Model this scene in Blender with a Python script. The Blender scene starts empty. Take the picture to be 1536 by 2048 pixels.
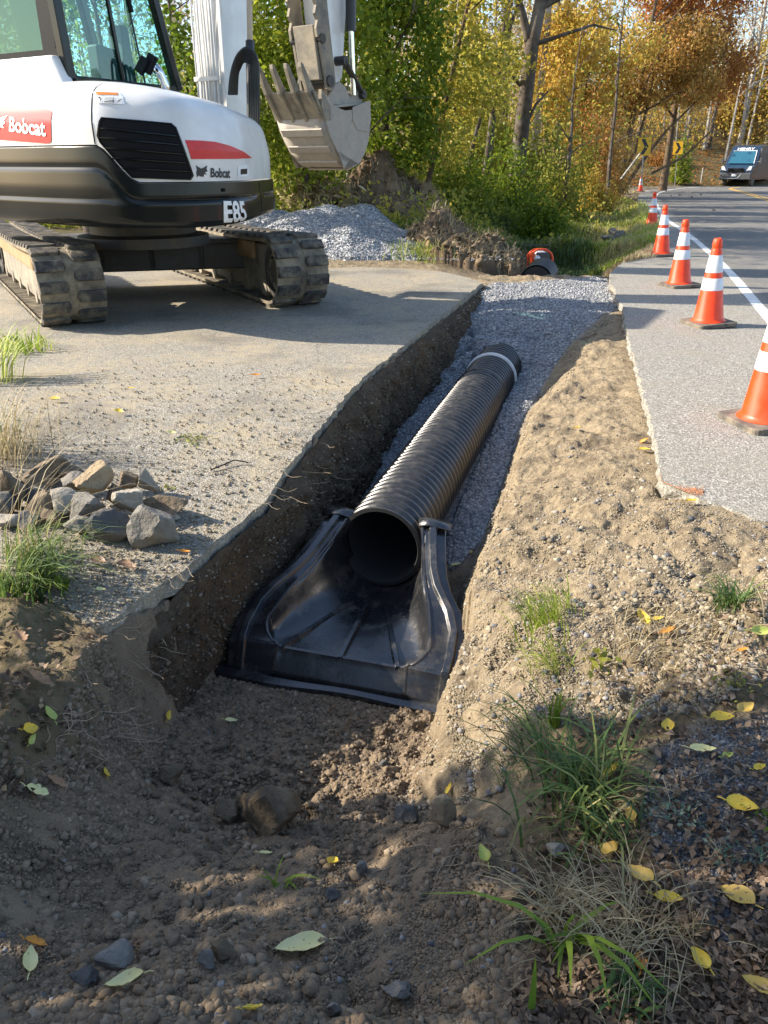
import bpy, bmesh, math, random
import numpy as np
from mathutils import Vector, Matrix, Quaternion
R = math.radians
random.seed(7); RNG = np.random.default_rng(7)
SC = bpy.context.scene
COL = SC.collection

# ------------------------------------------------------------------ camera
FPX = 1540.0; CAMH = 1.30; PITCH = math.atan(699 / FPX)
CP, SP = math.cos(PITCH), math.sin(PITCH)
cam = bpy.data.cameras.new("camera"); camo = bpy.data.objects.new("camera", cam); COL.objects.link(camo)
cam.sensor_fit = 'VERTICAL'; cam.sensor_height = 36.0; cam.lens = 36.0 * FPX / 2048
cam.clip_start = 0.05; cam.clip_end = 2000
camo.location = (0, 0, CAMH); camo.rotation_euler = (R(90) - PITCH, 0, 0)
SC.camera = camo

# ------------------------------------------------------------------ sky, sun, exposure
SUN_EL = R(31.5); SUN_AZ = math.atan2(-0.99, 0.14)      # horizontal direction towards the sun
w = bpy.data.worlds.new("World"); SC.world = w; w.use_nodes = True
nt = w.node_tree; nt.nodes.clear()
sky = nt.nodes.new('ShaderNodeTexSky'); sky.sky_type = 'NISHITA'; sky.sun_disc = False
sky.sun_elevation = SUN_EL; sky.sun_rotation = SUN_AZ; sky.air_density = 1.0; sky.dust_density = 1.2; sky.ozone_density = 1.5
bg = nt.nodes.new('ShaderNodeBackground'); bg.inputs[1].default_value = 0.14
wo = nt.nodes.new('ShaderNodeOutputWorld')
nt.links.new(sky.outputs[0], bg.inputs[0]); nt.links.new(bg.outputs[0], wo.inputs[0])
sl = bpy.data.lights.new("sun", 'SUN'); sl.energy = 5.0; sl.angle = R(0.5); sl.color = (1.0, 0.90, 0.76)
so = bpy.data.objects.new("sun", sl); COL.objects.link(so)
ts = Vector((-0.99 * math.cos(SUN_EL), 0.14 * math.cos(SUN_EL), math.sin(SUN_EL))).normalized()
so.rotation_euler = ts.to_track_quat('Z', 'Y').to_euler(); so.location = (-20, 1, 20)
SC.view_settings.view_transform = 'Standard'; SC.view_settings.look = 'None'
SC.view_settings.exposure = 1.18; SC.view_settings.gamma = 1.0
SC.render.engine = 'CYCLES'

# ------------------------------------------------------------------ measuring helpers
def P(px, py, z=0.0):
    a = (px - 768) / FPX; b = (py - 1024) / FPX
    dz = -SP - b * CP; t = (z - CAMH) / dz
    return (a * t, (CP - b * SP) * t, z)
def PD(px, py, Y):
    a = (px - 768) / FPX; b = (py - 1024) / FPX
    t = Y / (CP - b * SP); return (a * t, Y, CAMH + (-SP - b * CP) * t)

# ------------------------------------------------------------------ noise (numpy)
def _h(ix, iy, s):
    n = (ix.astype(np.int64) * 374761393 + iy.astype(np.int64) * 668265263 + s * 974711) & 0xffffffff
    n = ((n ^ (n >> 13)) * 1274126177) & 0xffffffff
    return ((n ^ (n >> 16)) & 0xffffff) / float(0xffffff)
def vnoise(x, y, s=0):
    x = np.asarray(x, float); y = np.asarray(y, float)
    ix = np.floor(x); iy = np.floor(y); fx = x - ix; fy = y - iy
    fx = fx * fx * (3 - 2 * fx); fy = fy * fy * (3 - 2 * fy)
    a = _h(ix, iy, s); b = _h(ix + 1, iy, s); c = _h(ix, iy + 1, s); d = _h(ix + 1, iy + 1, s)
    return (a * (1 - fx) + b * fx) * (1 - fy) + (c * (1 - fx) + d * fx) * fy - 0.5
def fbm(x, y, s=0, o=4, l=2.07, g=.5):
    r = 0; a = 1; f = 1
    for i in range(o):
        r = r + a * vnoise(x * f + 17.3 * i, y * f - 9.1 * i, s + i * 31); a *= g; f *= l
    return r
def cells(x, y, s=0):
    """bumpy clod pattern: 0 at cell borders, up to 1 at cell centres"""
    x = np.asarray(x, float); y = np.asarray(y, float)
    ix = np.floor(x); iy = np.floor(y); best = np.full(x.shape, 9.0)
    for dx in (-1, 0, 1):
        for dy in (-1, 0, 1):
            cx = ix + dx; cy = iy + dy
            rr = .45 + .55 * _h(cx, cy, s + 7)
            d = ((cx + _h(cx, cy, s) - x) ** 2 + (cy + _h(cx, cy, s + 3) - y) ** 2) / (rr * rr)
            best = np.minimum(best, d)
    return np.sqrt(np.clip(1 - best, 0, 1))

# ------------------------------------------------------------------ node material helper
class NM:
    def __init__(s, name):
        s.m = bpy.data.materials.new(name); s.m.use_nodes = True; s.t = s.m.node_tree; s.t.nodes.clear()
        s.out = s.n('ShaderNodeOutputMaterial'); s.b = s.n('ShaderNodeBsdfPrincipled')
        s.l(s.b.outputs[0], s.out.inputs[0])
    def n(s, k, **kw):
        x = s.t.nodes.new(k)
        for a, b in kw.items(): setattr(x, a, b)
        return x
    def l(s, a, b): s.t.links.new(a, b)
    def co(s):
        if not hasattr(s, 'geo'): s.geo = s.n('ShaderNodeNewGeometry')
        return s.geo.outputs['Position']
    def obj(s):
        return s.n('ShaderNodeTexCoord').outputs['Object']
    def noise(s, sc, det=4, rough=.55, vec=None, dist=0):
        x = s.n('ShaderNodeTexNoise'); x.inputs['Scale'].default_value = sc; x.inputs['Detail'].default_value = det
        x.inputs['Roughness'].default_value = rough; x.inputs['Distortion'].default_value = dist
        s.l(vec or s.co(), x.inputs['Vector']); return x.outputs['Fac']
    def vor(s, sc, vec=None, out='Distance', rnd=1):
        x = s.n('ShaderNodeTexVoronoi'); x.inputs['Scale'].default_value = sc; x.inputs['Randomness'].default_value = rnd
        s.l(vec or s.co(), x.inputs['Vector']); return x.outputs[out]
    def ramp(s, fac, stops, interp='LINEAR'):
        x = s.n('ShaderNodeValToRGB'); e = x.color_ramp.elements; x.color_ramp.interpolation = interp
        while len(e) < len(stops): e.new(.5)
        for i, (p, c) in enumerate(stops):
            e[i].position = p; e[i].color = (c if hasattr(c, '__len__') else (c, c, c)) + (1,) if not hasattr(c, '__len__') or len(c) == 3 else c
        s.l(fac, x.inputs[0]); return x.outputs[0]
    def mix(s, f, a, b, mode='MIX'):
        x = s.n('ShaderNodeMix', data_type='RGBA', blend_type=mode)
        for v, i in ((f, 0), (a, 6), (b, 7)):
            if hasattr(v, 'is_output') or isinstance(v, bpy.types.NodeSocket): s.l(v, x.inputs[i])
            elif hasattr(v, '__len__'): x.inputs[i].default_value = tuple(v) + (1,)
            else: x.inputs[i].default_value = v
        return x.outputs[2]
    def math(s, op, a, b=0.0, clamp=False):
        x = s.n('ShaderNodeMath', operation=op); x.use_clamp = clamp
        for v, i in ((a, 0), (b, 1)):
            if isinstance(v, bpy.types.NodeSocket): s.l(v, x.inputs[i])
            else: x.inputs[i].default_value = v
        return x.outputs[0]
    def attr(s, name, out='Fac'):
        x = s.n('ShaderNodeAttribute'); x.attribute_name = name; return x.outputs[out]
    def bump(s, h, st=.5, d=.01, prev=None):
        x = s.n('ShaderNodeBump'); x.inputs['Strength'].default_value = st; x.inputs['Distance'].default_value = d
        s.l(h, x.inputs['Height'])
        if prev is not None: s.l(prev, x.inputs['Normal'])
        s.l(x.outputs[0], s.b.inputs['Normal']); return x.outputs[0]
    def set(s, **kw):
        for k, v in kw.items():
            k = {'color': 'Base Color', 'rough': 'Roughness', 'metal': 'Metallic', 'spec': 'Specular IOR Level', 'coat': 'Coat Weight', 'coatr': 'Coat Roughness', 'trans': 'Transmission Weight', 'sheen': 'Sheen Weight'}.get(k, k)
            if isinstance(v, bpy.types.NodeSocket): s.l(v, s.b.inputs[k])
            elif hasattr(v, '__len__'): s.b.inputs[k].default_value = tuple(v) + (1,)
            else: s.b.inputs[k].default_value = v
        return s
M = {}
def simple(name, col, rough=.6, metal=0, dirt=None, dirtc=(.25, .2, .13), scale=6, coat=0, bump=0, spec=.5):
    k = NM(name); c = col
    v = k.noise(scale * 3, 5)
    c2 = k.mix(k.ramp(v, [(.3, .0), (.7, 1.0)]), [x * .86 for x in col], [min(1, x * 1.08) for x in col])
    if dirt:
        f = k.ramp(k.noise(scale, 8, .65), [(dirt[0], 0.0), (dirt[1], 1.0)])
        c2 = k.mix(k.math('MULTIPLY', f, dirt[2]), c2, dirtc)
        k.set(rough=k.math('ADD', k.math('MULTIPLY', f, .35), rough, True))
    else: k.set(rough=rough)
    k.set(color=c2, metal=metal, coat=coat, spec=spec)
    if bump: k.bump(k.noise(scale * 12, 4), bump, .004)
    M[name] = k.m; return k.m

# ------------------------------------------------------------------ mesh builder
def mesh_np(name, V, F=None, loops=None, sizes=None, mat=None, smooth=False):
    """V (n,3) ; F (m,k) same sized faces"""
    me = bpy.data.meshes.new(name); V = np.asarray(V, np.float32)
    me.vertices.add(len(V)); me.vertices.foreach_set('co', V.ravel())
    F = np.asarray(F, np.int32); k = F.shape[1]
    me.loops.add(F.size); me.loops.foreach_set('vertex_index', F.ravel())
    me.polygons.add(len(F)); me.polygons.foreach_set('loop_start', np.arange(0, F.size, k, dtype=np.int32))
    me.polygons.foreach_set('loop_total', np.full(len(F), k, np.int32))
    if smooth: me.polygons.foreach_set('use_smooth', np.ones(len(F), bool))
    me.update(calc_edges=True)
    if mat: me.materials.append(mat)
    return me
def link(name, me, parent=None, loc=None):
    o = bpy.data.objects.new(name, me); COL.objects.link(o)
    if parent is not None: o.parent = parent
    if loc is not None: o.location = loc
    return o
def tag(o, label=None, cat=None, group=None, kind=None):
    if label: o['label'] = label
    if cat: o['category'] = cat
    if group: o['group'] = group
    if kind: o['kind'] = kind
    return o
def empty(name, loc=(0, 0, 0), rz=0, label=None, cat=None, group=None):
    o = bpy.data.objects.new(name, None); COL.objects.link(o); o.location = loc; o.rotation_euler = (0, 0, rz)
    o.empty_display_size = .2
    return tag(o, label, cat, group)

class MB:
    def __init__(s): s.v = []; s.f = []; s.x = None
    def _t(s, p):
        p = Vector(p); return (s.x @ p) if s.x is not None else p
    def add(s, vs, fs):
        n = len(s.v); s.v += [tuple(s._t(p)) for p in vs]; s.f += [tuple(i + n for i in f) for f in fs]; return s
    def box(s, c, d, rz=0, rx=0, ry=0):
        m = Matrix.Translation(c) @ Matrix.Rotation(rz, 4, 'Z') @ Matrix.Rotation(ry, 4, 'Y') @ Matrix.Rotation(rx, 4, 'X')
        vs = [m @ Vector((x * d[0] / 2, y * d[1] / 2, z * d[2] / 2)) for z in (-1, 1) for x, y in ((-1, -1), (1, -1), (1, 1), (-1, 1))]
        return s.add(vs, [(3, 2, 1, 0), (4, 5, 6, 7), (0, 1, 5, 4), (1, 2, 6, 5), (2, 3, 7, 6), (3, 0, 4, 7)])
    def bar(s, a, b, w, h=None, up=(0, 0, 1)):
        """rectangular bar from a to b"""
        h = h or w; a = Vector(a); b = Vector(b); d = (b - a).normalized(); up = Vector(up)
        sx = d.cross(up)
        if sx.length < 1e-4: sx = d.cross(Vector((1, 0, 0)))
        sx.normalize(); uy = sx.cross(d)
        vs = [q + sx * (i * w / 2) + uy * (j * h / 2) for q in (a, b) for i, j in ((-1, -1), (1, -1), (1, 1), (-1, 1))]
        return s.add(vs, [(0, 1, 2, 3), (7, 6, 5, 4), (1, 0, 4, 5), (2, 1, 5, 6), (3, 2, 6, 7), (0, 3, 7, 4)])
    def prism(s, poly, axis_a, axis_b, axis_n, o, t0, t1):
        """polygon (a,b) extruded along axis_n from t0 to t1, about origin o"""
        A, B, N, O = Vector(axis_a), Vector(axis_b), Vector(axis_n), Vector(o); n = len(poly)
        vs = [O + A * p[0] + B * p[1] + N * t for t in (t0, t1) for p in poly]
        return s.add(vs, [tuple(range(n))[::-1], tuple(range(n, 2 * n))] + [(i, (i + 1) % n, n + (i + 1) % n, n + i) for i in range(n)])
    def tube(s, pts, r, n=8, cap=True):
        pts = [Vector(p) for p in pts]; m = len(pts); rs = r if hasattr(r, '__len__') else [r] * m
        base = []; prev = None
        for i, p in enumerate(pts):
            d = (pts[min(i + 1, m - 1)] - pts[max(i - 1, 0)]).normalized()
            if prev is None:
                u = d.orthogonal().normalized()
            else:
                u = (prev - d * prev.dot(d))
                u = u.normalized() if u.length > 1e-5 else d.orthogonal().normalized()
            prev = u; v = d.cross(u)
            base += [p + (u * math.cos(2 * math.pi * k / n) + v * math.sin(2 * math.pi * k / n)) * rs[i] for k in range(n)]
        fs = [(i * n + k, i * n + (k + 1) % n, (i + 1) * n + (k + 1) % n, (i + 1) * n + k) for i in range(m - 1) for k in range(n)]
        if cap: fs += [tuple(range(n))[::-1], tuple(range((m - 1) * n, m * n))]
        return s.add(base, fs)
    def lathe(s, prof, c=(0, 0, 0), axis=(0, 0, 1), n=24, a0=0, a1=2 * math.pi):
        """prof: (radius, height)"""
        ax = Vector(axis).normalized(); u = ax.orthogonal().normalized(); v = ax.cross(u); c = Vector(c); full = abs(a1 - a0 - 2 * math.pi) < 1e-6
        k = n if full else n + 1; vs = []
        for (r, h) in prof:
            for i in range(k):
                t = a0 + (a1 - a0) * i / n
                vs.append(c + ax * h + (u * math.cos(t) + v * math.sin(t)) * r)
        fs = []
        for j in range(len(prof) - 1):
            for i in range(n):
                i2 = (i + 1) % k if full else i + 1
                fs.append((j * k + i, j * k + i2, (j + 1) * k + i2, (j + 1) * k + i))
        return s.add(vs, fs)
    def grid(s, rows, closed=False):
        n = len(rows[0]); vs = [p for r in rows for p in r]
        fs = [(j * n + i, j * n + (i + 1) % n, (j + 1) * n + (i + 1) % n, (j + 1) * n + i) for j in range(len(rows) - 1) for i in range(n if closed else n - 1)]
        return s.add(vs, fs)
    def build(s, name, mat, parent=None, smooth=None, bevel=0, sub=0, solid=0, loc=None):
        me = bpy.data.meshes.new(name); me.from_pydata(s.v, [], s.f); me.validate(); me.materials.append(mat)
        if smooth is not None:
            me.polygons.foreach_set('use_smooth', [True] * len(me.polygons))
            try: me.set_sharp_from_angle(angle=R(smooth))
            except Exception: pass
        o = link(name, me, parent, loc)
        if solid:
            q = o.modifiers.new('s', 'SOLIDIFY'); q.thickness = solid; q.offset = 0
        if bevel:
            q = o.modifiers.new('b', 'BEVEL'); q.width = bevel; q.segments = 2; q.limit_method = 'ANGLE'; q.angle_limit = R(40)
        if sub:
            q = o.modifiers.new('u', 'SUBSURF'); q.levels = sub; q.render_levels = sub
        return o
def text_mb(body, h, cx, squeeze=1.0, bold=0.0, warp=None, depth=0):
    """lettering turned to mesh; local x right, y up, origin at left baseline; returns verts, faces, width"""
    cu = bpy.data.curves.new('t', 'FONT'); cu.body = body; cu.size = 1; cu.offset = bold; cu.extrude = depth; cu.resolution_u = 4
    o = bpy.data.objects.new('t', cu); COL.objects.link(o); bpy.context.view_layer.update()
    me = bpy.data.meshes.new_from_object(o.evaluated_get(bpy.context.evaluated_depsgraph_get()))
    bpy.data.objects.remove(o); bpy.data.curves.remove(cu)
    bm = bmesh.new(); bm.from_mesh(me); bmesh.ops.triangulate(bm, faces=bm.faces)
    vs = [Vector(v.co) for v in bm.verts]; fs = [tuple(v.index for v in f.verts) for f in bm.faces]; bm.free(); bpy.data.meshes.remove(me)
    y1 = max(v.y for v in vs); y0 = min(v.y for v in vs); x0 = min(v.x for v in vs); k = h / .73
    vs = [Vector(((v.x - x0) * k * squeeze, v.y * k, v.z)) for v in vs]
    return vs, fs, max(v.x for v in vs)
# ================================================================== TERRAIN
from mathutils.geometry import delaunay_2d_cdt
def drv(y): t = min(1, max(0, (4.6 - y) / 2.6)); return -.21 * t * t * (3 - 2 * t)       # the old drive falls away towards the culvert end
def PS(px, py):
    q = P(px, py, 0)
    for _ in range(8): q = P(px, py, drv(q[1]))
    return q
EDGE_L = [PS(*q) for q in ((965, 565), (900, 618), (810, 690), (720, 760), (645, 850), (570, 940), (525, 1010), (470, 1055), (400, 1110), (300, 1185), (200, 1250))]
DRIVE = EDGE_L + [PS(120, 1215), PS(-10, 1120), (-1.7, 2.3, 0), (-2.8, 2.4, 0), (-5.0, 3.5, 0), (-9, 7.0, 0), (-12.5, 11.5, 0), (-5, 11.6, 0), P(300, 528), P(620, 538), P(720, 534), P(800, 537), P(880, 543), P(925, 552)]
EDGE_R = [P(1322, 965), P(1318, 930), P(1304, 845), P(1291, 800), P(1287, 782), P(1258, 678), P(1247, 632), P(1247, 612), P(1232, 597), P(1231, 578), P(1221, 568), P(1219, 546)]
ROAD_LEFT = EDGE_R + [P(1246, 524), P(1296, 501), P(1287, 470), P(1282, 444), P(1276, 415), P(1275, 392), P(1288, 381), P(1325, 376), P(1390, 372.5)]
def up(l, dz): return [(p[0], p[1], dz) for p in l]
TP = []
def tp(px, py, z): TP.append(P(px, py, z))
def tw(*l): TP.extend(l)
# under the paved slabs
for q in EDGE_L: tw((q[0] - .0, q[1] + .0, drv(q[1]) - .075)); tw((q[0] - .6, q[1] + .1, drv(q[1]) - .09))
for q in EDGE_R: tw((q[0], q[1], -.085), (q[0] - .10, q[1], -.095))
for q in DRIVE[len(EDGE_L) + 2:]: tw((q[0], q[1], drv(q[1]) - .08))
for q in ROAD_LEFT[len(EDGE_R):]: tw((q[0], q[1], -.05))
tw((-2, 5, -.1), (-4, 6, -.1), (-1, 8, -.1), (-4, 9, -.1), (2.2, 4, -.1), (4, 8, -.1), (6, 4, -.08), (9, 20, -.1), (16, 34, -.1), (24, 50, -.1), (30, 54, -.1), (10, 8, -.1), (5, 2.5, -.08))
# walls are laid out as matched polylines, evenly resampled
def rs(pts, n):
    L = [0]
    for i in range(1, len(pts)): L.append(L[-1] + math.dist(pts[i], pts[i - 1]))
    return [tuple(np.interp(L[-1] * k / (n - 1), L, [p[j] for p in pts]) for j in range(3)) for k in range(n)]
LTOP = [(q[0] + .022, q[1], drv(q[1]) - .055) for q in EDGE_L[:9]]
LFOOT = [(1.13, 9.18, -.10), (.80, 8.0, -.17), (.65, 7.28, -.27), (.50, 6.75, -.40), (.17, 5.8, -.50), (-.03, 5.11, -.56), (-.11, 4.69, -.60), (-.19, 4.3, -.62), (-.30, 3.85, -.65), (-.41, 3.45, -.67), (EDGE_L[6][0] + .035, EDGE_L[6][1], -.68), (EDGE_L[7][0] + .025, EDGE_L[7][1], -.71), (EDGE_L[8][0] + .03, EDGE_L[8][1], -.76)]
LMID = [tuple((a[j] * .90 + b[j] * .10) if j < 2 else (a[j] * .35 + b[j] * .65) for j in range(3)) for a, b in zip(rs(LTOP, 30), rs(LFOOT, 30))]
tw(*rs(LTOP, 30), *LMID, *rs(LFOOT, 30))
LT2 = [(q[0] + .018, q[1] - .01, drv(q[1]) - .06) for q in EDGE_L[8:]] + [P(165, 1300, -.21), P(140, 1400, -.24), P(110, 1500, -.28), P(80, 1620, -.3)]
LF2 = [(EDGE_L[8][0] + .03, EDGE_L[8][1], -.76)] + [P(*a) for a in [(385, 1400, -.74), (330, 1480, -.66), (300, 1560, -.58), (280, 1640, -.52), (260, 1700, -.48)]]
LM2 = [tuple(a[j] * (1 - h_) + b[j] * h_ if j < 2 else a[j] * .42 + b[j] * .58 for j in range(3)) for i_, (a, b) in enumerate(zip(rs(LT2, 18), rs(LF2, 18))) for h_ in [min(.45, .15 + .05 * i_)]]
tw(*rs(LT2, 18)[1:], *LM2[1:], *rs(LF2, 18)[1:])
RCREST = [P(*a) for a in [(1222, 640, -.11), (1180, 700, -.14), (1130, 770, -.17), (1066, 830, -.2), (1052, 900, -.22), (1020, 990, -.24), (990, 1070, -.25), (935, 1210, -.28), (912, 1300, -.34), (905, 1400, -.44), (922, 1480, -.48), (890, 1560, -.52), (840, 1640, -.57)]]
RFOOT = [P(*a) for a in [(1150, 650, -.14), (1115, 720, -.30), (1085, 790, -.40), (1036, 860, -.50), (1022, 930, -.56), (990, 1010, -.59), (962, 1090, -.61), (912, 1200, -.66), (893, 1290, -.71), (880, 1390, -.75), (868, 1480, -.74), (820, 1570, -.68), (790, 1640, -.62)]]
tw(*rs(RCREST, 32), *rs(RFOOT, 32))
for a in [(600, 1180, -.76), (620, 1280, -.78), (760, 1160, -.76), (800, 1300, -.80), (870, 1220, -.76), (850, 1100, -.72), (860, 1370, -.79), (690, 1350, -.78), (520, 1340, -.77)]: tp(*a)
# gravel bed
for a in [(760, 1010, -.64), (900, 1050, -.63), (945, 1050, -.61), (1000, 880, -.54), (1040, 790, -.44), (1075, 720, -.33), (990, 684, -.205), (928, 735, -.46), (1052, 750, -.45), (925, 702, -.43), (1062, 716, -.43), (945, 678, -.27), (1045, 684, -.26), (1040, 660, -.17), (1100, 655, -.15), (1215, 620, -.1), (975, 590, -.07), (1100, 600, -.06), (1208, 560, -.05), (1000, 560, -.05), (1090, 552, -.04), (1180, 550, -.04), (950, 840, -.5), (900, 800, -.48), (990, 640, -.15), (1060, 630, -.11)]: tp(*a)
for a in [(1240, 720, -.085), (1280, 850, -.085), (1300, 980, -.06), (1150, 900, -.14), (1200, 1000, -.1), (1200, 1100, -.12), (1100, 1080, -.17), (1080, 1250, -.17), (1130, 1230, -.12), (1040, 1400, -.24), (1000, 1500, -.32), (980, 1600, -.38), (1200, 1500, -.15), (1400, 1500, -.08), (1500, 1300, -.05), (1536, 1100, -.02), (1400, 1010, -.015), (1536, 1035, -.01), (1650, 1060, -.02)]: tp(*a)
# pit in front of the flared end, its left bank and the near mound
for a in [(380, 1580, -.66), (450, 1650, -.66), (600, 1600, -.7), (700, 1440, -.76), (500, 1420, -.75), (800, 1500, -.72), (870, 1620, -.6), (700, 1660, -.62), (0, 1620, -.24), (0, 1450, -.14), (60, 1350, -.16), (30, 1250, -.12), (0, 1180, -.10), (120, 1720, -.36),
          (0, 1850, -.33), (200, 1850, -.42), (400, 1800, -.44), (600, 1760, -.47), (750, 1720, -.48), (900, 1680, -.42), (930, 1740, -.36), (1080, 1750, -.27), (0, 2040, -.27), (400, 2040, -.3), (800, 2040, -.3), (1100, 2040, -.18), (1536, 2040, -.1), (800, 1880, -.36), (1300, 1750, -.14), (1536, 1700, -.08)]: tp(*a)
# near surroundings, outside of the picture
tw((-3, 0, -.15), (3, 0, -.08), (-3, -6, -.1), (3, -6, -.05), (-2.2, 1.6, -.05), (-2.5, 2.4, -.08), (-8, 2, -.1), (-14, 0, 0), (12, -2, -.05), (-20, -20, 0), (20, -20, 0), (60, -20, 0), (-70, -20, 0), (-70, 20, .5), (-60, 60, 3), (0, 100, 9), (60, 100, 9), (120, 60, 6), (-60, 100, 9), (120, -20, 0), (14, 10, -.1), (18, 20, -.1), (40, 40, -.1), (40, 20, .3))
# behind the driveway: shoulder, ditch, grass bank
for a in [(880, 552, -.1), (905, 520, -.08), (860, 480, .08), (930, 470, .02), (980, 500, -.22), (1010, 540, -.45), (960, 430, .1), (1060, 470, -.45), (1040, 430, -.2)]: tp(*a)
tw((1.9, 11.5, -.3), (2.35, 11.6, -.55), (2.9, 12, -.62), (3.4, 14, -.62), (4.3, 17, -.6), (5.9, 22, -.6), (7.6, 28, -.55), (8.5, 34, -.4), (9.5, 42, -.1), (3.35, 11.2, -.3), (3.1, 10.75, -.1))
tw((4.0, 14.5, -.12), (4.6, 14.2, -.06), (5.6, 18.5, -.15), (6.9, 22, -.12), (8.2, 28, -.1), (9.6, 34, -.07), (1.4, 15, .15), (2.4, 19, 0), (3.5, 24, .05), (5, 30, .1), (6, 38, .4))
tw((-2, 12.6, 0), (-6, 13, .1), (-14, 14, .2), (-1, 20, .35), (-6, 20, .45), (-10, 30, .9), (0, 28, .5), (4, 45, 1.0), (10, 52, .6), (14, 55, .9), (18, 58, 1.7), (26, 64, 2.6), (36, 64, 2.6), (50, 66, 2.8), (12, 60, 1.9), (0, 60, 2.2), (20, 75, 4.5), (-20, 45, 2))
def cdt_height(pts, gx, gy):
    p2 = [Vector((p[0], p[1])) for p in pts]
    vo, _, fo, ov, _, _ = delaunay_2d_cdt(p2, [], [], 0, 1e-5)
    zz = [pts[o[0]][2] for o in ov]
    Z = np.full((len(gy), len(gx)), np.nan)
    for f in fo:
        (x0, y0), (x1, y1), (x2, y2) = [vo[i] for i in f]; z0, z1, z2 = [zz[i] for i in f]
        i0, i1 = np.searchsorted(gx, [min(x0, x1, x2), max(x0, x1, x2)]); j0, j1 = np.searchsorted(gy, [min(y0, y1, y2), max(y0, y1, y2)])
        if i1 <= i0 and j1 <= j0: continue
        i1 = min(i1 + 1, len(gx)); j1 = min(j1 + 1, len(gy))
        X, Y = np.meshgrid(gx[i0:i1], gy[j0:j1]); D = (y1 - y2) * (x0 - x2) + (x2 - x1) * (y0 - y2)
        if abs(D) < 1e-12: continue
        a = ((y1 - y2) * (X - x2) + (x2 - x1) * (Y - y2)) / D; b = ((y2 - y0) * (X - x2) + (x0 - x2) * (Y - y2)) / D; c = 1 - a - b
        m = (a >= -1e-6) & (b >= -1e-6) & (c >= -1e-6); S = Z[j0:j1, i0:i1]; S[m] = (a * z0 + b * z1 + c * z2)[m]
    return np.nan_to_num(Z, nan=0.0)
def spaced(a, b, d, ra, rb, ea, eb):
    mid = np.arange(a, b, d); lo = []; x = a; s = d
    while x > ea: s *= ra; x -= s; lo.append(x)
    hi = []; x = mid[-1]; s = d
    while x < eb: s *= rb; x += s; hi.append(x)
    return np.array(lo[::-1] + list(mid) + hi)
GX = spaced(-1.4, 2.1, .0095, 1.03, 1.03, -68, 118)
GY = spaced(.75, 3.6, .0095, 1.08, 1.0085, -19, 99)
TX, TY = np.meshgrid(GX, GY)
def inside(poly, X, Y):
    r = np.zeros(X.shape, bool); n = len(poly)
    for i in range(n):
        x0, y0 = poly[i][:2]; x1, y1 = poly[(i + 1) % n][:2]
        if y0 == y1: continue
        r ^= ((y0 > Y) != (y1 > Y)) & (X < (x1 - x0) * (Y - y0) / (y1 - y0) + x0)
    return r
def dist_poly(poly, X, Y, closed=True):
    d = np.full(X.shape, 1e9); n = len(poly)
    for i in range(n if closed else n - 1):
        x0, y0 = poly[i][:2]; x1, y1 = poly[(i + 1) % n][:2]; L = (x1 - x0) ** 2 + (y1 - y0) ** 2 + 1e-12
        t = np.clip(((X - x0) * (x1 - x0) + (Y - y0) * (y1 - y0)) / L, 0, 1)
        d = np.minimum(d, np.hypot(X - x0 - t * (x1 - x0), Y - y0 - t * (y1 - y0)))
    return d
def mask(poly, X, Y, soft):          # 1 inside fading to 0 outside over soft
    d = dist_poly(poly, X, Y); i = inside(poly, X, Y); return np.clip(.5 + np.where(i, d, -d) / soft, 0, 1)
# domain warp gives walls and crests an irregular line
wq = np.clip(dist_poly(EDGE_L, TX, TY, False) / .25, .15, 1); wx = TX + .035 * wq * fbm(TX * 4, TY * 4, 5, 3); wy = TY + .035 * wq * fbm(TX * 4, TY * 4, 9, 3)
TZ0 = cdt_height(TP, GX, GY)
def bil(Z, x, y):
    x = np.clip(x, GX[0], GX[-1] - 1e-6); y = np.clip(y, GY[0], GY[-1] - 1e-6)
    i = np.clip(np.searchsorted(GX, x) - 1, 0, len(GX) - 2); j = np.clip(np.searchsorted(GY, y) - 1, 0, len(GY) - 2)
    u = (x - GX[i]) / (GX[i + 1] - GX[i]); v = (y - GY[j]) / (GY[j + 1] - GY[j])
    return (Z[j, i] * (1 - u) + Z[j, i + 1] * u) * (1 - v) + (Z[j + 1, i] * (1 - u) + Z[j + 1, i + 1] * u) * v
TZ = bil(TZ0, wx, wy)
ZG = [P(985, 560), P(1215, 545), P(1222, 570), P(1235, 600), P(1200, 640, -.12), P(1130, 690, -.2), P(1090, 770, -.4), P(1035, 860, -.5), P(1010, 950, -.57), P(965, 1075, -.6), P(905, 1130, -.62), P(860, 1020, -.62), P(700, 1010, -.62), P(760, 900, -.57), P(860, 790, -.48), P(893, 700, -.26), P(925, 630, -.12), P(960, 585, -.06)]
ZGRASS = [(-14, 12.2), (-6, 12.5), (.8, 12.5), (1.0, 11.6), (1.35, 12.3), (1.7, 13.8), (2.3, 13.6), (3.2, 13.4), (4.0, 13.3), (4.7, 13.8), (5.9, 18.3), (8.5, 28), (9.7, 34), (10.4, 42), (13.5, 46.8), (18, 49.6), (26, 52), (40, 57.8), (62, 58.5), (110, 58), (110, 99), (-68, 99), (-68, 14)]
ZLITTER = [P(1536, 1170), P(1350, 1170), P(1200, 1230), P(1110, 1330), P(1060, 1430), P(1010, 1560), P(1000, 1700), P(1050, 1800), P(980, 2040), (.5, .3), (.5, -6), (8, -6), (8, 1.5)]
ZCRUMB = [P(1536, 1400), P(1420, 1405), P(1330, 1440), P(1290, 1540), P(1360, 1650), P(1440, 1750), P(1536, 1800), (3, 1.6), (3, 2.2)]
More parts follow.
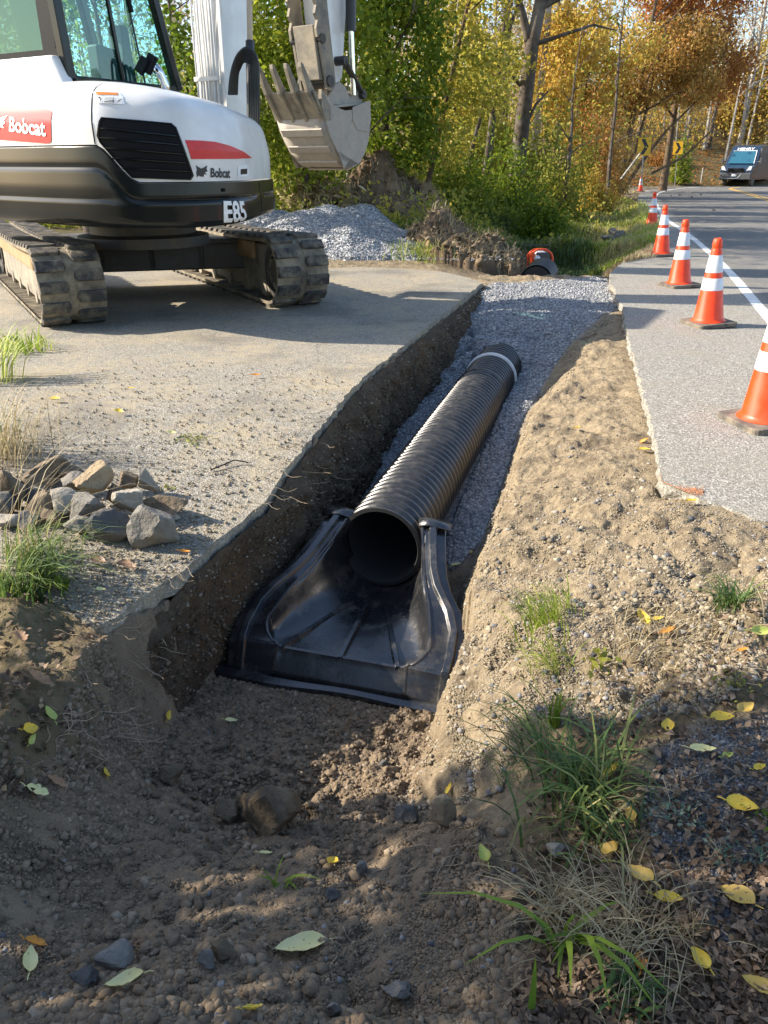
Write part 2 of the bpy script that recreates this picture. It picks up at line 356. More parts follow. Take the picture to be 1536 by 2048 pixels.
ZLG = [P(-60, 760), P(60, 800), P(90, 900), P(90, 1010), P(170, 1160), P(170, 1290), P(60, 1400), P(0, 1480), (-3, 1.5), (-9, 2), (-9, 6), (-5, 5)]
wob = .10 * fbm(TX * 5, TY * 5, 21, 4); wob2 = .10 * fbm(TX * 5 + 50, TY * 5, 22, 4)
mG = mask(ZG, TX + wob * .6, TY + wob2 * .6, .08); mGR = mask(ZGRASS, TX + 4 * wob, TY + 4 * wob2, .5)
mLI = mask(ZLITTER, TX + wob, TY + wob2, .12); mCR = mask(ZCRUMB, TX + wob, TY + wob2, .08); mLG = mask(ZLG, TX + wob, TY + wob2, .1)
dDrive = dist_poly(DRIVE, TX, TY); inDrive = inside(DRIVE, TX, TY); ROADP = ROAD_LEFT + [(40, 56, 0), (60, 57, 0), (60, 48, 0), (40, 47, 0), (26, 42, 0), (18, 28, 0), (13, 14, 0), (10.5, 5, 0), (9.5, 2.0, 0), P(1900, 1110), P(1650, 1075), P(1536, 1045), P(1420, 1005)]
inRoad = inside(ROADP, TX, TY); dRoad = dist_poly(ROADP, TX, TY)
dark = mask([(q[0] - .08, q[1] + .02) for q in EDGE_L[::-1]] + [P(960, 590, -.1), P(990, 700, -.2), P(1060, 790, -.4), P(1000, 1000, -.58), P(905, 1240, -.64), P(875, 1400, -.7), P(880, 1480, -.7), P(850, 1620, -.6), P(1000, 1700, -.4), P(1060, 1800, -.26), P(1000, 2040, -.25), (.6, .2), (.5, -6), (-4, -6), (-4, 1.2), P(0, 1300, -.1), P(120, 1290, -.1)], TX + wob * .7, TY + wob2 * .7, .08)
dark = np.maximum(dark, mask([(1.0, 11.2), (3.3, 11.0), (4.3, 13.6), (4.6, 17), (2, 18), (.9, 14)], TX + wob, TY + wob2, .4)); zone_near = np.clip((14 - TY) / 6, 0, 1)
soil = (1 - mG) * (1 - mCR)
amp = np.clip(soil, 0, 1) * zone_near * np.clip(.15 + dRoad / .22, 0, 1)
_wa = TX + .03 * fbm(TX * 16, TY * 16, 90, 2); _wb = TY + .03 * fbm(TX * 16, TY * 16, 91, 2); clod = .012 * cells(_wa / .075, _wb / .075, 2) + .006 * cells(_wa / .035 + 3, _wb / .035, 4) + .030 * np.abs(fbm(TX * 9, TY * 9, 92, 4)) + .022 * fbm(TX * 24, TY * 24, 93, 3) + .010 * fbm(TX * 48, TY * 48, 94, 2)
rough_m = .35 + .65 * np.clip(.5 + 1.6 * fbm(TX * 1.7, TY * 1.7, 41, 3), 0, 1)
pitm = mask([P(430, 1330, -.7), P(870, 1420, -.7), P(880, 1600, -.6), P(700, 1720, -.5), P(300, 1720, -.5), P(260, 1500, -.5)], TX, TY, .15)
TZ = TZ + amp * (clod * (.25 + .75 * dark + .5 * pitm) * np.maximum(rough_m, .9 * pitm) + .035 * fbm(TX * 3, TY * 3, 11, 5) * (.6 + .4 * dark))
TZ += amp * (1 - dark) * (.05 * fbm(TX * 4.3 + 7, TY * 4.3, 23, 3) + .036 * fbm(TX * 9, TY * 9, 12, 5) + .016 * np.maximum(0, fbm(TX * 26, TY * 26, 15, 3)) + .012 * cells(TX / .05, TY / .05, 18) * np.clip(fbm(TX * 3, TY * 3, 19, 2) * 3, 0, 1))
TZ += mG * (.03 * fbm(TX * 2.5, TY * 2.5, 13, 3) + .012 * cells(TX / .03, TY / .03, 8))
TZ += mCR * .004 * cells(TX / .015, TY / .015, 8) + mLI * .02 * fbm(TX * 9, TY * 9, 14, 3)
far = np.clip((TY - 10) / 8, 0, 1); TZ += far * mGR * .25 * fbm(TX * .7, TY * .7, 16, 4)
# bedding shaped to the pipe and to the flared end
_px, _py = TX + .02, TY - 3.376; _al = _px * .282 + _py * .9594; _la = _px * .9594 - _py * .282
_bed = -.424 - np.sqrt(np.clip(.222 ** 2 - _la ** 2, 0, None)); TZ = np.where((np.abs(_la) < .222) & (_al > -.1) & (_al < 3.80), np.minimum(TZ, _bed + .012), TZ)
_w = np.interp(-_al, [-.1, .1, .25, .4, .55, .7, .8], [.30, .31, .36, .48, .55, .585, .585]); _free = ~inDrive | (dDrive < .09); TZ = np.where(_free & (_al < .1) & (_al > -.78) & (np.abs(_la) < _w), np.minimum(TZ, np.where(_al < -.62, -.765, -.68)), TZ); TZ = np.where(_free & (_al < -.15) & (_al > -.98) & (_la < 0) & (_la > -.80), np.minimum(TZ, -.70 - .05 * np.clip(-_al - .5, 0, 1)), TZ)
DRV = np.vectorize(drv)(TY); under = (inDrive & (dDrive > .015)); TZ = np.where(under, np.minimum(TZ, DRV - .062), TZ); under = (inRoad & (dRoad > .02)); TZ = np.where(under, np.minimum(TZ, -.062), TZ)
def near_slab(X, Y):
    return 0
def hz(x, y): return bil(TZ, np.asarray(x, float), np.asarray(y, float))
def hs(x, y):
    """height of whatever one would stand on: soil or paving"""
    x = np.asarray(x, float); y = np.asarray(y, float)
    t = np.clip((4.6 - y) / 2.6, 0, 1); d = -.21 * t * t * (3 - 2 * t); h = hz(x, y); return np.where(inside(DRIVE, x, y), np.maximum(h, d + .004), np.where(inside(ROADP, x, y), np.maximum(h, .004), h))
def G(px, py, lift=0):
    a = (px - 768) / FPX; b = (py - 1024) / FPX; d = np.array((a, CP - b * SP, -SP - b * CP))
    t = np.geomspace(.8, 120, 4000); X = a * t; Y = d[1] * t; Z = CAMH + d[2] * t
    h = hs(X, Y); k = np.argmax(Z < h); 
    return (float(X[k]), float(Y[k]), float(h[k]) + lift)

# ground material: every colour zone is a real change of the ground (dry clay, moist topsoil, crushed stone, turf)
k = NM('ground'); zc = k.attr('zone', 'Color'); sep = k.n('ShaderNodeSeparateColor'); k.l(zc, sep.inputs[0]); zd, zg, zv = sep.outputs
nA = k.noise(3, 6); nB = k.noise(38, 6, .6); nC = k.noise(170, 4, .6); nD = k.noise(9, 5)
dry = k.mix(k.ramp(nA, [(.3, 0.0), (.7, 1.0)]), (.25, .195, .125), (.165, .126, .08)); dry = k.mix(k.ramp(nB, [(.35, 0.0), (.62, 1.0)]), dry, (.31, .25, .165)); dry = k.mix(k.ramp(nD, [(.50, 0.0), (.66, .75)]), dry, (.115, .09, .062))
moist = k.mix(k.ramp(nD, [(.35, 0.0), (.7, 1.0)]), (.165, .123, .082), (.27, .205, .136)); moist = k.mix(k.ramp(nA, [(.58, 0.0), (.75, .8)]), moist, (.19, .125, .07)); moist = k.mix(k.ramp(nC, [(.4, 0.0), (.65, .5)]), moist, (.28, .22, .15))
vor = k.n('ShaderNodeTexVoronoi'); vor.inputs['Scale'].default_value = 55; k.l(k.co(), vor.inputs['Vector'])
gr = k.mix(k.ramp(k.math('FRACT', k.math('MULTIPLY', vor.outputs['Color'], 5.3)), [(0, 0.0), (1, 1.0)]), (.17, .175, .185), (.40, .405, .41))
veg = k.mix(k.ramp(nD, [(.35, 0.0), (.65, 1.0)]), (.055, .06, .020), (.13, .095, .045)); veg = k.mix(k.ramp(nB, [(.4, 0.0), (.6, 1.0)]), veg, (.12, .095, .05))
c = k.mix(zd, dry, moist); c = k.mix(zg, c, gr); c = k.mix(zv, c, veg)
k.set(color=c, rough=.95, spec=.15)
h = k.math('ADD', k.math('MULTIPLY', nB, .7), k.math('MULTIPLY', nC, .35)); b1 = k.bump(h, 1.0, .022); k.bump(vor.outputs['Distance'], .35, .006, b1)
M['ground'] = k.m
nx, ny = len(GX), len(GY); V = np.stack([TX, TY, TZ], -1).reshape(-1, 3)
# lateral crumble, so that the cut walls are not smooth
lat = (.022 * np.clip(wq + .15, 0, 1)[..., None] * np.stack([fbm(TY * 14, TZ * 14 + TX * 5, 51, 4), fbm(TX * 14, TZ * 14 + TY * 5, 52, 4)], -1) * (zone_near * soil)[..., None]).reshape(-1, 2); lat *= (~((_al < .3) & (_al > -.95) & (np.abs(_la) < _w + .12))).reshape(-1, 1); V[:, :2] += lat
idx = np.arange(nx * ny).reshape(ny, nx); F = np.stack([idx[:-1, :-1], idx[:-1, 1:], idx[1:, 1:], idx[1:, :-1]], -1).reshape(-1, 4)
me = mesh_np('ground', V, F, mat=M['ground'], smooth=True)
ca = me.color_attributes.new('zone', 'FLOAT_COLOR', 'POINT')
vegm = np.clip(np.maximum(mGR, mLI * .55 + .0), 0, 1); vegm = np.maximum(vegm, .6 * mLG)
C = np.stack([np.clip(dark + mLI * .8 + mGR, 0, 1), np.clip(np.maximum(mG, mCR * .8), 0, 1), vegm, np.ones_like(dark)], -1).reshape(-1, 4).astype(np.float32)
ca.data.foreach_set('color', C.ravel())
tag(link('ground', me), kind='structure')

# cut faces of the left trench wall: a dense sheet with real lateral relief
k = NM('wall_soil'); v = k.noise(7, 8, .65); c = k.mix(k.ramp(v, [(.35, 0.0), (.65, 1.0)]), (.075, .055, .038), (.14, .102, .066)); c = k.mix(k.ramp(k.noise(2.2, 6, .6), [(.55, 0.0), (.68, .8)]), c, (.17, .10, .05)); c = k.mix(k.ramp(k.noise(90, 3, .6), [(.6, 0.0), (.7, .6)]), c, (.22, .18, .13))
k.set(color=c, rough=.95, spec=.15); b1 = k.bump(k.noise(30, 8, .7), 1.0, .03); k.bump(k.noise(110, 4, .6), .8, .008, b1); M['wall_soil'] = k.m
_WT = LTOP + LT2[1:3]; _WF = LFOOT + LF2[1:3]
def wall_sheet(A, B, n, m_, amp_, seed, out=.040):
    A = np.array(rs(A, n)); B = np.array(rs(B, n)); t = np.linspace(-.04, 1.03, m_)[None, :, None]; hf = np.sign(t) * np.abs(t) ** 1.5; hf = .25 * t + .75 * hf
    Pw = A[:, None, :] + (B - A)[:, None, :] * np.concatenate([hf, hf, t], 2); d = np.gradient(A[:, :2], axis=0); d /= np.linalg.norm(d, axis=1)[:, None] + 1e-9; nn = np.stack([-d[:, 1], d[:, 0]], 1); s = np.sign((nn * (B - A)[:, :2]).sum(1).mean()); nn = nn * s
    L = np.concatenate([[0], np.cumsum(np.linalg.norm(np.diff(A, axis=0), axis=1))])[:, None] + 0 * t[:, :, 0]; z = Pw[:, :, 2]
    disp = out + amp_ * (.9 * fbm(L * 4, z * 5, seed, 3) + .8 * fbm(L * 12, z * 12, seed + 3, 4) + .35 * cells(L / .07, z / .07, seed) + .2 * cells(L / .03, z / .03, seed + 1)); fade = np.clip(np.minimum(t[:, :, 0] * 9 + .25, (1.03 - t[:, :, 0]) * 7), 0, 1); ii = np.arange(n)[:, None]; disp = disp * fade * np.clip(np.minimum(ii, n - 1 - ii) / 40, 0, 1)
    ay = A[:, 1][:, None]; _q = np.clip(1 - np.abs(ay - 3.0) / .45, 0, 1) ** .5; disp = disp * (1 - .8 * _q) - .05 * _q * np.clip(t[:, :, 0] * 5, 0, 1)
    Pw[:, :, :2] += nn[:, None, :] * disp[:, :, None]; Pw[:, :, 2] -= .16 * (1 - np.clip((n - 1 - ii) / 60, 0, 1)) ** 2; Pw[:, :, 2] += .012 * fbm(L * 25, z * 25, seed + 9, 3)
    ix = np.arange(n * m_).reshape(n, m_); F = np.stack([ix[:-1, :-1], ix[:-1, 1:], ix[1:, 1:], ix[1:, :-1]], -1).reshape(-1, 4); me = mesh_np('trench_wall', Pw.reshape(-1, 3), F, mat=M['wall_soil'], smooth=True); ca = me.color_attributes.new('zone', 'FLOAT_COLOR', 'POINT'); ca.data.foreach_set('color', np.tile(np.array([1, 0, 0, 1], np.float32), n * m_)); tag(link('trench_wall', me), kind='structure'); return Pw
WALLP = wall_sheet(_WT, _WF, 700, 90, .06, 700)
# ------------------------------------------------------------------ paving
k = NM('old_asphalt'); v1 = k.n('ShaderNodeTexVoronoi'); v1.inputs['Scale'].default_value = 130; k.l(k.co(), v1.inputs['Vector'])
st = k.ramp(k.math('FRACT', k.math('MULTIPLY', v1.outputs['Color'], 3.7)), [(0, (.14, .13, .112)), (.6, (.24, .225, .19)), (.85, (.34, .32, .275)), (1, (.43, .41, .36))])
dust = k.ramp(k.noise(1.4, 8, .62), [(.42, 0.0), (.62, 1.0)]); dust2 = k.ramp(k.noise(12, 6, .7), [(.35, 0.0), (.6, 1.0)])
f = k.math('MULTIPLY', k.math('ADD', k.math('MULTIPLY', dust, .75), .22), dust2)
c = k.mix(f, st, (.36, .30, .20)); c = k.mix(k.ramp(k.noise(5, 7, .7), [(.6, 0.0), (.72, .55)]), c, (.11, .085, .055))
cr = k.n('ShaderNodeTexVoronoi'); cr.feature = 'DISTANCE_TO_EDGE'; cr.inputs['Scale'].default_value = .9; wn = k.n('ShaderNodeMix', data_type='RGBA'); nn_ = k.n('ShaderNodeTexNoise'); nn_.inputs['Scale'].default_value = 3; k.l(k.co(), nn_.inputs['Vector']); wn.inputs[0].default_value = .18; k.l(k.co(), wn.inputs[6]); k.l(nn_.outputs['Color'], wn.inputs[7]); k.l(wn.outputs[2], cr.inputs['Vector'])
c = k.mix(k.ramp(cr.outputs['Distance'], [(.001, .3), (.006, 0.0)]), c, (.05, .042, .034)); c = k.mix(k.ramp(k.noise(.9, 6, .6), [(.52, 0.0), (.62, .45)]), c, (.10, .095, .088))
k.set(color=c, rough=.93, spec=.2); b1 = k.bump(k.noise(60, 4), .5, .006); k.bump(v1.outputs['Distance'], .6, .005, b1); M['drive'] = k.m
k = NM('road_asphalt'); v1 = k.n('ShaderNodeTexVoronoi'); v1.inputs['Scale'].default_value = 130; k.l(k.co(), v1.inputs['Vector'])
st = k.ramp(k.math('FRACT', k.math('MULTIPLY', v1.outputs['Color'], 3.7)), [(0, (.14, .132, .115)), (.6, (.25, .236, .205)), (.85, (.35, .332, .29)), (1, (.46, .44, .395))])
sepx = k.n('ShaderNodeSeparateXYZ'); k.l(k.co(), sepx.inputs[0])
lane = k.math('MULTIPLY', k.math('SUBTRACT', k.math('SUBTRACT', sepx.outputs[0], k.math('MULTIPLY', sepx.outputs[1], .28)), .9), 1.0)
lane = k.ramp(k.math('ADD', lane, k.math('MULTIPLY', k.noise(2, 4), .3)), [(.75, 0.0), (.95, 1.0)])
c = k.mix(k.math('MULTIPLY', lane, .6), st, (.085, .09, .098)); c = k.mix(k.ramp(k.noise(2.2, 7, .65), [(.45, 0.0), (.7, .5)]), c, (.27, .24, .18))
k.set(color=c, rough=.9, spec=.25); k.bump(v1.outputs['Distance'], .5, .004); M['road'] = k.m
def slab(name, poly, mat, top, bot, step=.05, jit=.010, near_only=16, fall=False):
    pts = []
    n = len(poly)
    for i in range(n):
        a = poly[i]; b = poly[(i + 1) % n]; L = math.hypot(a[0] - b[0], a[1] - b[1])
        m = max(1, int(L / (step if a[1] < near_only and abs(a[0]) < 6 else 1.5)))
        for q in range(m):
            t = q / m; pts.append((a[0] + (b[0] - a[0]) * t, a[1] + (b[1] - a[1]) * t))
    pts = [(x + jit * random.uniform(-1, 1) + jit * 1.5 * float(fbm(x * 6, y * 6, 61, 2)), y + jit * random.uniform(-1, 1)) for x, y in pts]
    bm = bmesh.new(); vs = [bm.verts.new((x, y, top)) for x, y in pts]; es = [bm.edges.new((vs[i], vs[(i + 1) % len(vs)])) for i in range(len(vs))]
    bmesh.ops.triangle_fill(bm, edges=es, use_beauty=True)
    if fall:
        for yy in np.arange(1.8, 4.8, .15): bmesh.ops.bisect_plane(bm, geom=bm.verts[:] + bm.edges[:] + bm.faces[:], plane_co=(0, yy, 0), plane_no=(0, 1, 0))
        rim = [v for v in bm.verts if v.is_boundary]
        # walk the rim so that the side faces follow it
        cur = rim[0]; prev = None; order = [cur]
        while True:
            nx2 = [e.other_vert(cur) for e in cur.link_edges if e.is_boundary and e.other_vert(cur) is not prev]
            if not nx2 or nx2[0] is rim[0]: break
            prev, cur = cur, nx2[0]; order.append(cur)
        vs = order; pts = [(v.co.x, v.co.y) for v in vs]
    mid = [bm.verts.new((x + .006 * random.uniform(-1, 1), y + .006 * random.uniform(-1, 1), (top * .45 + bot * .55))) for x, y in pts]
    lo = [bm.verts.new((x + .010 * random.uniform(-1, 1), y + .010 * random.uniform(-1, 1), bot)) for x, y in pts]
    for A, B in ((vs, mid), (mid, lo)):
        for i in range(len(A)):
            j = (i + 1) % len(A); bm.faces.new((A[i], A[j], B[j], B[i]))
    bmesh.ops.recalc_face_normals(bm, faces=bm.faces)
    if fall:
        for v in bm.verts: v.co.z += drv(v.co.y)
    me = bpy.data.meshes.new(name); bm.to_mesh(me); bm.free(); me.materials.append(mat)
    return tag(link(name, me), kind='structure')
slab('driveway', DRIVE, M['drive'], 0, -.075, fall=True)
slab('road', ROADP, M['road'], 0, -.065)
# painted lines
simple('white_paint', (.72, .72, .68), .7, dirt=(.45, .7, .55), dirtc=(.3, .29, .26), scale=9)
simple('yellow_paint', (.62, .36, .05), .7, dirt=(.45, .7, .4), dirtc=(.3, .29, .26), scale=9)
simple('orange_paint', (.75, .20, .03), .85, dirt=(.3, .6, .8), dirtc=(.25, .2, .14), scale=30)
def ribbon(name, pts, wd, z, mat):
    m = MB(); rows = []
    fine = []
    for i in range(len(pts) - 1):
        for q in range(6): t = q / 6; fine.append([pts[i][j] * (1 - t) + pts[i + 1][j] * t for j in (0, 1)])
    fine.append(list(pts[-1][:2]))
    for i, p in enumerate(fine):
        a = fine[max(0, i - 1)]; b = fine[min(len(fine) - 1, i + 1)]; L = math.hypot(b[0] - a[0], b[1] - a[1]); nxv = (b[1] - a[1]) / L, -(b[0] - a[0]) / L
        rows.append([(p[0] - nxv[0] * wd / 2, p[1] - nxv[1] * wd / 2, z), (p[0] + nxv[0] * wd / 2, p[1] + nxv[1] * wd / 2, z)])
    m.grid(rows); return tag(m.build(name, mat), kind='structure')
def crv(pts, n=5):
    out = []
    for i in range(len(pts) - 1):
        p0, p1, p2, p3 = [np.array(pts[min(max(j, 0), len(pts) - 1)][:2]) for j in (i - 1, i, i + 1, i + 2)]
        for q in range(n):
            t = q / n; out.append(tuple(.5 * ((2 * p1) + (-p0 + p2) * t + (2 * p0 - 5 * p1 + 4 * p2 - p3) * t * t + (-p0 + 3 * p1 - 3 * p2 + p3) * t ** 3)))
    out.append(tuple(pts[-1][:2])); return out
WL = crv([(2.2, 2.2), P(1700, 810), P(1536, 635), P(1445, 530), P(1375, 468), P(1335, 440), P(1318, 418), P(1310, 400), P(1318, 386), P(1350, 378), P(1400, 373.5)])
ribbon('edge_line', WL, .11, .004, M['white_paint'])
for q in (0, 1):
    ribbon('centre_line', [(x + q * .0, y) for x, y in crv([(9.5, 8), (11.5, 16), P(1640, 425 + q * 4), P(1536, 397 + q * 4.5), P(1495, 385.5 + q * 3), P(1468, 379 + q * 2), P(1460, 376.5 + q), P(1480, 374.5)])], .12, .004 + q * .001, M['yellow_paint'])
# ================================================================== PIPE AND FLARED END
k = NM('black_plastic'); v = k.noise(5, 6, .6); du = k.math('MULTIPLY', k.ramp(k.noise(9, 8, .7), [(.5, 0.0), (.72, 1.0)]), .35)
k.set(color=k.mix(du, (.013, .014, .016), (.16, .135, .10)), rough=k.math('ADD', k.math('MULTIPLY', du, .8), k.ramp(v, [(.3, .20), (.7, .34)]), True), spec=1.0)
k.bump(k.noise(14, 3), .25, .006); M['hdpe'] = k.m
k = NM('black_corrugated_plastic'); du = k.math('MULTIPLY', k.ramp(k.noise(14, 8, .7), [(.46, 0.0), (.74, 1.0)]), .42)
nz = k.n('ShaderNodeSeparateXYZ'); k.l(k.geo.outputs['Normal'], nz.inputs[0]); upf = k.ramp(nz.outputs[2], [(.0, 0.15), (.8, 1.0)])
k.set(color=k.mix(k.math('MULTIPLY', du, upf), (.020, .020, .020), (.17, .155, .135)), rough=k.math('ADD', k.math('MULTIPLY', du, .5), .30, True), spec=.6)
k.bump(k.noise(50, 4), .3, .002); M['corr'] = k.m
simple('white_gasket', (.75, .75, .72), .5, dirt=(.5, .7, .4))
simple('dark_inside', (.012, .012, .012), .7)
PD_ = Vector((.282, .9594, 0)).normalized(); PR_ = Vector((PD_.y, -PD_.x, 0)); PM = Vector((-.02, 3.376, -.424)); RO = .215
def corr_pipe(name, m0, d, L, Ro, pitch, label, ring=None, inner=True):
    t = empty(name, m0, 0, label, 'pipe'); m = MB(); prof = [(Ro - .004, 0), (Ro - .004, .012)]; n = int(L / pitch)
    for i in range(n):
        h0 = .012 + i * pitch; dd = .024
        prof += [(Ro - dd, h0 + pitch * .08), (Ro - dd, h0 + pitch * .26), (Ro - .003, h0 + pitch * .40), (Ro, h0 + pitch * .52), (Ro, h0 + pitch * .75), (Ro - .003, h0 + pitch * .86)]
    m.lathe(prof, (0, 0, 0), d, 72); m.build('corrugated_wall', M['corr'], t, smooth=50)
    m = MB(); Ri = Ro - .026; m.lathe([(Ro - .004, 0), (Ri + .004, -.002), (Ri, .004), (Ri, L), (.001, L)], (0, 0, 0), d, 64); m.build('inner_liner', M['dark_inside'], t, smooth=50)
    if ring:
        m = MB(); m.lathe([(Ro - .01, ring), (Ro + .012, ring + .004), (Ro + .014, ring + .03), (Ro - .01, ring + .036)], (0, 0, 0), d, 72); m.build('gasket_ring', M['white_gasket'], t, smooth=40)
        m = MB(); m.lathe([(Ro - .01, ring - .55), (Ro + .006, ring - .545), (Ro + .006, ring - .53), (Ro - .01, ring - .525)], (0, 0, 0), d, 72); m.build('bell_edge', M['corr'], t, smooth=40)
    return t
corr_pipe('drain_pipe', PM, PD_, 3.9, RO, .067, 'black corrugated plastic drain pipe lying in the trench with a white gasket ring', ring=3.36)

fes = empty('flared_end_section', PM + PR_ * .02, 0, 'black plastic flared end section with three floor ribs fitted to the pipe mouth', 'drain outlet')
fl = Matrix(((-PD_.x, PR_.x, 0, 0), (-PD_.y, PR_.y, 0, 0), (0, 0, 1, 0), (0, 0, 0, 1)))      # local: x towards the outlet, y to the right, z up
def lerpt(a, tab):
    for i in range(len(tab) - 1):
        if a <= tab[i + 1][0]:
            t = max(0, (a - tab[i][0]) / (tab[i + 1][0] - tab[i][0])); return tab[i][1] * (1 - t) + tab[i + 1][1] * t
    return tab[-1][1]
def smoothstep(t): t = min(1, max(0, t)); return t * t * (3 - 2 * t)
BI = [(-.1, .175), (0, .185), (.12, .225), (.25, .262), (.42, .325), (.57, .365), (.60, .358), (.625, .343), (.645, .318), (.66, .285)]
ZI = [(-.1, .13), (0, .13), (.12, .055), (.25, .005), (.42, -.06), (.57, -.125), (.60, -.142), (.625, -.162), (.645, -.182), (.66, -.198)]
BR = [(-.1, .24), (0, .262), (.1, .285), (.22, .318), (.30, .355), (.40, .432), (.48, .470), (.6, .480), (.72, .474)]
ZR = [(-.1, .165), (0, .155), (.1, .115), (.22, .06), (.30, .022), (.40, -.035), (.48, -.078), (.6, -.13), (.66, -.165), (.72, -.305)]
def fes_half(a):
    """half section: list of (b,z) from the bottom centre outwards"""
    ac = min(a, .66); bi, zi = lerpt(ac, BI), lerpt(ac, ZI); zf = -.206; t = smoothstep(ac / .60); pts = []
    th = math.acos(max(-1, min(1, -zi / RO))) if ac < .02 else None
    hz_ = max(.002, zi - zf); path = [(0, zf), (bi * .76, zf), (bi * .87, zf + hz_ * .08), (bi * .94, zf + hz_ * .26), (bi * .98, zf + hz_ * .55), (bi, zi)]
    L = [0]
    for i in range(1, len(path)): L.append(L[-1] + math.dist(path[i], path[i - 1]))
    N = 20
    for i in range(N + 1):
        u = i / N; q = u * L[-1]; j = max(x for x in range(len(L)) if L[x] <= q + 1e-9); j = min(j, len(L) - 2); s = (q - L[j]) / (L[j + 1] - L[j])
        bx = path[j][0] * (1 - s) + path[j + 1][0] * s, path[j][1] * (1 - s) + path[j + 1][1] * s
        an = u * (math.pi - math.asin(min(1, .185 / RO)) * 1.0 + .0); r = RO + .008; ci = (math.sin(an) * r, -math.cos(an) * r)
        # open the arc so that its end meets the inner edge
        ci = (ci[0] * (1 - u ** 3) + bi * u ** 3, ci[1] * (1 - u ** 3) + zi * u ** 3) if True else ci
        pts.append((ci[0] * (1 - t) + bx[0] * t, ci[1] * (1 - t) + bx[1] * t))
    br, zr = lerpt(a, BR), lerpt(a, ZR); st = .030
    zb = zr - st
    if a > .66:
        f = (a - .66) / .06; pts = [(b * (1 + .02 * f), z * (1 - f) + (-.305) * f) for b, z in pts]
    if .654 < a < .664: pts = [(b, z + .009) for b, z in pts]
    bi, zi = pts[-1]
    gap = max(.004, br - .05 - bi)
    pts += [(bi + .002, zi + .007), (bi + min(.008, gap * .35), zi + .007), (bi + min(.011, gap * .5), zi + .001), (bi + gap * .9, zb + (zi - zb) * .1), (br - .040, zb), (br - .038, zb + .001), (br - .032, zr - .012), (br - .030, zr - .010), (br - .006, zr - .010), (br - .004, zr - .012), (br + .000, zb - .004), (br + .002, zb - .006), (br + .040, zb - .010), (br + .042, zb - .012), (br + .043, zb - .05)]
    return pts
rows = []
for a in [-.07, -.04, -.01, .03, .07, .11, .15, .19, .23, .27, .30, .33, .36, .40, .44, .48, .52, .56, .58, .60, .613, .625, .637, .646, .652, .656, .662, .668, .674, .69, .71, .722]:
    h = fes_half(a); rows.append([(a, -b, z) for b, z in h[::-1]] + [(a, b, z) for b, z in h[1:]])
m = MB(); m.x = fl; m.grid(rows); m.build('flared_body', M['hdpe'], fes, smooth=16, solid=.006)
for (a0, b0, a1, b1) in ((.12, -.05, .665, -.265), (.125, -.02, .668, .002), (.12, .035, .665, .256)):
    m = MB(); m.x = fl; dx, dy = a1 - a0, b1 - b0; L = math.hypot(dx, dy); nx_, ny_ = -dy / L, dx / L; rr = []
    for q in range(9):
        t = q / 8; w_ = .006 + .011 * math.sin(math.pi * min(1, t * 4) / 2) * (1 if t < .97 else .8); hh = .020 * min(1, t * 5) * (1 if q < 8 else .6); x, y = a0 + dx * t, b0 + dy * t
        rr.append([(x + nx_ * w_ * c, y + ny_ * w_ * c, -.204 + (hh if abs(c) < .6 else -.004)) for c in (-1, -.55, .55, 1)])
    m.grid(rr); m.build('floor_rib', M['hdpe'], fes, smooth=60)
m = MB(); m.x = fl; rr = []
for q in range(41):
    b = -.575 + 1.10 * q / 40; wv = .002 * math.sin(q * .35) - .012 * (1 - q / 40); a0 = .70; rr.append([(a0, b, -.300 + wv), (a0 + .03, b, -.306 + wv), (a0 + .055 + .01 * math.sin(q * .2), b, -.313 + wv), (a0 + .058 + .01 * math.sin(q * .2), b, -.325 + wv), (a0 + .0, b, -.42)])
m.grid(rr); m.build('toe_plate', M['hdpe'], fes, smooth=40, solid=.005)
for s in (-1, 1):
    m = MB(); m.x = fl
    m.grid([[(-.085, s * b, z) for b, z in ((.165, .145), (.22, .150), (.30, .140))], [(-.05, s * b, z) for b, z in ((.16, .150), (.22, .158), (.325, .142))], [(-.005, s * b, z) for b, z in ((.175, .14), (.225, .150), (.325, .135))]])
    m.build('rim_lug', M['hdpe'], fes, smooth=40, solid=.008)
# second pipe length beyond the crossing
mf = Vector(P(1070, 553, -.22)); corr_pipe('drain_pipe', Vector((mf.x + .04, 11.35, -.14)), -PD_, .9, .222, .054, 'grey dusty end of the second pipe length beyond the gravel crossing')
# ================================================================== EXCAVATOR
simple('white_enamel', (.74, .73, .70), .32, dirt=(.45, .8, .25), dirtc=(.45, .38, .28), scale=1.2, coat=.4)
simple('black_enamel', (.008, .010, .010), .2, dirt=(.6, .95, .12), dirtc=(.10, .09, .07), scale=2.2, coat=.0, spec=.35)
simple('dark_steel', (.028, .028, .027), .5, dirt=(.45, .7, .55), dirtc=(.16, .125, .08), scale=4)
simple('muddy_steel', (.10, .095, .085), .6, dirt=(.3, .6, .9), dirtc=(.34, .29, .21), scale=5, bump=.4)
simple('bucket_steel', (.30, .27, .235), .6, dirt=(.35, .65, .7), dirtc=(.40, .36, .29), scale=6, bump=.5)
simple('grille_black', (.006, .006, .007), .6, spec=.15)
simple('red_decal', (.62, .022, .02), .4); simple('white_decal', (.80, .80, .78), .45); simple('black_decal', (.02, .02, .022), .45); simple('orange_decal', (.70, .22, .03), .5)
simple('rubber', (.075, .066, .052), .85, dirt=(.35, .6, .9), dirtc=(.30, .25, .17), scale=5, bump=.5)
simple('rubber_lug', (.035, .034, .033), .8, dirt=(.42, .68, .75), dirtc=(.28, .235, .165), scale=9, bump=.6)
simple('chrome', (.75, .75, .74), .12, metal=1); simple('hose', (.014, .014, .015), .35); simple('rusty', (.34, .19, .075), .8, dirt=(.4, .6, .7), dirtc=(.33, .27, .18))
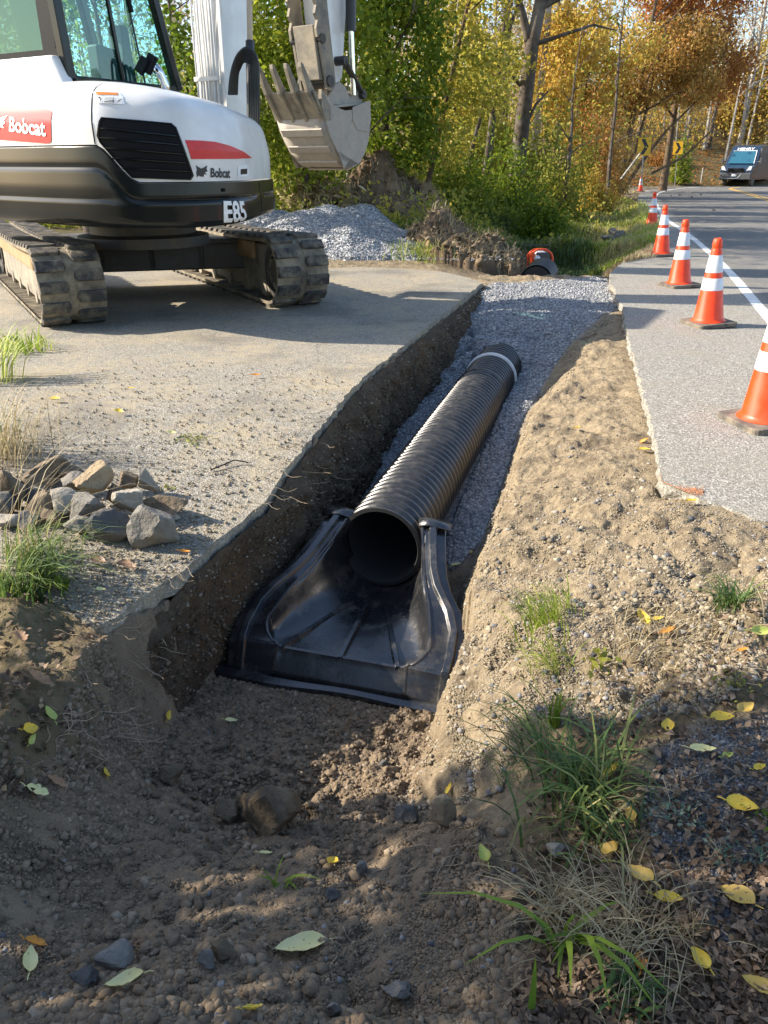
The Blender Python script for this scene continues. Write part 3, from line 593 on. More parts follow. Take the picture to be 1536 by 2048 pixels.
k = NM('tinted_glass'); tr = k.n('ShaderNodeBsdfTransparent'); tr.inputs[0].default_value = (.62, .90, .90, 1); gl = k.n('ShaderNodeBsdfGlossy'); gl.inputs['Roughness'].default_value = .02
mx = k.n('ShaderNodeMixShader'); mx.inputs[0].default_value = .07; k.l(tr.outputs[0], mx.inputs[1]); k.l(gl.outputs[0], mx.inputs[2]); k.l(mx.outputs[0], k.out.inputs[0]); M['glass'] = k.m
k = NM('dark_glass'); tr = k.n('ShaderNodeBsdfTransparent'); tr.inputs[0].default_value = (.40, .55, .48, 1); gl = k.n('ShaderNodeBsdfGlossy'); gl.inputs['Roughness'].default_value = .03; gl.inputs[0].default_value = (.5, .7, .6, 1)  # dark green tint stands in for trees reflected in the rear window
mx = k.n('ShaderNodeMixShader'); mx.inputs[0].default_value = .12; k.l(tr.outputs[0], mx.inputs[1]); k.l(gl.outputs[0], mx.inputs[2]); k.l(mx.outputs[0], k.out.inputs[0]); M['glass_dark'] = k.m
EX = empty('excavator', (-2.5, 9.0, 0), 0, 'white and black tracked excavator parked on the old driveway beside the trench', 'excavator')
def EL(p): return Vector(p) - Vector((-2.5, 9.0, 0))
def eb(m, name, mat, parent=None, **kw):
    """build a mesh given in world coordinates as a part of the excavator"""
    m.v = [tuple(EL(Vector(v) * EX_CAM_SCALE + Vector((0, 0, CAMH * (1 - EX_CAM_SCALE))))) for v in m.v]; return m.build(name, mat, EX if parent is None else parent, **kw)  # vertices are scaled towards the camera position, keeping their image pixels
EX_CAM_SCALE = .79      # upper structure is scaled about the camera by this factor
# -- house: a plan outline swept up through a profile
OUT = crv([(-4.3, 11.3), (-5.0, 10.2), (-4.75, 9.5), (-4.0, 8.87), (-3.3, 8.36), (-2.7, 8.03), (-2.1, 8.0), (-1.68, 8.26), (-1.45, 8.75), (-1.36, 9.4), (-1.32, 10.0), (-1.42, 10.35), (-1.75, 10.75), (-2.3, 11.05), (-3.3, 11.4), (-4.3, 11.3)], 8)
OUTL = [0]
for i in range(1, len(OUT)): OUTL.append(OUTL[-1] + math.dist(OUT[i], OUT[i - 1]))
def outl(s):
    s = max(0, min(OUTL[-1] - 1e-6, s)); i = int(np.searchsorted(OUTL, s, 'right')) - 1; t = (s - OUTL[i]) / (OUTL[i + 1] - OUTL[i])
    p = Vector(OUT[i]).lerp(Vector(OUT[i + 1]), t); e = .06
    def q(s_):
        s_ = max(0, min(OUTL[-1] - 1e-6, s_)); j = int(np.searchsorted(OUTL, s_, 'right')) - 1; return Vector(OUT[j]).lerp(Vector(OUT[j + 1]), (s_ - OUTL[j]) / (OUTL[j + 1] - OUTL[j]))
    d = (q(s + e) - q(s - e)).normalized(); return p, Vector((d.y, -d.x))       # outward normal
def s_at(x, y): return OUTL[int(np.argmin([math.hypot(a - x, b - y) for a, b in OUT]))]
S_C = s_at(-2.7, 8.03); S_SEAM = S_C - .05; S_E = s_at(-1.42, 10.35)
def ztop(s): 
    a = s_at(-3.3, 8.36); t = (s - a) / (S_E - a); return 2.04 - .03 * smoothstep(t * 2) - .22 * max(0, min(1.2, t)) ** 1.3
def zsplit(s):                                    # black skirt / white hood boundary
    t = smoothstep((s - S_SEAM) / .42); return 1.455 * (1 - t) + 1.13 * t
def HS(s, z, off=0.0):
    """point on the hood side; z in metres"""
    zt = ztop(s); zs = zsplit(s); p, n = outl(s)
    q = (z - zs) / (zt - zs)
    prof = [(-.2, .035), (0, .035), (.35, .03), (.52, .05), (.72, .085), (.80, .11), (.88, .17), (.94, .26), (.985, .40), (1.0, .62)]
    ins = lerpt(q, prof); p = p - n * (ins - off); return Vector((p.x, p.y, z))
SS = list(np.linspace(s_at(-5.0, 10.2), s_at(-1.75, 10.75), 90))
rows = []
for q in [0, .03, .12, .22, .35, .45, .52, .6, .66, .72, .76, .80, .84, .88, .91, .94, .965, .985, .995, 1.0]:
    rows.append([HS(s, zsplit(s) + q * (ztop(s) - zsplit(s))) for s in SS])
m = MB(); m.grid(rows); cen = Vector((-3.2, 9.8, 0)); cap = [Vector((p.x, p.y, p.z)) for p in rows[-1]]
n0 = len(m.v); m.v += [tuple(p) for p in cap] + [(cen.x, cen.y, 2.0)]; c0 = n0 + len(cap); m.f += [(n0 + i, n0 + i + 1, c0) for i in range(len(cap) - 1)]
eb(m, 'engine_hood', M['white_enamel'], smooth=35)
def zbot(s): t = smoothstep((s - s_at(-1.68, 8.26)) / 1.6); return .70 + .03 * t
def SK(s, q, off=0):
    zs = zsplit(s); zb = zbot(s); z = zb + q * (zs - zb); p, n = outl(s); w1 = S_SEAM
    # horizontal styling creases that run round the counterweight
    ins = lerpt(q, [(0, .20), (.02, .09), (.08, .03), (.16, .0), (.5, -.01), (.97, .0), (1.0, .04)])
    zc1 = .70 + .27; zc2 = zsplit(s) - .20 if s < S_SEAM + .3 else .70 + .27
    for zc_, a in ((zc1, .014), (zc2, .012)):
        d = (z - zc_) / .016
        ins += a * math.exp(-d * d) if s < S_E - 1.35 or s > S_E - .95 else 0
    ins += .010 * smoothstep((z - zc1) / .03)
    p = p - n * (ins - off); return Vector((p.x, p.y, z))
rows = [[SK(s, q) for s in SS] for q in [0, .02, .05, .08, .12, .16, .2, .24, .27, .29, .31, .33, .35, .37, .39, .42, .46, .5, .55, .58, .60, .62, .64, .66, .68, .70, .72, .74, .76, .8, .85, .9, .95, .97, .985, 1.0]]
m = MB(); m.grid(rows); n0 = len(m.v); m.v += [tuple(p) for p in rows[0]] + [(cen.x + .2, cen.y - .2, .74)]; c0 = len(m.v) - 1; m.f += [(n0 + i + 1, n0 + i, c0) for i in range(len(SS) - 1)]
eb(m, 'counterweight_skirt', M['black_enamel'], smooth=35)
# seams
def seam(s, z0, z1, fn, name, wd=.008):
    m = MB(); rr = []
    for q in range(16):
        z = z0 + (z1 - z0) * q / 15; rr.append([fn(s - wd, z, .001), fn(s - wd * .5, z, .004), fn(s + wd * .5, z, .004), fn(s + wd, z, .001)])
    m.grid(rr); return eb(m, name, M['grille_black'], smooth=30)
seam(S_SEAM, 1.46, 1.98, HS, 'panel_gap')
seam(S_E - 1.12, 0.06, .98, lambda s, q, o: SK(s, q, o), 'panel_gap')
# inverse mapping used once to read decal corners: pixel -> (s, z) on the hood
def proj(p):
    z = p[2] - CAMH; f = p[1] * CP - z * SP; u = p[1] * SP + z * CP; return (768 + FPX * p[0] / f, 1024 - FPX * u / f)
_grid = [(s, z, proj(HS(s, z))) for s in np.linspace(s_at(-4.9, 9.7), S_E + .2, 150) for z in np.linspace(1.05, 2.02, 90) if z >= zsplit(s) - .01 and z <= ztop(s)]
_gs = np.array([g[2] for g in _grid]); _gz = np.array([g[:2] for g in _grid])
def SZ(px, py):
    d = np.hypot(_gs[:, 0] - px, _gs[:, 1] - py); i = np.argsort(d)[:4]; w_ = 1 / (d[i] + .3); return tuple((_gz[i] * w_[:, None]).sum(0) / w_.sum())
def bilq(c4, u, v):
    a, b, c_, d = [np.array(x) for x in c4]; return tuple((a * (1 - u) + b * u) * (1 - v) + (d * (1 - u) + c_ * u) * v)
def on_hood(name, poly, mat, quad, off, fn=HS, parent=None, sub=14, th=0):
    """poly in unit coordinates of quad (bl,br,tr,tl in s,z); filled, cut fine and laid on the hood"""
    bm = bmesh.new(); vs = [bm.verts.new((x, y, 0)) for x, y in poly]; bm.faces.new(vs)
    for ax in (0, 1):
        for i in range(1, sub):
            c_ = i / sub; co = (c_, 0, 0) if ax == 0 else (0, c_, 0); no = (1, 0, 0) if ax == 0 else (0, 1, 0)
            bmesh.ops.bisect_plane(bm, geom=bm.verts[:] + bm.edges[:] + bm.faces[:], plane_co=co, plane_no=no)
    m = MB(); m.v = [tuple(fn(*bilq(quad, v.co.x, v.co.y), off)) for v in bm.verts]; bm.verts.index_update(); m.f = [tuple(v.index for v in f.verts) for f in bm.faces]; bm.free()
    return eb(m, name, mat, parent, smooth=60)
def rrect(r=.06, asp=1):
    o = []
    for cx, cy, a in ((1 - r, r * asp, -90), (1 - r, 1 - r * asp, 0), (r, 1 - r * asp, 90), (r, r * asp, 180)):
        for q in range(5): t = R(a + q * 22.5); o.append((cx + r * math.cos(t), cy + r * asp * math.sin(t)))
    return o
def hood_text(name, body, mat, quad, off, bold=0, fn=HS, parent=None):
    vs, fs, wd = text_mb(body, 1.0, 0, 1, bold); bm = bmesh.new(); bv = [bm.verts.new((v.x / wd, v.y, 0)) for v in vs]
    for f in fs:
        try: bm.faces.new([bv[i] for i in f])
        except ValueError: pass
    for i in range(1, 12):
        bmesh.ops.bisect_plane(bm, geom=bm.verts[:] + bm.edges[:] + bm.faces[:], plane_co=(i / 12, 0, 0), plane_no=(1, 0, 0))
    m = MB(); m.v = [tuple(fn(*bilq(quad, v.co.x, v.co.y), off)) for v in bm.verts]; bm.verts.index_update(); m.f = [tuple(v.index for v in f.verts) for f in bm.faces]; bm.free()
    return eb(m, name, mat, parent)
def quad_px(*c): return [SZ(*p) for p in c]
CAT = [(.08, .0), (.0, .45), (.1, .62), (.0, 1.0), (.22, .78), (.42, .72), (.60, .78), (1.0, 1.0), (.84, .68), (.92, .5), (.78, .40), (.86, .22), (.66, .28), (.56, .05), (.40, .12), (.28, .25), (.30, .05), (.16, .18)]
# red name plate on the rear panel (runs out of the picture on the left)
q = quad_px((-62, 274), (104, 287), (106, 219), (-62, 203)); pl = on_hood('name_plate', rrect(.05, 2), M['red_decal'], q, .006)
hood_text('lettering', 'Bobcat', M['white_decal'], quad_px((20, 262), (93, 272), (92, 241), (21, 233)), .011, .03, parent=pl)
on_hood('cat_emblem', CAT, M['white_decal'], quad_px((-22, 264), (16, 264), (18, 230), (-22, 226)), .011, parent=pl)
# cooling grille
gq = quad_px((262, 355), (383, 358), (345, 252), (200, 238)); gc = [(.0, .84), (.02, .97), (.1, 1.0), (.93, 1.0), (1.0, .93), (1.0, .06), (.97, .0), (.10, .0), (.0, .08)]
def GP(px, py): return SZ(px, py)
gpoly = [(200, 243), (206, 236), (340, 248), (350, 256), (382, 350), (378, 358), (268, 354), (255, 344), (203, 285), (198, 272)]
def px_poly(name, pts, mat, off, parent=None, sub=14):
    pts = [SZ(*p) for p in pts]; s0, s1 = min(p[0] for p in pts), max(p[0] for p in pts); z0, z1 = min(p[1] for p in pts), max(p[1] for p in pts)
    return on_hood(name, [((a - s0) / (s1 - s0), (b - z0) / (z1 - z0)) for a, b in pts], mat, [(s0, z0), (s1, z0), (s1, z1), (s0, z1)], off, parent=parent, sub=sub)
gf = px_poly('cooling_grille', gpoly, M['grille_black'], .008)
def gx(yy):   # left and right ends of a slat at pixel height (left end)
    pts = gpoly; xs = []
    return xs
for i, (x0, y0, x1, y1) in enumerate([(202, 256, 352, 272), (202, 275, 358, 290), (213, 296, 364, 309), (230, 316, 371, 326), (247, 336, 377, 343)]):
    m = MB(); a, b = SZ(x0, y0), SZ(x1, y1); rr = []
    for q_ in range(25):
        t = q_ / 24; s, z = a[0] + (b[0] - a[0]) * t, a[1] + (b[1] - a[1]) * t; rr.append([HS(s, z + .012, .010), HS(s, z + .004, .024), HS(s, z - .004, .024), HS(s, z - .012, .010)])
    m.grid(rr); eb(m, 'slat', M['black_enamel'], gf, smooth=50)
m = MB(); ring = [SZ(*p) for p in gpoly]; cs = sum(p[0] for p in ring) / 10, sum(p[1] for p in ring) / 10; rr = []
for k_, (sc_, of_) in enumerate(((.985, .010), (1.0, .020), (1.03, .020), (1.045, .002))):
    rr.append([HS(cs[0] + (p[0] - cs[0]) * sc_, cs[1] + (p[1] - cs[1]) * sc_, of_) for i in range(10) for t in (0, .25, .5, .75) for p in [(ring[i][0] + (ring[(i + 1) % 10][0] - ring[i][0]) * t, ring[i][1] + (ring[(i + 1) % 10][1] - ring[i][1]) * t)]])
m.grid(rr, closed=True); eb(m, 'grille_surround', M['black_enamel'], gf, smooth=40)
px_poly('red_stripe', [(370, 280), (400, 281), (430, 284), (460, 292), (485, 303), (503, 316), (460, 318), (382, 318)], M['red_decal'], .006)
px_poly('cat_emblem', [(a * 22 + 393, 355 - b * 25) for a, b in CAT], M['black_decal'], .006, sub=4)
hood_text('lettering', 'Bobcat', M['black_decal'], quad_px((419, 354), (459, 355), (459, 336), (419, 335)), .006, .03)
dq = px_poly('spec_decal', [(475, 332), (496, 330), (497, 352), (475, 353)], M['white_decal'], .005, sub=3); px_poly('decal_print', [(480, 338), (493, 337), (493, 348), (480, 349)], M['black_enamel'], .008, dq, sub=2)
dq = px_poly('warning_decal', [(192, 183), (236, 184), (248, 195), (249, 209), (193, 206)], M['white_decal'], .006, sub=5)
px_poly('decal_header', [(193, 183.5), (235, 185), (238, 191), (193, 189)], M['orange_decal'], .009, dq, sub=3)
for x0 in (209, 229): px_poly('decal_rule', [(x0, 191), (x0 + 1.5, 191), (x0 + 1.5, 206), (x0, 206)], M['black_decal'], .009, dq, sub=2)
for yy in (194, 197, 200, 203): px_poly('decal_text', [(212, yy), (226, yy + .5), (226, yy + 1.3), (212, yy + .8)], M['black_decal'], .009, dq, sub=2)
px_poly('decal_drawing', [(197, 194), (199, 193), (205, 200), (204, 204), (202, 203), (200, 198)], M['black_decal'], .009, dq, sub=2); px_poly('decal_drawing', [(242, 196), (244, 198), (238, 206), (233, 205), (239, 201)], M['black_decal'], .009, dq, sub=2)
# model lettering and the mounting holes on the bumper corner
_g2 = [(s, q, proj(SK(s, q))) for s in np.linspace(s_at(-2.7, 8.03), S_E + .3, 120) for q in np.linspace(0.06, .98, 70)]; _a2 = np.array([g[2] for g in _g2]); _b2 = np.array([g[:2] for g in _g2])
def SQ(px, py): d = np.hypot(_a2[:, 0] - px, _a2[:, 1] - py); i = np.argsort(d)[:4]; w_ = 1 / (d[i] + .3); return tuple((_b2[i] * w_[:, None]).sum(0) / w_.sum())
_sm = lambda s, q, o: SK(s, q, o + .012)
hood_text('model_lettering', 'E85', M['white_decal'], [SQ(445, 443), SQ(486, 441), SQ(485, 401), SQ(443, 401)], .006, .028, fn=_sm)
for (x, y) in ((445, 380), (530, 372)):
    s, q = SQ(x, y); m = MB(); c_ = _sm(s, q, .0); _, n_ = outl(s); m.lathe([(.001, .006), (.018, .006), (.018, .0)], c_, (n_.x, n_.y, 0), 12); eb(m, 'bolt_hole', M['grille_black'])
def glow(name, pts, col):
    pts = [SQ(*p) for p in pts]; s0, s1 = min(p[0] for p in pts), max(p[0] for p in pts); z0, z1 = min(p[1] for p in pts), max(p[1] for p in pts)
# -- deck, cab
FW = Vector((.5, .866, 0)); LF = Vector((-.866, .5, 0)); UP = Vector((0, 0, 1))
A0 = Vector(PD(137, 146, 9.35)); A0.z = 2.1
def cabp(f, l, z): return A0 + FW * f + LF * l + UP * z
cabw = 1.25; cabl = 1.62
cab = MB()
for (f, l, f2, l2, w_) in ((0, 0, -.06, .02, .11), (cabl, 0, cabl - .30, .05, .10), (0, cabw, -.06, cabw - .05, .1), (cabl, cabw, cabl - .30, cabw - .05, .1)):
    cab.bar(cabp(f, l, 0), cabp(f2, l2, 1.25), w_, w_, FW)
cab.bar(cabp(.05, 0, .0), cabp(cabl, 0, .0), .08, .09); cab.bar(cabp(cabl, 0, .0), cabp(cabl, cabw, .0), .09, .09); cab.bar(cabp(0, cabw, .0), cabp(cabl, cabw, .0), .09, .09)
cab.bar(cabp(-.06, 0, 1.22), cabp(cabl - .3, .05, 1.22), .1, .1); cab.bar(cabp(-.06, cabw, 1.22), cabp(cabl - .3, cabw - .05, 1.22), .1, .1); cab.bar(cabp(-.06, 0, 1.22), cabp(-.06, cabw, 1.22), .1, .1)
cabo = eb(cab, 'cab', M['black_enamel'], bevel=.012)
m = MB(); m.prism([(-.1, 0), (cabl - .28, 0), (cabl - .32, .12), (-.06, .14)], FW, UP, LF, cabp(0, -.02, 1.25), 0, cabw + .02); eb(m, 'cab_roof', M['white_enamel'], cabo, bevel=.03)
m = MB(); m.prism([(.06, .04), (cabl - .05, .04), (cabl - .33, 1.2), (0, 1.2)], FW, UP, LF, cabp(0, .045, 0), 0, .006); eb(m, 'side_glass', M['glass'], cabo)
m = MB(); m.bar(cabp(.78, .035, .04), cabp(.66, .035, 1.2), .035, .035, FW); m.bar(cabp(1.12, .03, .04), cabp(.93, .03, 1.2), .012, .02, FW); eb(m, 'sliding_window_frame', M['black_enamel'], cabo)
m = MB(); m.bar(cabp(1.02, .02, .74), cabp(.99, .02, .86), .04, .04, FW); eb(m, 'window_latch', M['grille_black'], cabo)
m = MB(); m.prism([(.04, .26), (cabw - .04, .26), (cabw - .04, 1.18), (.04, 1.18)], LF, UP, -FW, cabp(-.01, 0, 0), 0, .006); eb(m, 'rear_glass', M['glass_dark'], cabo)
m = MB(); m.prism([(.30, .30), (cabw - .1, .30), (cabw - .1, 1.36), (.30, 1.36), (.14, 1.36), (.14, .22), (cabw, .22), (cabw, .3)], LF, UP, FW, cabp(-.055, 0, 0), 0, .01)
m = MB(); m.bar(cabp(-.04, .0, .25), cabp(-.04, cabw, .25), .05, .07); m.bar(cabp(-.045, .17, .25), cabp(-.045, .17, 1.2), .2, .03, FW); eb(m, 'rear_window_frame', M['grille_black'], cabo)
m = MB(); m.prism([(-.10, -.12), (cabw + .2, -.12), (cabw + .2, .22), (.06, .22)], LF, UP, -FW, cabp(.0, -.02, 0), 0, .16); eb(m, 'rear_cab_panel', M['white_enamel'], cabo, bevel=.025)
m = MB(); m.prism([(.12, 0), (.62, 0), (.60, .10), (.12, .14)], FW, UP, LF, cabp(0, .3, -.05), 0, .6); m.prism([(.12, .08), (.30, .10), (.14, 1.05), (.0, 1.02)], FW, UP, LF, cabp(0, .34, 0), 0, .5); eb(m, 'seat', M['dark_steel'], cabo, bevel=.04)
m = MB(); m.prism([(.55, .0), (.9, .0), (.86, .36), (.55, .40)], FW, UP, LF, cabp(0, .12, 0), 0, .18); m.prism([(.9, .0), (1.08, .0), (1.02, .62), (.92, .62)], FW, UP, LF, cabp(0, .1, 0), 0, .24); eb(m, 'control_console', M['dark_steel'], cabo, bevel=.02)
m = MB(); a = Vector(PD(328, 164, 9.9)); m.tube([a + Vector((.02, 0, -.2)), a + Vector((.01, 0, -.02)), a + Vector((-.03, -.02, .08)), a + Vector((-.07, -.06, .15))], [.045, .045, .045, .047], 16, cap=False); eb(m, 'exhaust_pipe', M['chrome'], smooth=50, solid=.006)
m = MB(); a = Vector(PD(277, 146, 9.6)); m.bar(a, a + Vector((.10, .0, .14)), .05, .13, LF); a = Vector(PD(292, 146, 9.6)); m.bar(a, a + Vector((.1, .0, .17)), .05, .13, LF); eb(m, 'mirror', M['grille_black'], bevel=.01)
# -- undercarriage
EX_CAM_SCALE = 1.0
TD = Vector((-.51, .86, 0)).normalized(); TN = Vector((TD.y, -TD.x, 0))          # along the tracks; to the right
def track(near, L, name='track'):
    """near: centre of the near end on the ground"""
    r = .335; hw = .265; C0 = Vector(near) + TD * (r - .02); L -= 2 * r
    t = None
    def path(u, rr):                # u in metres along the belt, starting at the bottom near end
        per = 2 * L + 2 * math.pi * rr; u = u % per
        if u < L: return C0 + TD * u + UP * (r - rr), Vector((0, 0, -1))
        u -= L
        if u < math.pi * rr: a = u / rr; return C0 + TD * (L + rr * math.sin(a)) + UP * (r - rr * math.cos(a)), (TD * math.sin(a) - UP * math.cos(a))
        u -= math.pi * rr
        if u < L:
            sag = -.03 * math.sin(math.pi * u / L); return C0 + TD * (L - u) + UP * (r + rr + sag), UP.copy()
        u -= L; a = u / rr; return C0 - TD * (rr * math.sin(a)) + UP * (r + rr * math.cos(a)), (-TD * math.sin(a) + UP * math.cos(a))
    per = 2 * L + 2 * math.pi * (r - .03); N = 120; ro = r - .03; rows = []
    for i in range(N):
        p, n_ = path(per * i / N, ro)
        rows.append([p + TN * x + n_ * o for x, o in ((-hw, -.03), (-hw, 0), (-hw + .02, .004), (-.035, .004), (-.03, -.003), (.03, -.003), (.035, .004), (hw - .02, .004), (hw, 0), (hw, -.03))])
    rows.append(rows[0]); m = MB(); m.grid(rows); t = eb(m, name, M['rubber'], smooth=40)
    nl = int(per / .165); me_lug = MB()
    for i in range(nl):
        for side in (0, 1):
            u0 = per * (i + .5 * side) / nl; rr = []
            for q_ in range(4):
                uu = u0 + (.092 if True else 0) * (q_ / 3 - .5); p, n_ = path(uu, ro)
                x0, x1 = (-hw - .004, -.045) if side == 0 else (.045, hw + .004); h_ = .032
                sk = (.5 - q_ / 3) * .0
                e0, e1 = (x0, x1 + .02 * math.sin(q_)) if side == 0 else (x0 - .02 * math.sin(q_), x1)
                rr.append([p + TN * e0 + n_ * 0, p + TN * (e0 + .008) + n_ * h_, p + TN * (e1 - .008) + n_ * h_, p + TN * e1 + n_ * 0])
            mm = MB(); mm.grid(rr); mm.f += [tuple(range(0, 4))[::-1], tuple(range(12, 16))]; eb(mm, 'lug', M['rubber_lug'], t, bevel=.006)
    for z_, n in ((0, 0),):
        pass
    # running gear
    inner = MB(); inner.prism([(r * .2, .10), (L + .0, .10), (L, .50), (L * .9, .56), (r * .6, .56), (.1, .46)], TD, UP, TN, C0, -.14, .14); fr_ = eb(inner, 'track_frame', M['muddy_steel'], t, bevel=.02)
    inner = MB(); inner.prism([(.5, .40), (L - .2, .40), (L - .2, .575), (.5, .575)], TD, UP, TN, C0, -.19, -.14); eb(inner, 'frame_cover', M['rusty'], fr_, bevel=.03)
    for c_, rr_ in ((0, .27), (L, .27)):
        mm = MB(); mm.lathe([(.001, -.17), (.10, -.17), (.11, -.13), (.20, -.13), (.215, -.16), (rr_, -.16), (rr_ + .01, -.10), (rr_ + .01, .10), (rr_, .16), (.215, .16), (.20, .13), (.11, .13), (.10, .17), (.001, .17)], C0 + TD * c_ + UP * r, TN, 32); wheel = eb(mm, 'idler_wheel', M['dark_steel'], t, smooth=35)
        bm_ = MB()
        for b_ in range(8):
            a_ = b_ * math.pi / 4
            for sd in (-1, 1): bm_.lathe([(.014, 0), (.014, sd * .02), (.001, sd * .02)], C0 + TD * (c_ + .16 * math.cos(a_)) + UP * (r + .16 * math.sin(a_)) + TN * (sd * .13), TN, 6)
        eb(bm_, 'bolt_ring', M['dark_steel'], wheel)
    for q_ in range(6):
        mm = MB(); c_ = .35 + (L - .7) * q_ / 5; mm.lathe([(.001, -.15), (.07, -.15), (.085, -.13), (.085, -.05), (.06, -.04), (.06, .04), (.085, .05), (.085, .13), (.07, .15), (.001, .15)], C0 + TD * c_ + UP * .13, TN, 16); eb(mm, 'roller', M['muddy_steel'], t, smooth=35)
    return t, C0, L, r
tl = track((-2.60, 6.64, 0), 4.2); trk = track((-.76, 7.62, 0), 3.9)
m = MB(); c1, c2 = tl[1] + TD * 1.9, trk[1] + TD * 1.4; mid = (c1 + c2) / 2; ax = (c2 - c1).normalized()
m.bar(c1 + UP * .42 - TD * .5, c2 + UP * .42 - TD * .5 + ax * .1, .10, .30); m.bar(c1 + UP * .42 + TD * .5, c2 + UP * .42 + TD * .5, .10, .30); m.bar(c1 + UP * .55, c2 + UP * .55, 1.1, .06)
eb(m, 'centre_frame', M['dark_steel'], bevel=.015)
m = MB(); m.lathe([(.55, .56), (.62, .57), (.62, .66), (.50, .68), (.50, .86)], Vector((-2.35, 8.0, 0)), (0, 0, 1), 40); eb(m, 'slew_ring', M['dark_steel'], smooth=40)
for q_ in (-.5, 0, .5):
    m = MB(); m.bar(mid + UP * .28 + ax * q_ - TD * .56, mid + UP * .56 + ax * q_ - TD * .56, .03, .04); eb(m, 'frame_gusset', M['dark_steel'])
m = MB(); m.lathe([(.3, .80), (.75, .80), (.8, .92), (.3, .92)], Vector((-2.35, 8.0, 0)), (0, 0, 1), 40); eb(m, 'turntable_deck', M['dark_steel'], smooth=40)
# -- boom, stick, thumb, bucket
EX_CAM_SCALE = .79
B0 = Vector(PD(447, 170, 10.9)); B0.z = 1.2                       # near right edge of the boom at deck height
def bp(f, l, z): return B0 + FW * f + LF * l + UP * z
bw = .44; bt = 3.9
m = MB(); prof = [(0, 0), (.42, .0), (.50, 1.2), (.62, 2.4), (1.7, 3.6), (3.0, 3.75), (3.0, 4.1), (1.5, 4.05), (.12, 2.75), (.02, 1.2)]
m.prism([(a, b) for a, b in prof], FW, UP, LF, B0, 0, bw); boom = eb(m, 'boom', M['white_enamel'], bevel=.012)
m = MB()
for i, (x0, bend) in enumerate([(.06, .0), (.10, .02), (.145, -.01), (.19, .015), (.235, .0), (.28, .02), (.33, -.015), (.38, 0)]):
    pts = [bp(-.035 - .01 * (i % 2) + .003 * math.sin(j * 1.3 + i), x0 + .35 * bend * math.sin(j * .9 + i) + (.10 * smoothstep((j - 5) / 4) * (1 if i == 2 else 0)), .75 + j * .22) for j in range(10)]; mm = MB(); mm.tube(pts, .013, 8); eb(mm, 'hydraulic_line', M['white_enamel'], boom, smooth=60)
m = MB(); m.bar(bp(-.05, .02, 1.05), bp(-.05, bw - .02, 1.05), .03, .05); eb(m, 'line_clamp', M['dark_steel'] if False else M['white_enamel'], boom)
m = MB(); m.bar(bp(-.02, -.03, .1), bp(-.02, -.03, 2.8), .02, .05, LF); eb(m, 'boom_flange', M['white_enamel'], boom)
# boom lift cylinder and hose bundle on the right of the boom
m = MB(); a, b = Vector(PD(500, 235, 10.7)), Vector(PD(500, 82, 10.9)); m.tube([a - UP * .3, b], .055, 16); eb(m, 'lift_cylinder', M['hose'], boom, smooth=50)
m = MB(); m.tube([b, Vector(PD(498, -60, 11))], .035, 12); eb(m, 'lift_cylinder_rod', simple('tan_rod', (.52, .40, .26), .5), boom, smooth=50)
for i in range(6):
    y_ = 10.3 + .05 * i
    pts = [(458 + i * 3, 190), (462 + i * 2.6, 150), (472 + 1.5 * i, 116 + 4 * i), (487, 98 + 5 * i), (500, 98 + 5.5 * i), (513 - i * 2.2, 116 + 4 * i), (517 - i * 3.4, 150), (517 - i * 3.6, 255)]
    m = MB(); m.tube([PD(x, y, y_) for x, y in crv(pts, 4)], .017, 8); eb(m, 'hydraulic_hose', M['hose'], boom, smooth=60)
m = MB(); a = Vector(PD(467, 165, 10.55)); m.tube([a - UP * .05, a + UP * .1], .035, 8); m.tube([a + Vector((-.03, 0, -.12)), a + Vector((-.02, 0, .0))], .03, 6); eb(m, 'hose_fitting', M['chrome'], boom)
GW = Vector((math.sin(R(35)), math.cos(R(35)), 0)); LW = Vector((-GW.y, GW.x, 0))
BK = Vector(PD(700, 200, 12.6)); BKz = BK.z; BK0 = Vector((BK.x, BK.y, 0))
def kp(g, l, z): return BK0 + GW * g + LW * l + UP * z
# stick
EX_CAM_SCALE = .88  # stick, thumb and bucket also scaled about the camera
m = MB(); m.prism([(-.20, 2.30), (-.02, 2.28), (.12, 2.45), (.26, 3.5), (.20, 5.2), (-.45, 5.4), (-.50, 4.2), (-.34, 3.0)], GW, UP, LW, BK0, .22, .50); stick = eb(m, 'stick', M['white_enamel'], bevel=.01)
m = MB(); m.bar(kp(-.25, .36, 5.25), (bp(2.9, .2, 3.9) * .79 + Vector((0, 0, .273)) - Vector((0, 0, .156))) / .88, .3, .35); eb(m, 'stick_pivot', M['white_enamel'], boom, bevel=.01)
m = MB(); m.prism([(-.26, 2.02), (.02, 2.02), (.04, 2.34), (-.28, 2.34)], GW, UP, LW, BK0, .20, .52); eb(m, 'bucket_coupling', M['bucket_steel'], bevel=.01)
m = MB(); m.tube([kp(.18, .10, 3.0), kp(.22, .10, 5.0)], .075, 16); bc = eb(m, 'bucket_cylinder', M['hose'], stick, smooth=50)
m = MB(); m.tube([kp(.22, .10, 2.2), kp(.18, .10, 3.05)], .04, 14); eb(m, 'bucket_cylinder_rod', M['chrome'], stick, smooth=50)
m = MB(); m.bar(kp(-.02, .08, 2.62), kp(.42, .08, 2.22), .035, .10, LW); m.bar(kp(-.02, .56, 2.62), kp(.42, .56, 2.22), .035, .10, LW); m.tube([kp(-.02, .04, 2.62), kp(-.02, .60, 2.62)], .06, 12); m.tube([kp(.42, .04, 2.22), kp(.42, .60, 2.22)], .06, 12); eb(m, 'link_arm', M['dark_steel'], stick, bevel=.006)
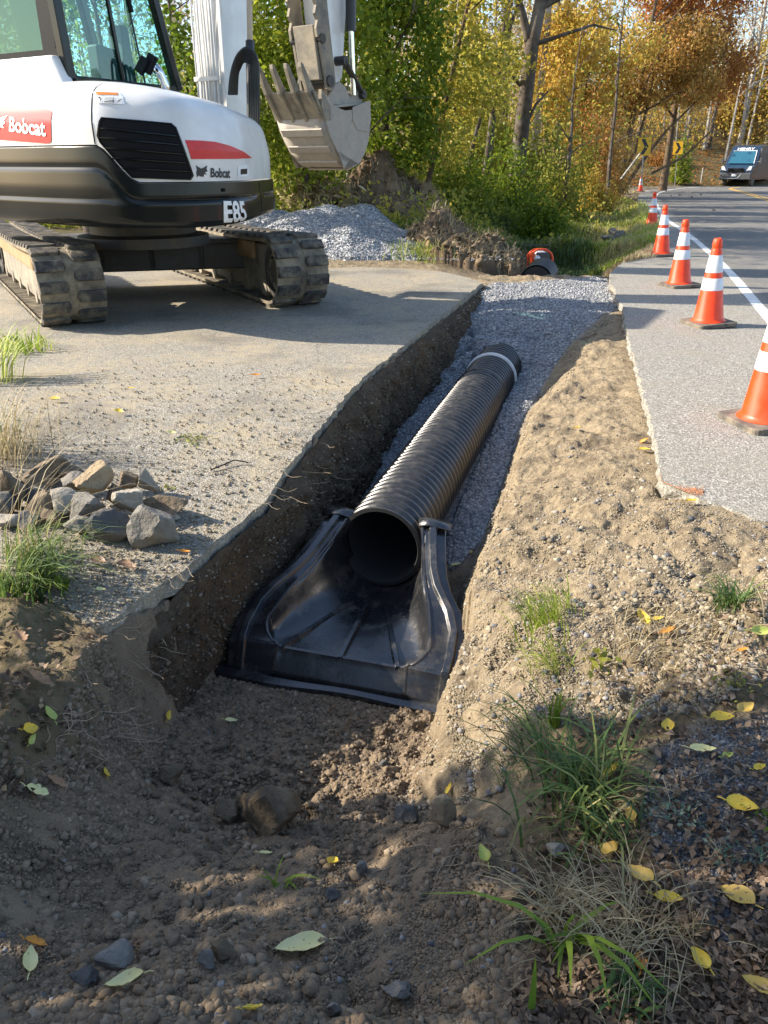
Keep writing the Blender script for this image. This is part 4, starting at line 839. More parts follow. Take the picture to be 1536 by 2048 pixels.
# thumb with saw-toothed side plates
for l_ in (.10, .56):
    m = MB(); pf = [(-.36, 2.24)] + [(-.26, 2.28), (-.36, 3.1)] + [(-.44, 4.1), (-.72, 4.1)]
    left = []
    for i in range(6): z_ = 2.95 + i * .17; left += [(-.62 - i * .020, z_), (-.585 - i * .020, z_ + .10)]
    pf = [(-.30, 2.22), (-.22, 2.32), (-.36, 3.2), (-.46, 4.1)] + [(-.80, 4.1)] + left[::-1] + [(-.60, 2.85), (-.56, 2.85), (-.42, 2.24)]
    m.prism(pf, GW, UP, LW, BK0, l_ - .02, l_ + .02); th = eb(m, 'thumb_plate', M['muddy_steel'])
for z_, r_ in ((2.34, .075), (2.84, .06)):
    m = MB(); m.tube([kp(-.36 - (z_ - 2.34) * .3, .05, z_), kp(-.36 - (z_ - 2.34) * .3, .61, z_)], r_, 14); eb(m, 'thumb_pin', M['dark_steel'], th, smooth=50)
m = MB(); m.prism([(-.50, 2.35), (-.42, 2.35), (-.56, 3.0), (-.62, 3.0)], GW, UP, LW, BK0, .14, .50); eb(m, 'thumb_web', M['muddy_steel'], th, bevel=.01)
m = MB(); m.tube([kp(-.44, .33, 2.5), kp(-.50, .33, 2.85)], .05, 12); eb(m, 'thumb_cylinder', M['dark_steel'], th, smooth=50)
# bucket
prof = [(-.62, 1.86), (-.555, 1.70), (-.46, 1.56), (-.36, 1.44), (-.24, 1.33), (-.10, 1.255), (.03, 1.24), (.17, 1.28), (.30, 1.40), (.40, 1.56), (.46, 1.75), (.47, 1.95), (.45, 2.13)]
W2 = .86
m = MB(); rows = [[kp(g, l, z) for l in np.linspace(0, W2, 6)] for g, z in prof]; m.grid(rows); bucket = eb(m, 'bucket', M['bucket_steel'], solid=.022, smooth=50)
side = prof + [(.30, 2.10), (.05, 2.0), (-.15, 1.98), (-.38, 2.02), (-.56, 2.14), (-.66, 2.16), (-.645, 1.95)]
for l_ in (-.012, W2 + .012):
    m = MB(); m.prism(side, GW, UP, LW, BK0, l_ - .012, l_ + .012); sp_ = eb(m, 'side_plate', M['bucket_steel'], bucket, bevel=.004)
    m = MB(); sg = -1 if l_ < 0 else 1; m.prism([(.02, 2.03), (.45, 2.14), (.47, 1.9), (.42, 1.72), (.12, 1.74), (.02, 1.85)], GW, UP, LW, BK0, l_ + sg * .012, l_ + sg * .022); m.prism([(g * .98 - .0, z - .0) for g, z in prof[:8]] + [(.08, 1.36), (-.08, 1.33), (-.22, 1.22), (-.34, 1.54), (-.44, 1.68), (-.50, 1.84)], GW, UP, LW, BK0, l_ + sg * .012, l_ + sg * .020); eb(m, 'wear_plate', M['bucket_steel'], sp_)
    m = MB(); m.prism([(-.62, 1.84), (-.50, 1.84), (-.50, 2.02), (-.60, 2.12), (-.69, 2.22), (-.70, 2.0)], GW, UP, LW, BK0, l_ - .03, l_ + .03); eb(m, 'side_cutter', M['muddy_steel'], sp_, bevel=.006)
m = MB()
for i in (1, 2.6, 4.3, 6):
    j = int(i); f_ = i - j; g, z = [prof[j][c_] * (1 - f_) + prof[j + 1][c_] * f_ for c_ in (0, 1)]; t_ = (Vector(prof[j + 1]) - Vector(prof[j])).normalized(); nn = Vector((t_.y, -t_.x)) * -1
    if nn.dot(Vector((g, z - 1.75))) < 0: nn = -nn
    mm = MB(); a = Vector((g, z)); c4 = [a + nn * .008 - t_ * .055, a + nn * .034 - t_ * .050, a + nn * .034 + t_ * .050, a + nn * .008 + t_ * .055]; mm.prism([tuple(c_) for c_ in c4], GW, UP, LW, BK0, .06, W2 - .04); eb(mm, 'wear_strip', M['bucket_steel'], bucket)
m = MB(); m.prism([(-.61, 1.84), (-.585, 1.86), (-.83, 2.20), (-.855, 2.18)], GW, UP, LW, BK0, -.02, W2 + .02); eb(m, 'cutting_edge', M['muddy_steel'], bucket, bevel=.004)
for i in range(4):
    l_ = .05 + i * (W2 - .10) / 3; m = MB()
    m.prism([(-.60, 1.80), (-.53, 1.86), (-.80, 2.24), (-.99, 2.50), (-1.035, 2.52), (-1.03, 2.46), (-.90, 2.17)], GW, UP, LW, BK0, l_ - .035, l_ + .035); tt = eb(m, 'tooth', M['muddy_steel'], bucket, bevel=.010)
m = MB(); m.prism([(-.40, 2.03), (.44, 2.12), (.44, 2.09), (-.40, 2.0)], GW, UP, LW, BK0, .04, W2 - .04); eb(m, 'top_plate', M['bucket_steel'], bucket)
for l_ in (.14, .60):
    m = MB(); m.prism([(-.42, 2.04), (-.20, 2.30), (-.08, 2.36), (.06, 2.30), (.16, 2.16), (.34, 2.34), (.46, 2.30), (.46, 2.10)], GW, UP, LW, BK0, l_ - .02, l_ + .02); eb(m, 'bucket_ear', M['bucket_steel'], bucket, bevel=.004)
# ================================================================== CONES, SIGNS, VAN, COMPACTOR, STONES
simple('cone_orange', (.88, .055, .003), .4, dirt=(.5, .8, .25), dirtc=(.3, .2, .12), scale=5); simple('reflective_white', (.72, .73, .74), .4, dirt=(.5, .8, .2)); simple('cone_rubber', (.05, .047, .045), .8, dirt=(.3, .6, .8), dirtc=(.24, .20, .15), scale=12)
def make_cone(label):
    t = empty('traffic_cone', (0, 0, 0), 0, label, 'traffic cone', 'traffic cones along the road edge')
    h = .72; R0, R1 = .125, .030
    def rr(z): return R0 + (R1 - R0) * (z - .04) / (h - .04)
    m = MB(); prof = [(rr(.04) + .022, .038), (rr(.04) + .006, .05), (rr(.06), .065), (rr(.62), .62), (rr(.62) - .004, .632), (rr(.63) - .006, .64), (rr(.66) + .003, .655), (rr(.69) + .003, .70), (.030, .715), (.022, .72), (.018, .70)]
    m.lathe(prof, n=32); m.build('cone_body', M['cone_orange'], t, smooth=50)
    for z0, z1 in ((.30, .40), (.445, .585)):
        m = MB(); m.lathe([(rr(z0) + .0005, z0), (rr(z0) + .0025, z0 + .002), (rr(z1) + .0025, z1 - .002), (rr(z1) + .0005, z1)], n=32); m.build('reflective_band', M['reflective_white'], t, smooth=50)
    m = MB(); o = []
    for cx, cy, a in ((1, -1, -90), (1, 1, 0), (-1, 1, 90), (-1, -1, 180)):
        for q in range(4): an = R(a + q * 30); o.append((cx * .145 + .035 * math.cos(an), cy * .145 + .035 * math.sin(an)))
    m.prism(o, (1, 0, 0), (0, 1, 0), (0, 0, 1), (0, 0, 0), .0, .035); m.build('base', M['cone_rubber'], t, bevel=.006)
    return t
def copy_tree(o, parent=None):
    c = o.copy(); COL.objects.link(c); c.parent = parent
    for ch in list(o.children): copy_tree(ch, c)
    return c
cone_spec = [(1415, 655, 'third nearest orange cone with two white bands, in front of the white edge line', 12), (1528, 852, 'nearest orange cone, cut off by the right picture edge', -8), (1358, 578, 'orange cone standing between the jagged asphalt notches and the edge line', 25),
    (1322, 517, 'orange cone beside the dry grass tuft, fourth from the front', 5), (1303, 456, 'dull orange cone with dusty grey bands beside the grass bank', 40), (1280, 385, 'small far orange cone below the first chevron sign', 15)]
cone_spec[0] = (1415, 655, 'second nearest orange cone, standing whole in front of the white edge line', 12); cone_spec[2] = (1358, 578, 'orange cone third from the front, level with the jagged asphalt notches', 25)
c0 = make_cone(cone_spec[0][2])
for i, (px, py, lb, rz) in enumerate(cone_spec):
    c = c0 if i == 0 else copy_tree(c0); c.location = P(px, py - 6 * (1 if i < 4 else .3), .0045); c.rotation_euler = (0, R(-3.0 if i < 4 else -2), R(rz) * 0); c['label'] = lb
for o in COL.objects:
    if o.name.startswith('traffic_cone'): o.rotation_euler.z = R({'': 12}.get('', 12))
# chevron signs
simple('sign_yellow', (.72, .42, .02), .5); simple('galvanised', (.36, .37, .37), .5, metal=.3); simple('weathered_wood', (.30, .29, .27), .9)
def chevron(px, pyb, pyt, w_px, Y, label, yaw, lean=0):
    b = PD(px, pyb, Y); t_ = PD(px, pyt, Y); H_ = t_[2] - b[2]; s = empty('chevron_sign', b, yaw, label, 'road sign', 'chevron signs on the bend'); s.rotation_euler = (0, lean, yaw)
    W_ = .46; hh = .60
    m = MB(); m.bar((0, 0, -.3), (0, 0, H_ - .05), .05, .03); m.build('post', M['galvanised'], s)
    m = MB(); m.prism(rrect(.06, .8), (W_, 0, 0), (0, 0, hh), (0, -1, 0), (-W_ / 2, -.02, H_ - hh), 0, .008); pn = m.build('sign_panel', M['sign_yellow'], s)
    m = MB(); m.prism([(.22, .08), (.50, .08), (.82, .5), (.50, .92), (.22, .92), (.52, .5)], (W_, 0, 0), (0, 0, hh), (0, -1, 0), (-W_ / 2, -.02, H_ - hh), .009, .012); m.build('chevron_arrow', M['black_decal'], pn)
chevron(1283, 352, 275, 18, 31.0, 'yellow chevron sign with black arrow, the left one of the pair', R(-8), R(-2)); chevron(1349, 370, 283, 14, 44.0, 'yellow chevron sign with black arrow, the right one of the pair nearer the van', R(-20), R(-3))
a = PD(1242, 352, 30); m = MB(); m.bar((0, 0, -.1), (.62, .1, .75), .10, .025); o = m.build('leaning_stake', M['weathered_wood'], loc=a); tag(o, 'pale flat stake leaning in the brush left of the first chevron sign', 'stake')
for px, py, hgt, lb in ((1327, 366, .9, 'short grey marker post between the two chevron signs'), (1403, 357, .5, 'low pale marker post in the leaves right of the chevron signs')):
    m = MB(); m.bar((0, 0, -.2), (0, 0, hgt), .07, .03); o = m.build('marker_post', M['weathered_wood'], loc=PD(px, py, 43)); tag(o, lb, 'marker post')
# delivery van
k = NM('van_paint'); k.set(color=(.012, .03, .060), rough=.35, coat=.6); M['van'] = k.m; k = NM('van_side'); k.set(color=(.085, .075, .072), rough=.45, coat=.3); M['vanside'] = k.m
k = NM('windscreen'); k.set(color=(.02, .10, .15), rough=.08, spec=1.0); M['screen'] = k.m; simple('bumper_grey', (.055, .06, .065), .5); simple('headlight', (.75, .78, .80), .15)
vb = P(1474, 373.0, 0); van = empty('van', (vb[0] + 1.2, vb[1] + 1.9, .0), R(-37), 'dark blue high roofed van coming round the bend behind the cones', 'van')
van.scale = (.9, .9, .9)
vw = 1.0; prof = [(-2.6, .42), (-2.62, .95), (-2.5, 1.15), (-1.75, 1.35), (-1.05, 2.15), (-.75, 2.42), (-.2, 2.52), (3.0, 2.52), (3.1, 2.4), (3.1, .45)]
m = MB(); rows = []
for x, sc_ in ((-1, 0), (-.98, 1), (.98, 1), (1, 0)):
    rows.append([(x * vw * (1.0 if z < 1.4 else 1 - (z - 1.4) * .09), y, z - (.03 if sc_ == 0 else 0)) for y, z in prof])
m.grid(rows); m.f += [tuple(range(len(prof)))[::-1], tuple(range(3 * len(prof), 4 * len(prof)))]; bd = m.build('van_body', M['van'], van, bevel=.03)
m = MB(); m.prism([(-1.45, .55), (-1.4, 1.38), (-.95, 2.3), (3.0, 2.4), (3.05, .55)], (0, 1, 0), (0, 0, 1), (1, 0, 0), (0, 0, 0), vw * .92, vw + .005); m.build('side_panel', M['vanside'], van)
m = MB(); v_ = [(-.80, -1.78, 1.37), (.80, -1.78, 1.37), (.70, -1.08, 2.13), (-.70, -1.08, 2.13)]; m.add([(x, y - .02, z + .02) for x, y, z in v_], [(0, 1, 2, 3)]); m.build('windscreen', M['screen'], van, solid=.01)
m = MB(); m.bar((-.74, -1.10, 2.16), (.74, -1.10, 2.16), .03, .04); m.bar((.83, -1.80, 1.38), (.73, -1.10, 2.16), .04, .03); m.build('windscreen_trim', M['reflective_white'], van)
m = MB(); m.box((0, -2.62, .62), (1.98, .16, .42)); bp_ = m.build('bumper', M['bumper_grey'], van, bevel=.05); m = MB(); m.box((0, -2.64, .98), (1.0, .06, .24)); m.build('grille', M['grille_black'], van)
m = MB(); m.box((-.05, -2.71, .68), (.30, .02, .16)); m.build('number_plate', M['reflective_white'], bp_)
m = MB(); m.bar((.18, -2.71, .52), (.36, -2.71, .74), .02, .03); m.bar((-.45, -2.71, .50), (.2, -2.71, .50), .02, .03); m.build('bumper_trim', M['reflective_white'], bp_)
for s in (-1, 1):
    m = MB(); m.prism([(s * .62, .96), (s * .92, 1.0), (s * .95, 1.22), (s * .80, 1.22)], (1, 0, 0), (0, 0, 1), (0, -1, 0), (0, -2.5, 0), 0, .12); m.build('headlight', M['headlight'], van)
    m = MB(); m.bar((s * .98, -1.55, 1.5), (s * 1.16, -1.6, 1.5), .05); m.box((s * 1.2, -1.6, 1.55), (.14, .12, .34)); m.build('wing_mirror', M['bumper_grey'], van, bevel=.02)
    for y in (-1.75, 2.0):
        m = MB(); m.lathe([(.001, -.12), (.20, -.12), (.34, -.10), (.36, -.06), (.36, .06), (.34, .10), (.20, .12), (.001, .12)], (s * .86, y, .36), (1, 0, 0), 24); m.build('wheel', M['cone_rubber'], van, smooth=40)
vs, fs, wd = text_mb('HENRY', .17, 0, 1.5, .03); m = MB(); nrm = (0, -.86, .5)
m.v = [tuple(Vector((-wd / 2 * .95 + v.x * .95, -1.00 + v.y * .75 - .02, 2.19 + v.y * .80 + .02))) for v in vs]; m.f = fs; m.build('roof_lettering', M['reflective_white'], van)
m = MB(); m.lathe([(.30, 0), (.36, 0), (.36, .01), (.30, .01)], (vw + .01, .3, 1.85), (1, 0, 0), 24); m.build('round_emblem', M['weathered_wood'], van)
# plate compactor in the ditch
simple('compactor_orange', (.72, .075, .015), .4); simple('engine_grey', (.06, .06, .062), .5); simple('aluminium', (.6, .6, .6), .35, metal=.7)
cb = PD(1083, 548, 12.6); cmp_ = empty('plate_compactor', (cb[0], 12.6, cb[2]), 0, 'orange framed plate compactor standing in the ditch behind the far pipe end', 'compactor'); PXM = 1540 / 11.6
def cq(px, py, dy=0): a = PD(px, py, 12.6); return Vector((a[0] - cb[0], dy, a[2] - cb[2]))
m = MB(); m.tube([cq(x, y) for x, y in ((1064, 545), (1062, 512), (1064, 506), (1075, 499), (1092, 499), (1102, 506), (1105, 514), (1104, 548))], .018, 10); m.build('roll_frame', M['compactor_orange'], cmp_, smooth=60)
m = MB(); m.tube([cq(x, y, .3) for x, y in ((1063, 545), (1062, 512), (1075, 502), (1092, 502), (1104, 512), (1103, 548))], .016, 8); m.build('roll_frame', M['compactor_orange'], cmp_, smooth=60)
m = MB(); m.prism([tuple((cq(x, y).x, cq(x, y).z)) for x, y in ((1062, 524), (1070, 523), (1070, 508), (1066, 505), (1062, 510))], (1, 0, 0), (0, 0, 1), (0, 1, 0), (0, 0, 0), -.03, .2); m.build('water_tank', M['compactor_orange'], cmp_, bevel=.01)
m = MB(); c_ = cq(1086, 520, .12); m.box(c_, (.22, .26, .22)); m.box(cq(1092, 514, .1), (.14, .2, .12)); m.build('engine', M['engine_grey'], cmp_, bevel=.02)
m = MB(); m.box(cq(1082, 507, .12), (.16, .2, .05)); m.build('fuel_tank', M['reflective_white'], cmp_, bevel=.02)
m = MB(); m.lathe([(.001, -.08), (.045, -.06), (.05, .06), (.001, .08)], cq(1073, 516, -.02), (0, 1, 0), 16); m.build('air_filter', M['aluminium'], cmp_, smooth=60)
m = MB(); m.box(cq(1086, 548, .12) - Vector((0, 0, .08)), (.46, .6, .06)); m.build('base_plate', M['engine_grey'], cmp_, bevel=.02)
m = MB(); m.tube([cq(x, y, .5) for x, y in ((1063, 545), (1061, 493))], .009, 6); m.tube([cq(x, y, .5) for x, y in ((1110, 545), (1111, 492))], .009, 6); m.tube([cq(x, y, .5) for x, y in ((1061, 497), (1111, 497))], .011, 6); m.build('handle', M['engine_grey'], cmp_)
m = MB(); m.box(cq(1097, 530, -.05), (.04, .02, .09)); m.build('yellow_label', M['sign_yellow'], cmp_)

# ------------------------------------------------------------------ stones
def rock_mat(name, c1, c2, c3, sc=9):
    k = NM(name); o = k.obj(); v = k.noise(sc, 8, .65, o); c = k.mix(k.ramp(v, [(.35, 0.0), (.65, 1.0)]), c1, c2); f = k.ramp(k.noise(sc * .45, 6, .6, o), [(.5, 0.0), (.62, 1.0)])
    c = k.mix(f, c, c3); k.set(color=c, rough=.92, spec=.2); b = k.bump(k.noise(sc * 6, 6, .65, o), .6, .01); k.bump(k.noise(sc * 1.4, 4, .6, o), .7, .03, b); M[name] = k.m
rock_mat('rock_brown', (.11, .085, .06), (.21, .165, .115), (.27, .21, .14)); rock_mat('rock_grey', (.14, .13, .115), (.25, .235, .205), (.21, .17, .12)); rock_mat('rock_pale', (.25, .225, .185), (.37, .34, .285), (.19, .155, .11)); rock_mat('rock_dark', (.07, .07, .068), (.13, .128, .12), (.17, .14, .10)); rock_mat('rock_muddy', (.09, .068, .044), (.185, .145, .095), (.24, .185, .12)); rock_mat('rock_tan', (.27, .205, .13), (.40, .31, .20), (.33, .25, .16))
def rock(label, mat, px, py, wpx, hpx, seed, rz=0, tilt=0, cuts=13, depth=.8, lift=0, name='rock', sink=.2, cat='rock', group=None, z=None, pt=3.2):
    b = G(px, py + hpx * .4) if z is None else P(px, py + hpx * .4, z)
    f = b[1] * CP - (b[2] - CAMH) * SP; s = FPX / f; w_, h_ = wpx / s, hpx / s
    rg = random.Random(seed); bm = bmesh.new(); bmesh.ops.create_icosphere(bm, subdivisions=4, radius=1)
    pl = []
    for _ in range(cuts):
        n = Vector((rg.gauss(0, 1), rg.gauss(0, 1), rg.gauss(0, 1))).normalized(); pl.append((n, rg.uniform(.40, .66)))
    for v in bm.verts:
        d = v.co.normalized(); r = 1.0
        for n, k_ in pl:
            q = d.dot(n)
            if q > .05: r = min(r, k_ / q)
        v.co = d * (r ** 1.15)
    me = bpy.data.meshes.new(name); bm.to_mesh(me); bm.free(); n = len(me.vertices); co = np.empty(n * 3, np.float32); me.vertices.foreach_get('co', co); co = co.reshape(-1, 3)
    nn = .09 * fbm(co[:, 0] * 2.5 + co[:, 2] * 1.7 + seed, co[:, 1] * 2.5 - co[:, 2] * 1.3, seed, 5); co *= (1 + nn[:, None])
    co -= (co.max(0) + co.min(0)) / 2; ext = co.max(0) - co.min(0); rot = np.array((Matrix.Rotation(tilt, 3, 'Y') @ Matrix.Rotation(rz, 3, 'Z'))); co = co / ext; co = co @ rot.T; co -= (co.max(0) + co.min(0)) / 2; co /= (co.max(0) - co.min(0))
    co *= np.array((w_, w_ * depth, h_ * 1.02)); co[:, 2] += h_ * (.5 - sink * .5)
    me.vertices.foreach_set('co', co.ravel()); me.polygons.foreach_set('use_smooth', [True] * len(me.polygons)); me.materials.append(M[mat])
    try: me.set_sharp_from_angle(angle=R(32))
    except Exception: pass
    me.update(); o = link(name, me, loc=(b[0], b[1], b[2] + lift)); return tag(o, label, cat, group)
rg_ = 'stones heaped at the edge of the drive'
for i, a in enumerate([
 ('broad grey slab stone at the front right of the heap, showing a pale top', 'rock_grey', 311, 1048, 88, 74, 1, .3, .2),
 ('dark rounded boulder at the front of the heap, left of the pale topped slab', 'rock_dark', 230, 1048, 82, 58, 2, .9, 0),
 ('small pale blue-grey stone resting on the two front boulders', 'rock_pale', 264, 1018, 60, 44, 3, .4, .1, 7, .8, .045),
 ('brown rounded stone perched at the top middle of the heap', 'rock_tan', 196, 980, 66, 58, 4, .2, 0, 12, .8, .06),
 ('smooth grey-brown stone lying below the perched brown one', 'rock_grey', 181, 1020, 56, 56, 5, .1, 0),
 ('light cream coloured block in the middle of the heap', 'rock_pale', 132, 1008, 62, 60, 6, 1.2, .3, 7),
 ('brown wedge shaped stone left of the cream block', 'rock_brown', 84, 1012, 66, 54, 7, .4, 0),
 ('tall upright brown stone at the left of the heap', 'rock_brown', 34, 982, 44, 82, 8, .5, .1, 8),
 ('large flat topped brown stone at the back left of the heap', 'rock_brown', 98, 946, 76, 46, 9, .2, 0, 9, .8, .02),
 ('dark stone in the gap below the back left stone', 'rock_dark', 70, 990, 48, 40, 10, .2),
 ('long brown stone sloping down to the right end of the heap', 'rock_brown', 326, 1012, 100, 46, 11, .1, .35, 8, .5),
 ('tall pale sunlit splinter standing at the back right of the heap', 'rock_pale', 300, 968, 40, 44, 12, .3, .4, 6, .6, .03),
 ('small brown stone at the back, left of the pale splinter', 'rock_brown', 258, 968, 40, 32, 13, .3, 0, 9, .8, .02),
 ('brown stone squeezed behind the pale blue-grey one', 'rock_brown', 238, 992, 40, 46, 14, .3),
 ('brown stone cut off by the left picture edge, top of the heap', 'rock_brown', 8, 962, 60, 50, 15, .3),
 ('dark stone at the left picture edge, low in the heap', 'rock_dark', 6, 1010, 50, 50, 16, .3),
 ('flat pale stone lying in the grass left of the heap', 'rock_pale', 16, 1040, 52, 26, 17, .3),
 ('small grey-brown stone wedged between the cream block and the wedge shaped one', 'rock_brown', 108, 1034, 44, 34, 20, .3),
 ('pale rounded stone in the second row, left of the smooth grey-brown one', 'rock_grey', 150, 968, 46, 40, 21, .7),
 ('brown broken stone between the perched stone and the back left slab', 'rock_brown', 146, 950, 44, 34, 22, .1),
 ('low grey stone at the front between the two boulders and the grass', 'rock_grey', 160, 1052, 54, 34, 23, .4),
 ('flat dark stone in front of the wedge shaped brown stone', 'rock_dark', 60, 1040, 56, 30, 24, .4),
 ('small pale chip under the long brown stone', 'rock_pale', 345, 1030, 30, 20, 25, .2),
 ('brown stone half buried behind the left end of the heap', 'rock_brown', 66, 958, 34, 30, 19, .3)]):
    a = list(a); a[4] *= 1.15; a[5] *= 1.15; rock(*a, group=rg_)
rock('large muddy boulder alone in the middle of the dug pit', 'rock_muddy', 538, 1596, 130, 124, 35, .9, .55, 8, .85, name='boulder', cat='boulder', sink=.25)
rock('muddy lump leaning against the left side of the boulder', 'rock_muddy', 455, 1622, 54, 60, 32, .2, 0, 14)
rock('tan pointed stone standing in the sun at the edge of the pit', 'rock_tan', 886, 1615, 52, 84, 33, .5, .2, 6, .7)
rock('dark blue-grey stone left of the tan pointed stone', 'rock_dark', 812, 1626, 50, 40, 34, .6, 0, 7)
rock('smooth pale oval pebble at the foot of the grass', 'rock_pale', 1116, 1697, 48, 30, 35, .2, 0, 22, .7)
rock('angular grey stone in the near soil at lower left', 'rock_grey', 230, 1906, 78, 48, 36, .2, .1, 7)
rock('small dark stone left of the angular grey stone', 'rock_dark', 165, 1950, 54, 38, 37, .2, 0, 12)
rock('reddish triangular stone chip in the near soil', 'rock_grey', 414, 1915, 34, 42, 38, .2, .3, 6)
rock('dark crumbly soil clump beside the grass edge', 'rock_muddy', 1030, 1786, 54, 50, 39, .2, 0, 18)
rock('brown soil lump behind the triangular chip', 'rock_muddy', 448, 1898, 46, 56, 40, .2, 0, 18)
rock('grey oval pebble near the bottom picture edge', 'rock_grey', 667, 2012, 30, 36, 41, .2, 0, 24)
rock('grey stone low in the soil at bottom centre', 'rock_grey', 793, 1976, 56, 40, 42, .4, 0, 9)
rock('slanting grey flake beside the yellow leaf in the pit', 'rock_grey', 724, 1732, 24, 38, 43, .2, .5, 5)
rock('dark pebble half sunk in front of the mound', 'rock_dark', 664, 1784, 36, 22, 44, .2, 0, 20)
rock('rounded brown stone in the soil at the left of the pit floor', 'rock_muddy', 345, 1545, 54, 44, 45, .2, 0, 16)
rock('small dark stone near the outlet at the pit back', 'rock_dark', 772, 1526, 32, 24, 46, .2, 0, 9)
rock('red-brown earth clod below the grass clump beyond the drive', 'rock_brown', 905, 470, 62, 34, 51, .2, 0, 14, z=.05)
rock('long brown earth clod on top of the spoil heap', 'rock_brown', 878, 424, 60, 22, 52, .2, 0, 14, z=.1)
for i, (px, py, w_, h_) in enumerate([(920, 432, 24, 13), (938, 438, 22, 12), (930, 425, 18, 10), (948, 430, 16, 9), (910, 426, 14, 9)]):
    rock(['leftmost low stone of the small grey pile beyond the brown clods', 'nearest stone of the small grey pile, towards its right', 'topmost stone of the small grey pile beyond the clods', 'rightmost stone of the small grey pile beyond the clods', 'upper left stone of the small grey pile beyond the clods'][i], 'rock_grey', px, py, w_, h_, 60 + i, z=.14, group='grey stones beyond the brown clods')
for i, (px, py, w_, h_) in enumerate([(1216, 478, 30, 16), (1238, 470, 30, 18), (1254, 476, 22, 14), (1228, 462, 24, 12)]):
    rock(['leftmost grey stone on the grass bank beside the road', 'middle grey stone, the tallest on the grass bank', 'rightmost grey stone on the bank, next to the asphalt', 'farthest grey stone on the grass bank beside the road'][i], 'rock_grey', px, py, w_, h_, 70 + i, z=-.08, group='grey stones on the grass bank')
for i, (px, py, w_) in enumerate([(1359, 390, 5), (1384, 386, 4), (1384, 394, 5), (1402, 389, 5), (1427, 420, 7), (1425, 387, 4), (1342, 391, 4)]):
    rock('small dark crumb of debris lying on the far road near the last cones', 'rock_dark', px, py, w_, w_ * .6, 80 + i, z=.0, group='debris crumbs on the far road', name='debris_crumb', cat='debris')
# ================================================================== TREES AND PLANTS
def leaf_mat(name, stops, tr=.5, rough=.55):
    k = NM(name); a = k.attr('rnd'); c = k.ramp(a, stops); k.set(color=c, rough=rough, spec=.3)
    t = k.n('ShaderNodeBsdfTranslucent'); k.l(c, t.inputs[0]); mx = k.n('ShaderNodeMixShader'); mx.inputs[0].default_value = tr
    k.l(k.b.outputs[0], mx.inputs[1]); k.l(t.outputs[0], mx.inputs[2]); k.l(mx.outputs[0], k.out.inputs[0]); M[name] = k.m
leaf_mat('leaf_green', [(0, (.07, .12, .012)), (.35, (.16, .23, .02)), (.7, (.32, .36, .035)), (1, (.52, .44, .05))])
leaf_mat('leaf_yellowgreen', [(0, (.12, .16, .025)), (.35, (.29, .31, .05)), (.7, (.50, .43, .07)), (1, (.58, .42, .08))])
leaf_mat('leaf_orange', [(0, (.22, .20, .06)), (.3, (.46, .31, .08)), (.6, (.55, .31, .09)), (.85, (.46, .20, .07)), (1, (.30, .16, .08))])
leaf_mat('leaf_rust', [(0, (.12, .12, .03)), (.35, (.34, .17, .04)), (.7, (.45, .20, .06)), (1, (.42, .10, .03))])
leaf_mat('leaf_gold', [(0, (.26, .26, .06)), (.4, (.55, .42, .08)), (.8, (.60, .38, .07)), (1, (.50, .26, .06))])
leaf_mat('leaf_tan', [(0, (.20, .17, .10)), (.4, (.34, .27, .16)), (.75, (.42, .30, .13)), (1, (.40, .20, .08))], .35)
leaf_mat('leaf_evergreen', [(0, (.02, .045, .015)), (.6, (.04, .08, .02)), (1, (.08, .12, .03))], .2)
leaf_mat('grass_blade', [(0, (.05, .09, .03)), (.45, (.10, .17, .045)), (.7, (.20, .25, .06)), (.85, (.38, .34, .14)), (1, (.50, .43, .24))], .35)
leaf_mat('grass_bright', [(0, (.10, .17, .02)), (.5, (.25, .34, .04)), (.85, (.45, .48, .09)), (1, (.55, .48, .2))], .4)
leaf_mat('grass_dry', [(0, (.22, .17, .09)), (.5, (.42, .34, .19)), (1, (.56, .47, .28))], .3)
leaf_mat('litter_leaf', [(0, (.05, .032, .02)), (.35, (.12, .08, .05)), (.7, (.22, .15, .095)), (.93, (.33, .24, .16)), (1, (.45, .30, .06))], .15, .7)
leaf_mat('blue_weed', [(0, (.06, .11, .07)), (.6, (.13, .20, .13)), (1, (.25, .32, .22))], .3)
rock_mat('bark', (.055, .042, .032), (.13, .105, .085), (.17, .15, .13), 4); rock_mat('bark_pale', (.26, .235, .20), (.40, .37, .33), (.20, .17, .14), 3); rock_mat('bark_brown', (.08, .055, .035), (.17, .12, .08), (.10, .08, .05), 4)
LS = .72
def rnd_attr(me, vals, per):
    a = me.attributes.new('rnd', 'FLOAT', 'POINT'); a.data.foreach_set('value', np.repeat(np.clip(vals, 0, 1), per).astype(np.float32))
def leaf_cloud(name, pts, size, mat, vals, parent=None, flat=.0, loc=None, elong=1.5):
    n = len(pts); g = RNG; nrm = g.normal(size=(n, 3)); nrm[:, 2] = np.abs(nrm[:, 2]) + flat; nrm /= np.linalg.norm(nrm, axis=1)[:, None]
    t = np.cross(nrm, g.normal(size=(n, 3))); t /= np.linalg.norm(t, axis=1)[:, None] + 1e-9; b = np.cross(nrm, t); sz = (size * g.uniform(.6, 1.35, n))[:, None]
    sz = sz * LS; P4 = np.stack([pts - t * sz * elong * .5, pts + b * sz * .42 + nrm * sz * .12, pts + t * sz * elong * .5 - nrm * sz * .1, pts - b * sz * .42 + nrm * sz * .12], 1).reshape(-1, 3)
    me = mesh_np(name, P4, np.arange(4 * n).reshape(n, 4), mat=mat); rnd_attr(me, vals, 4); return link(name, me, parent, loc)
def branch_tubes(segs, sides=6):
    """segs: list of (points, radii)"""
    m = MB()
    for p, r in segs: m.tube(p, r, sides, cap=False)
    return m
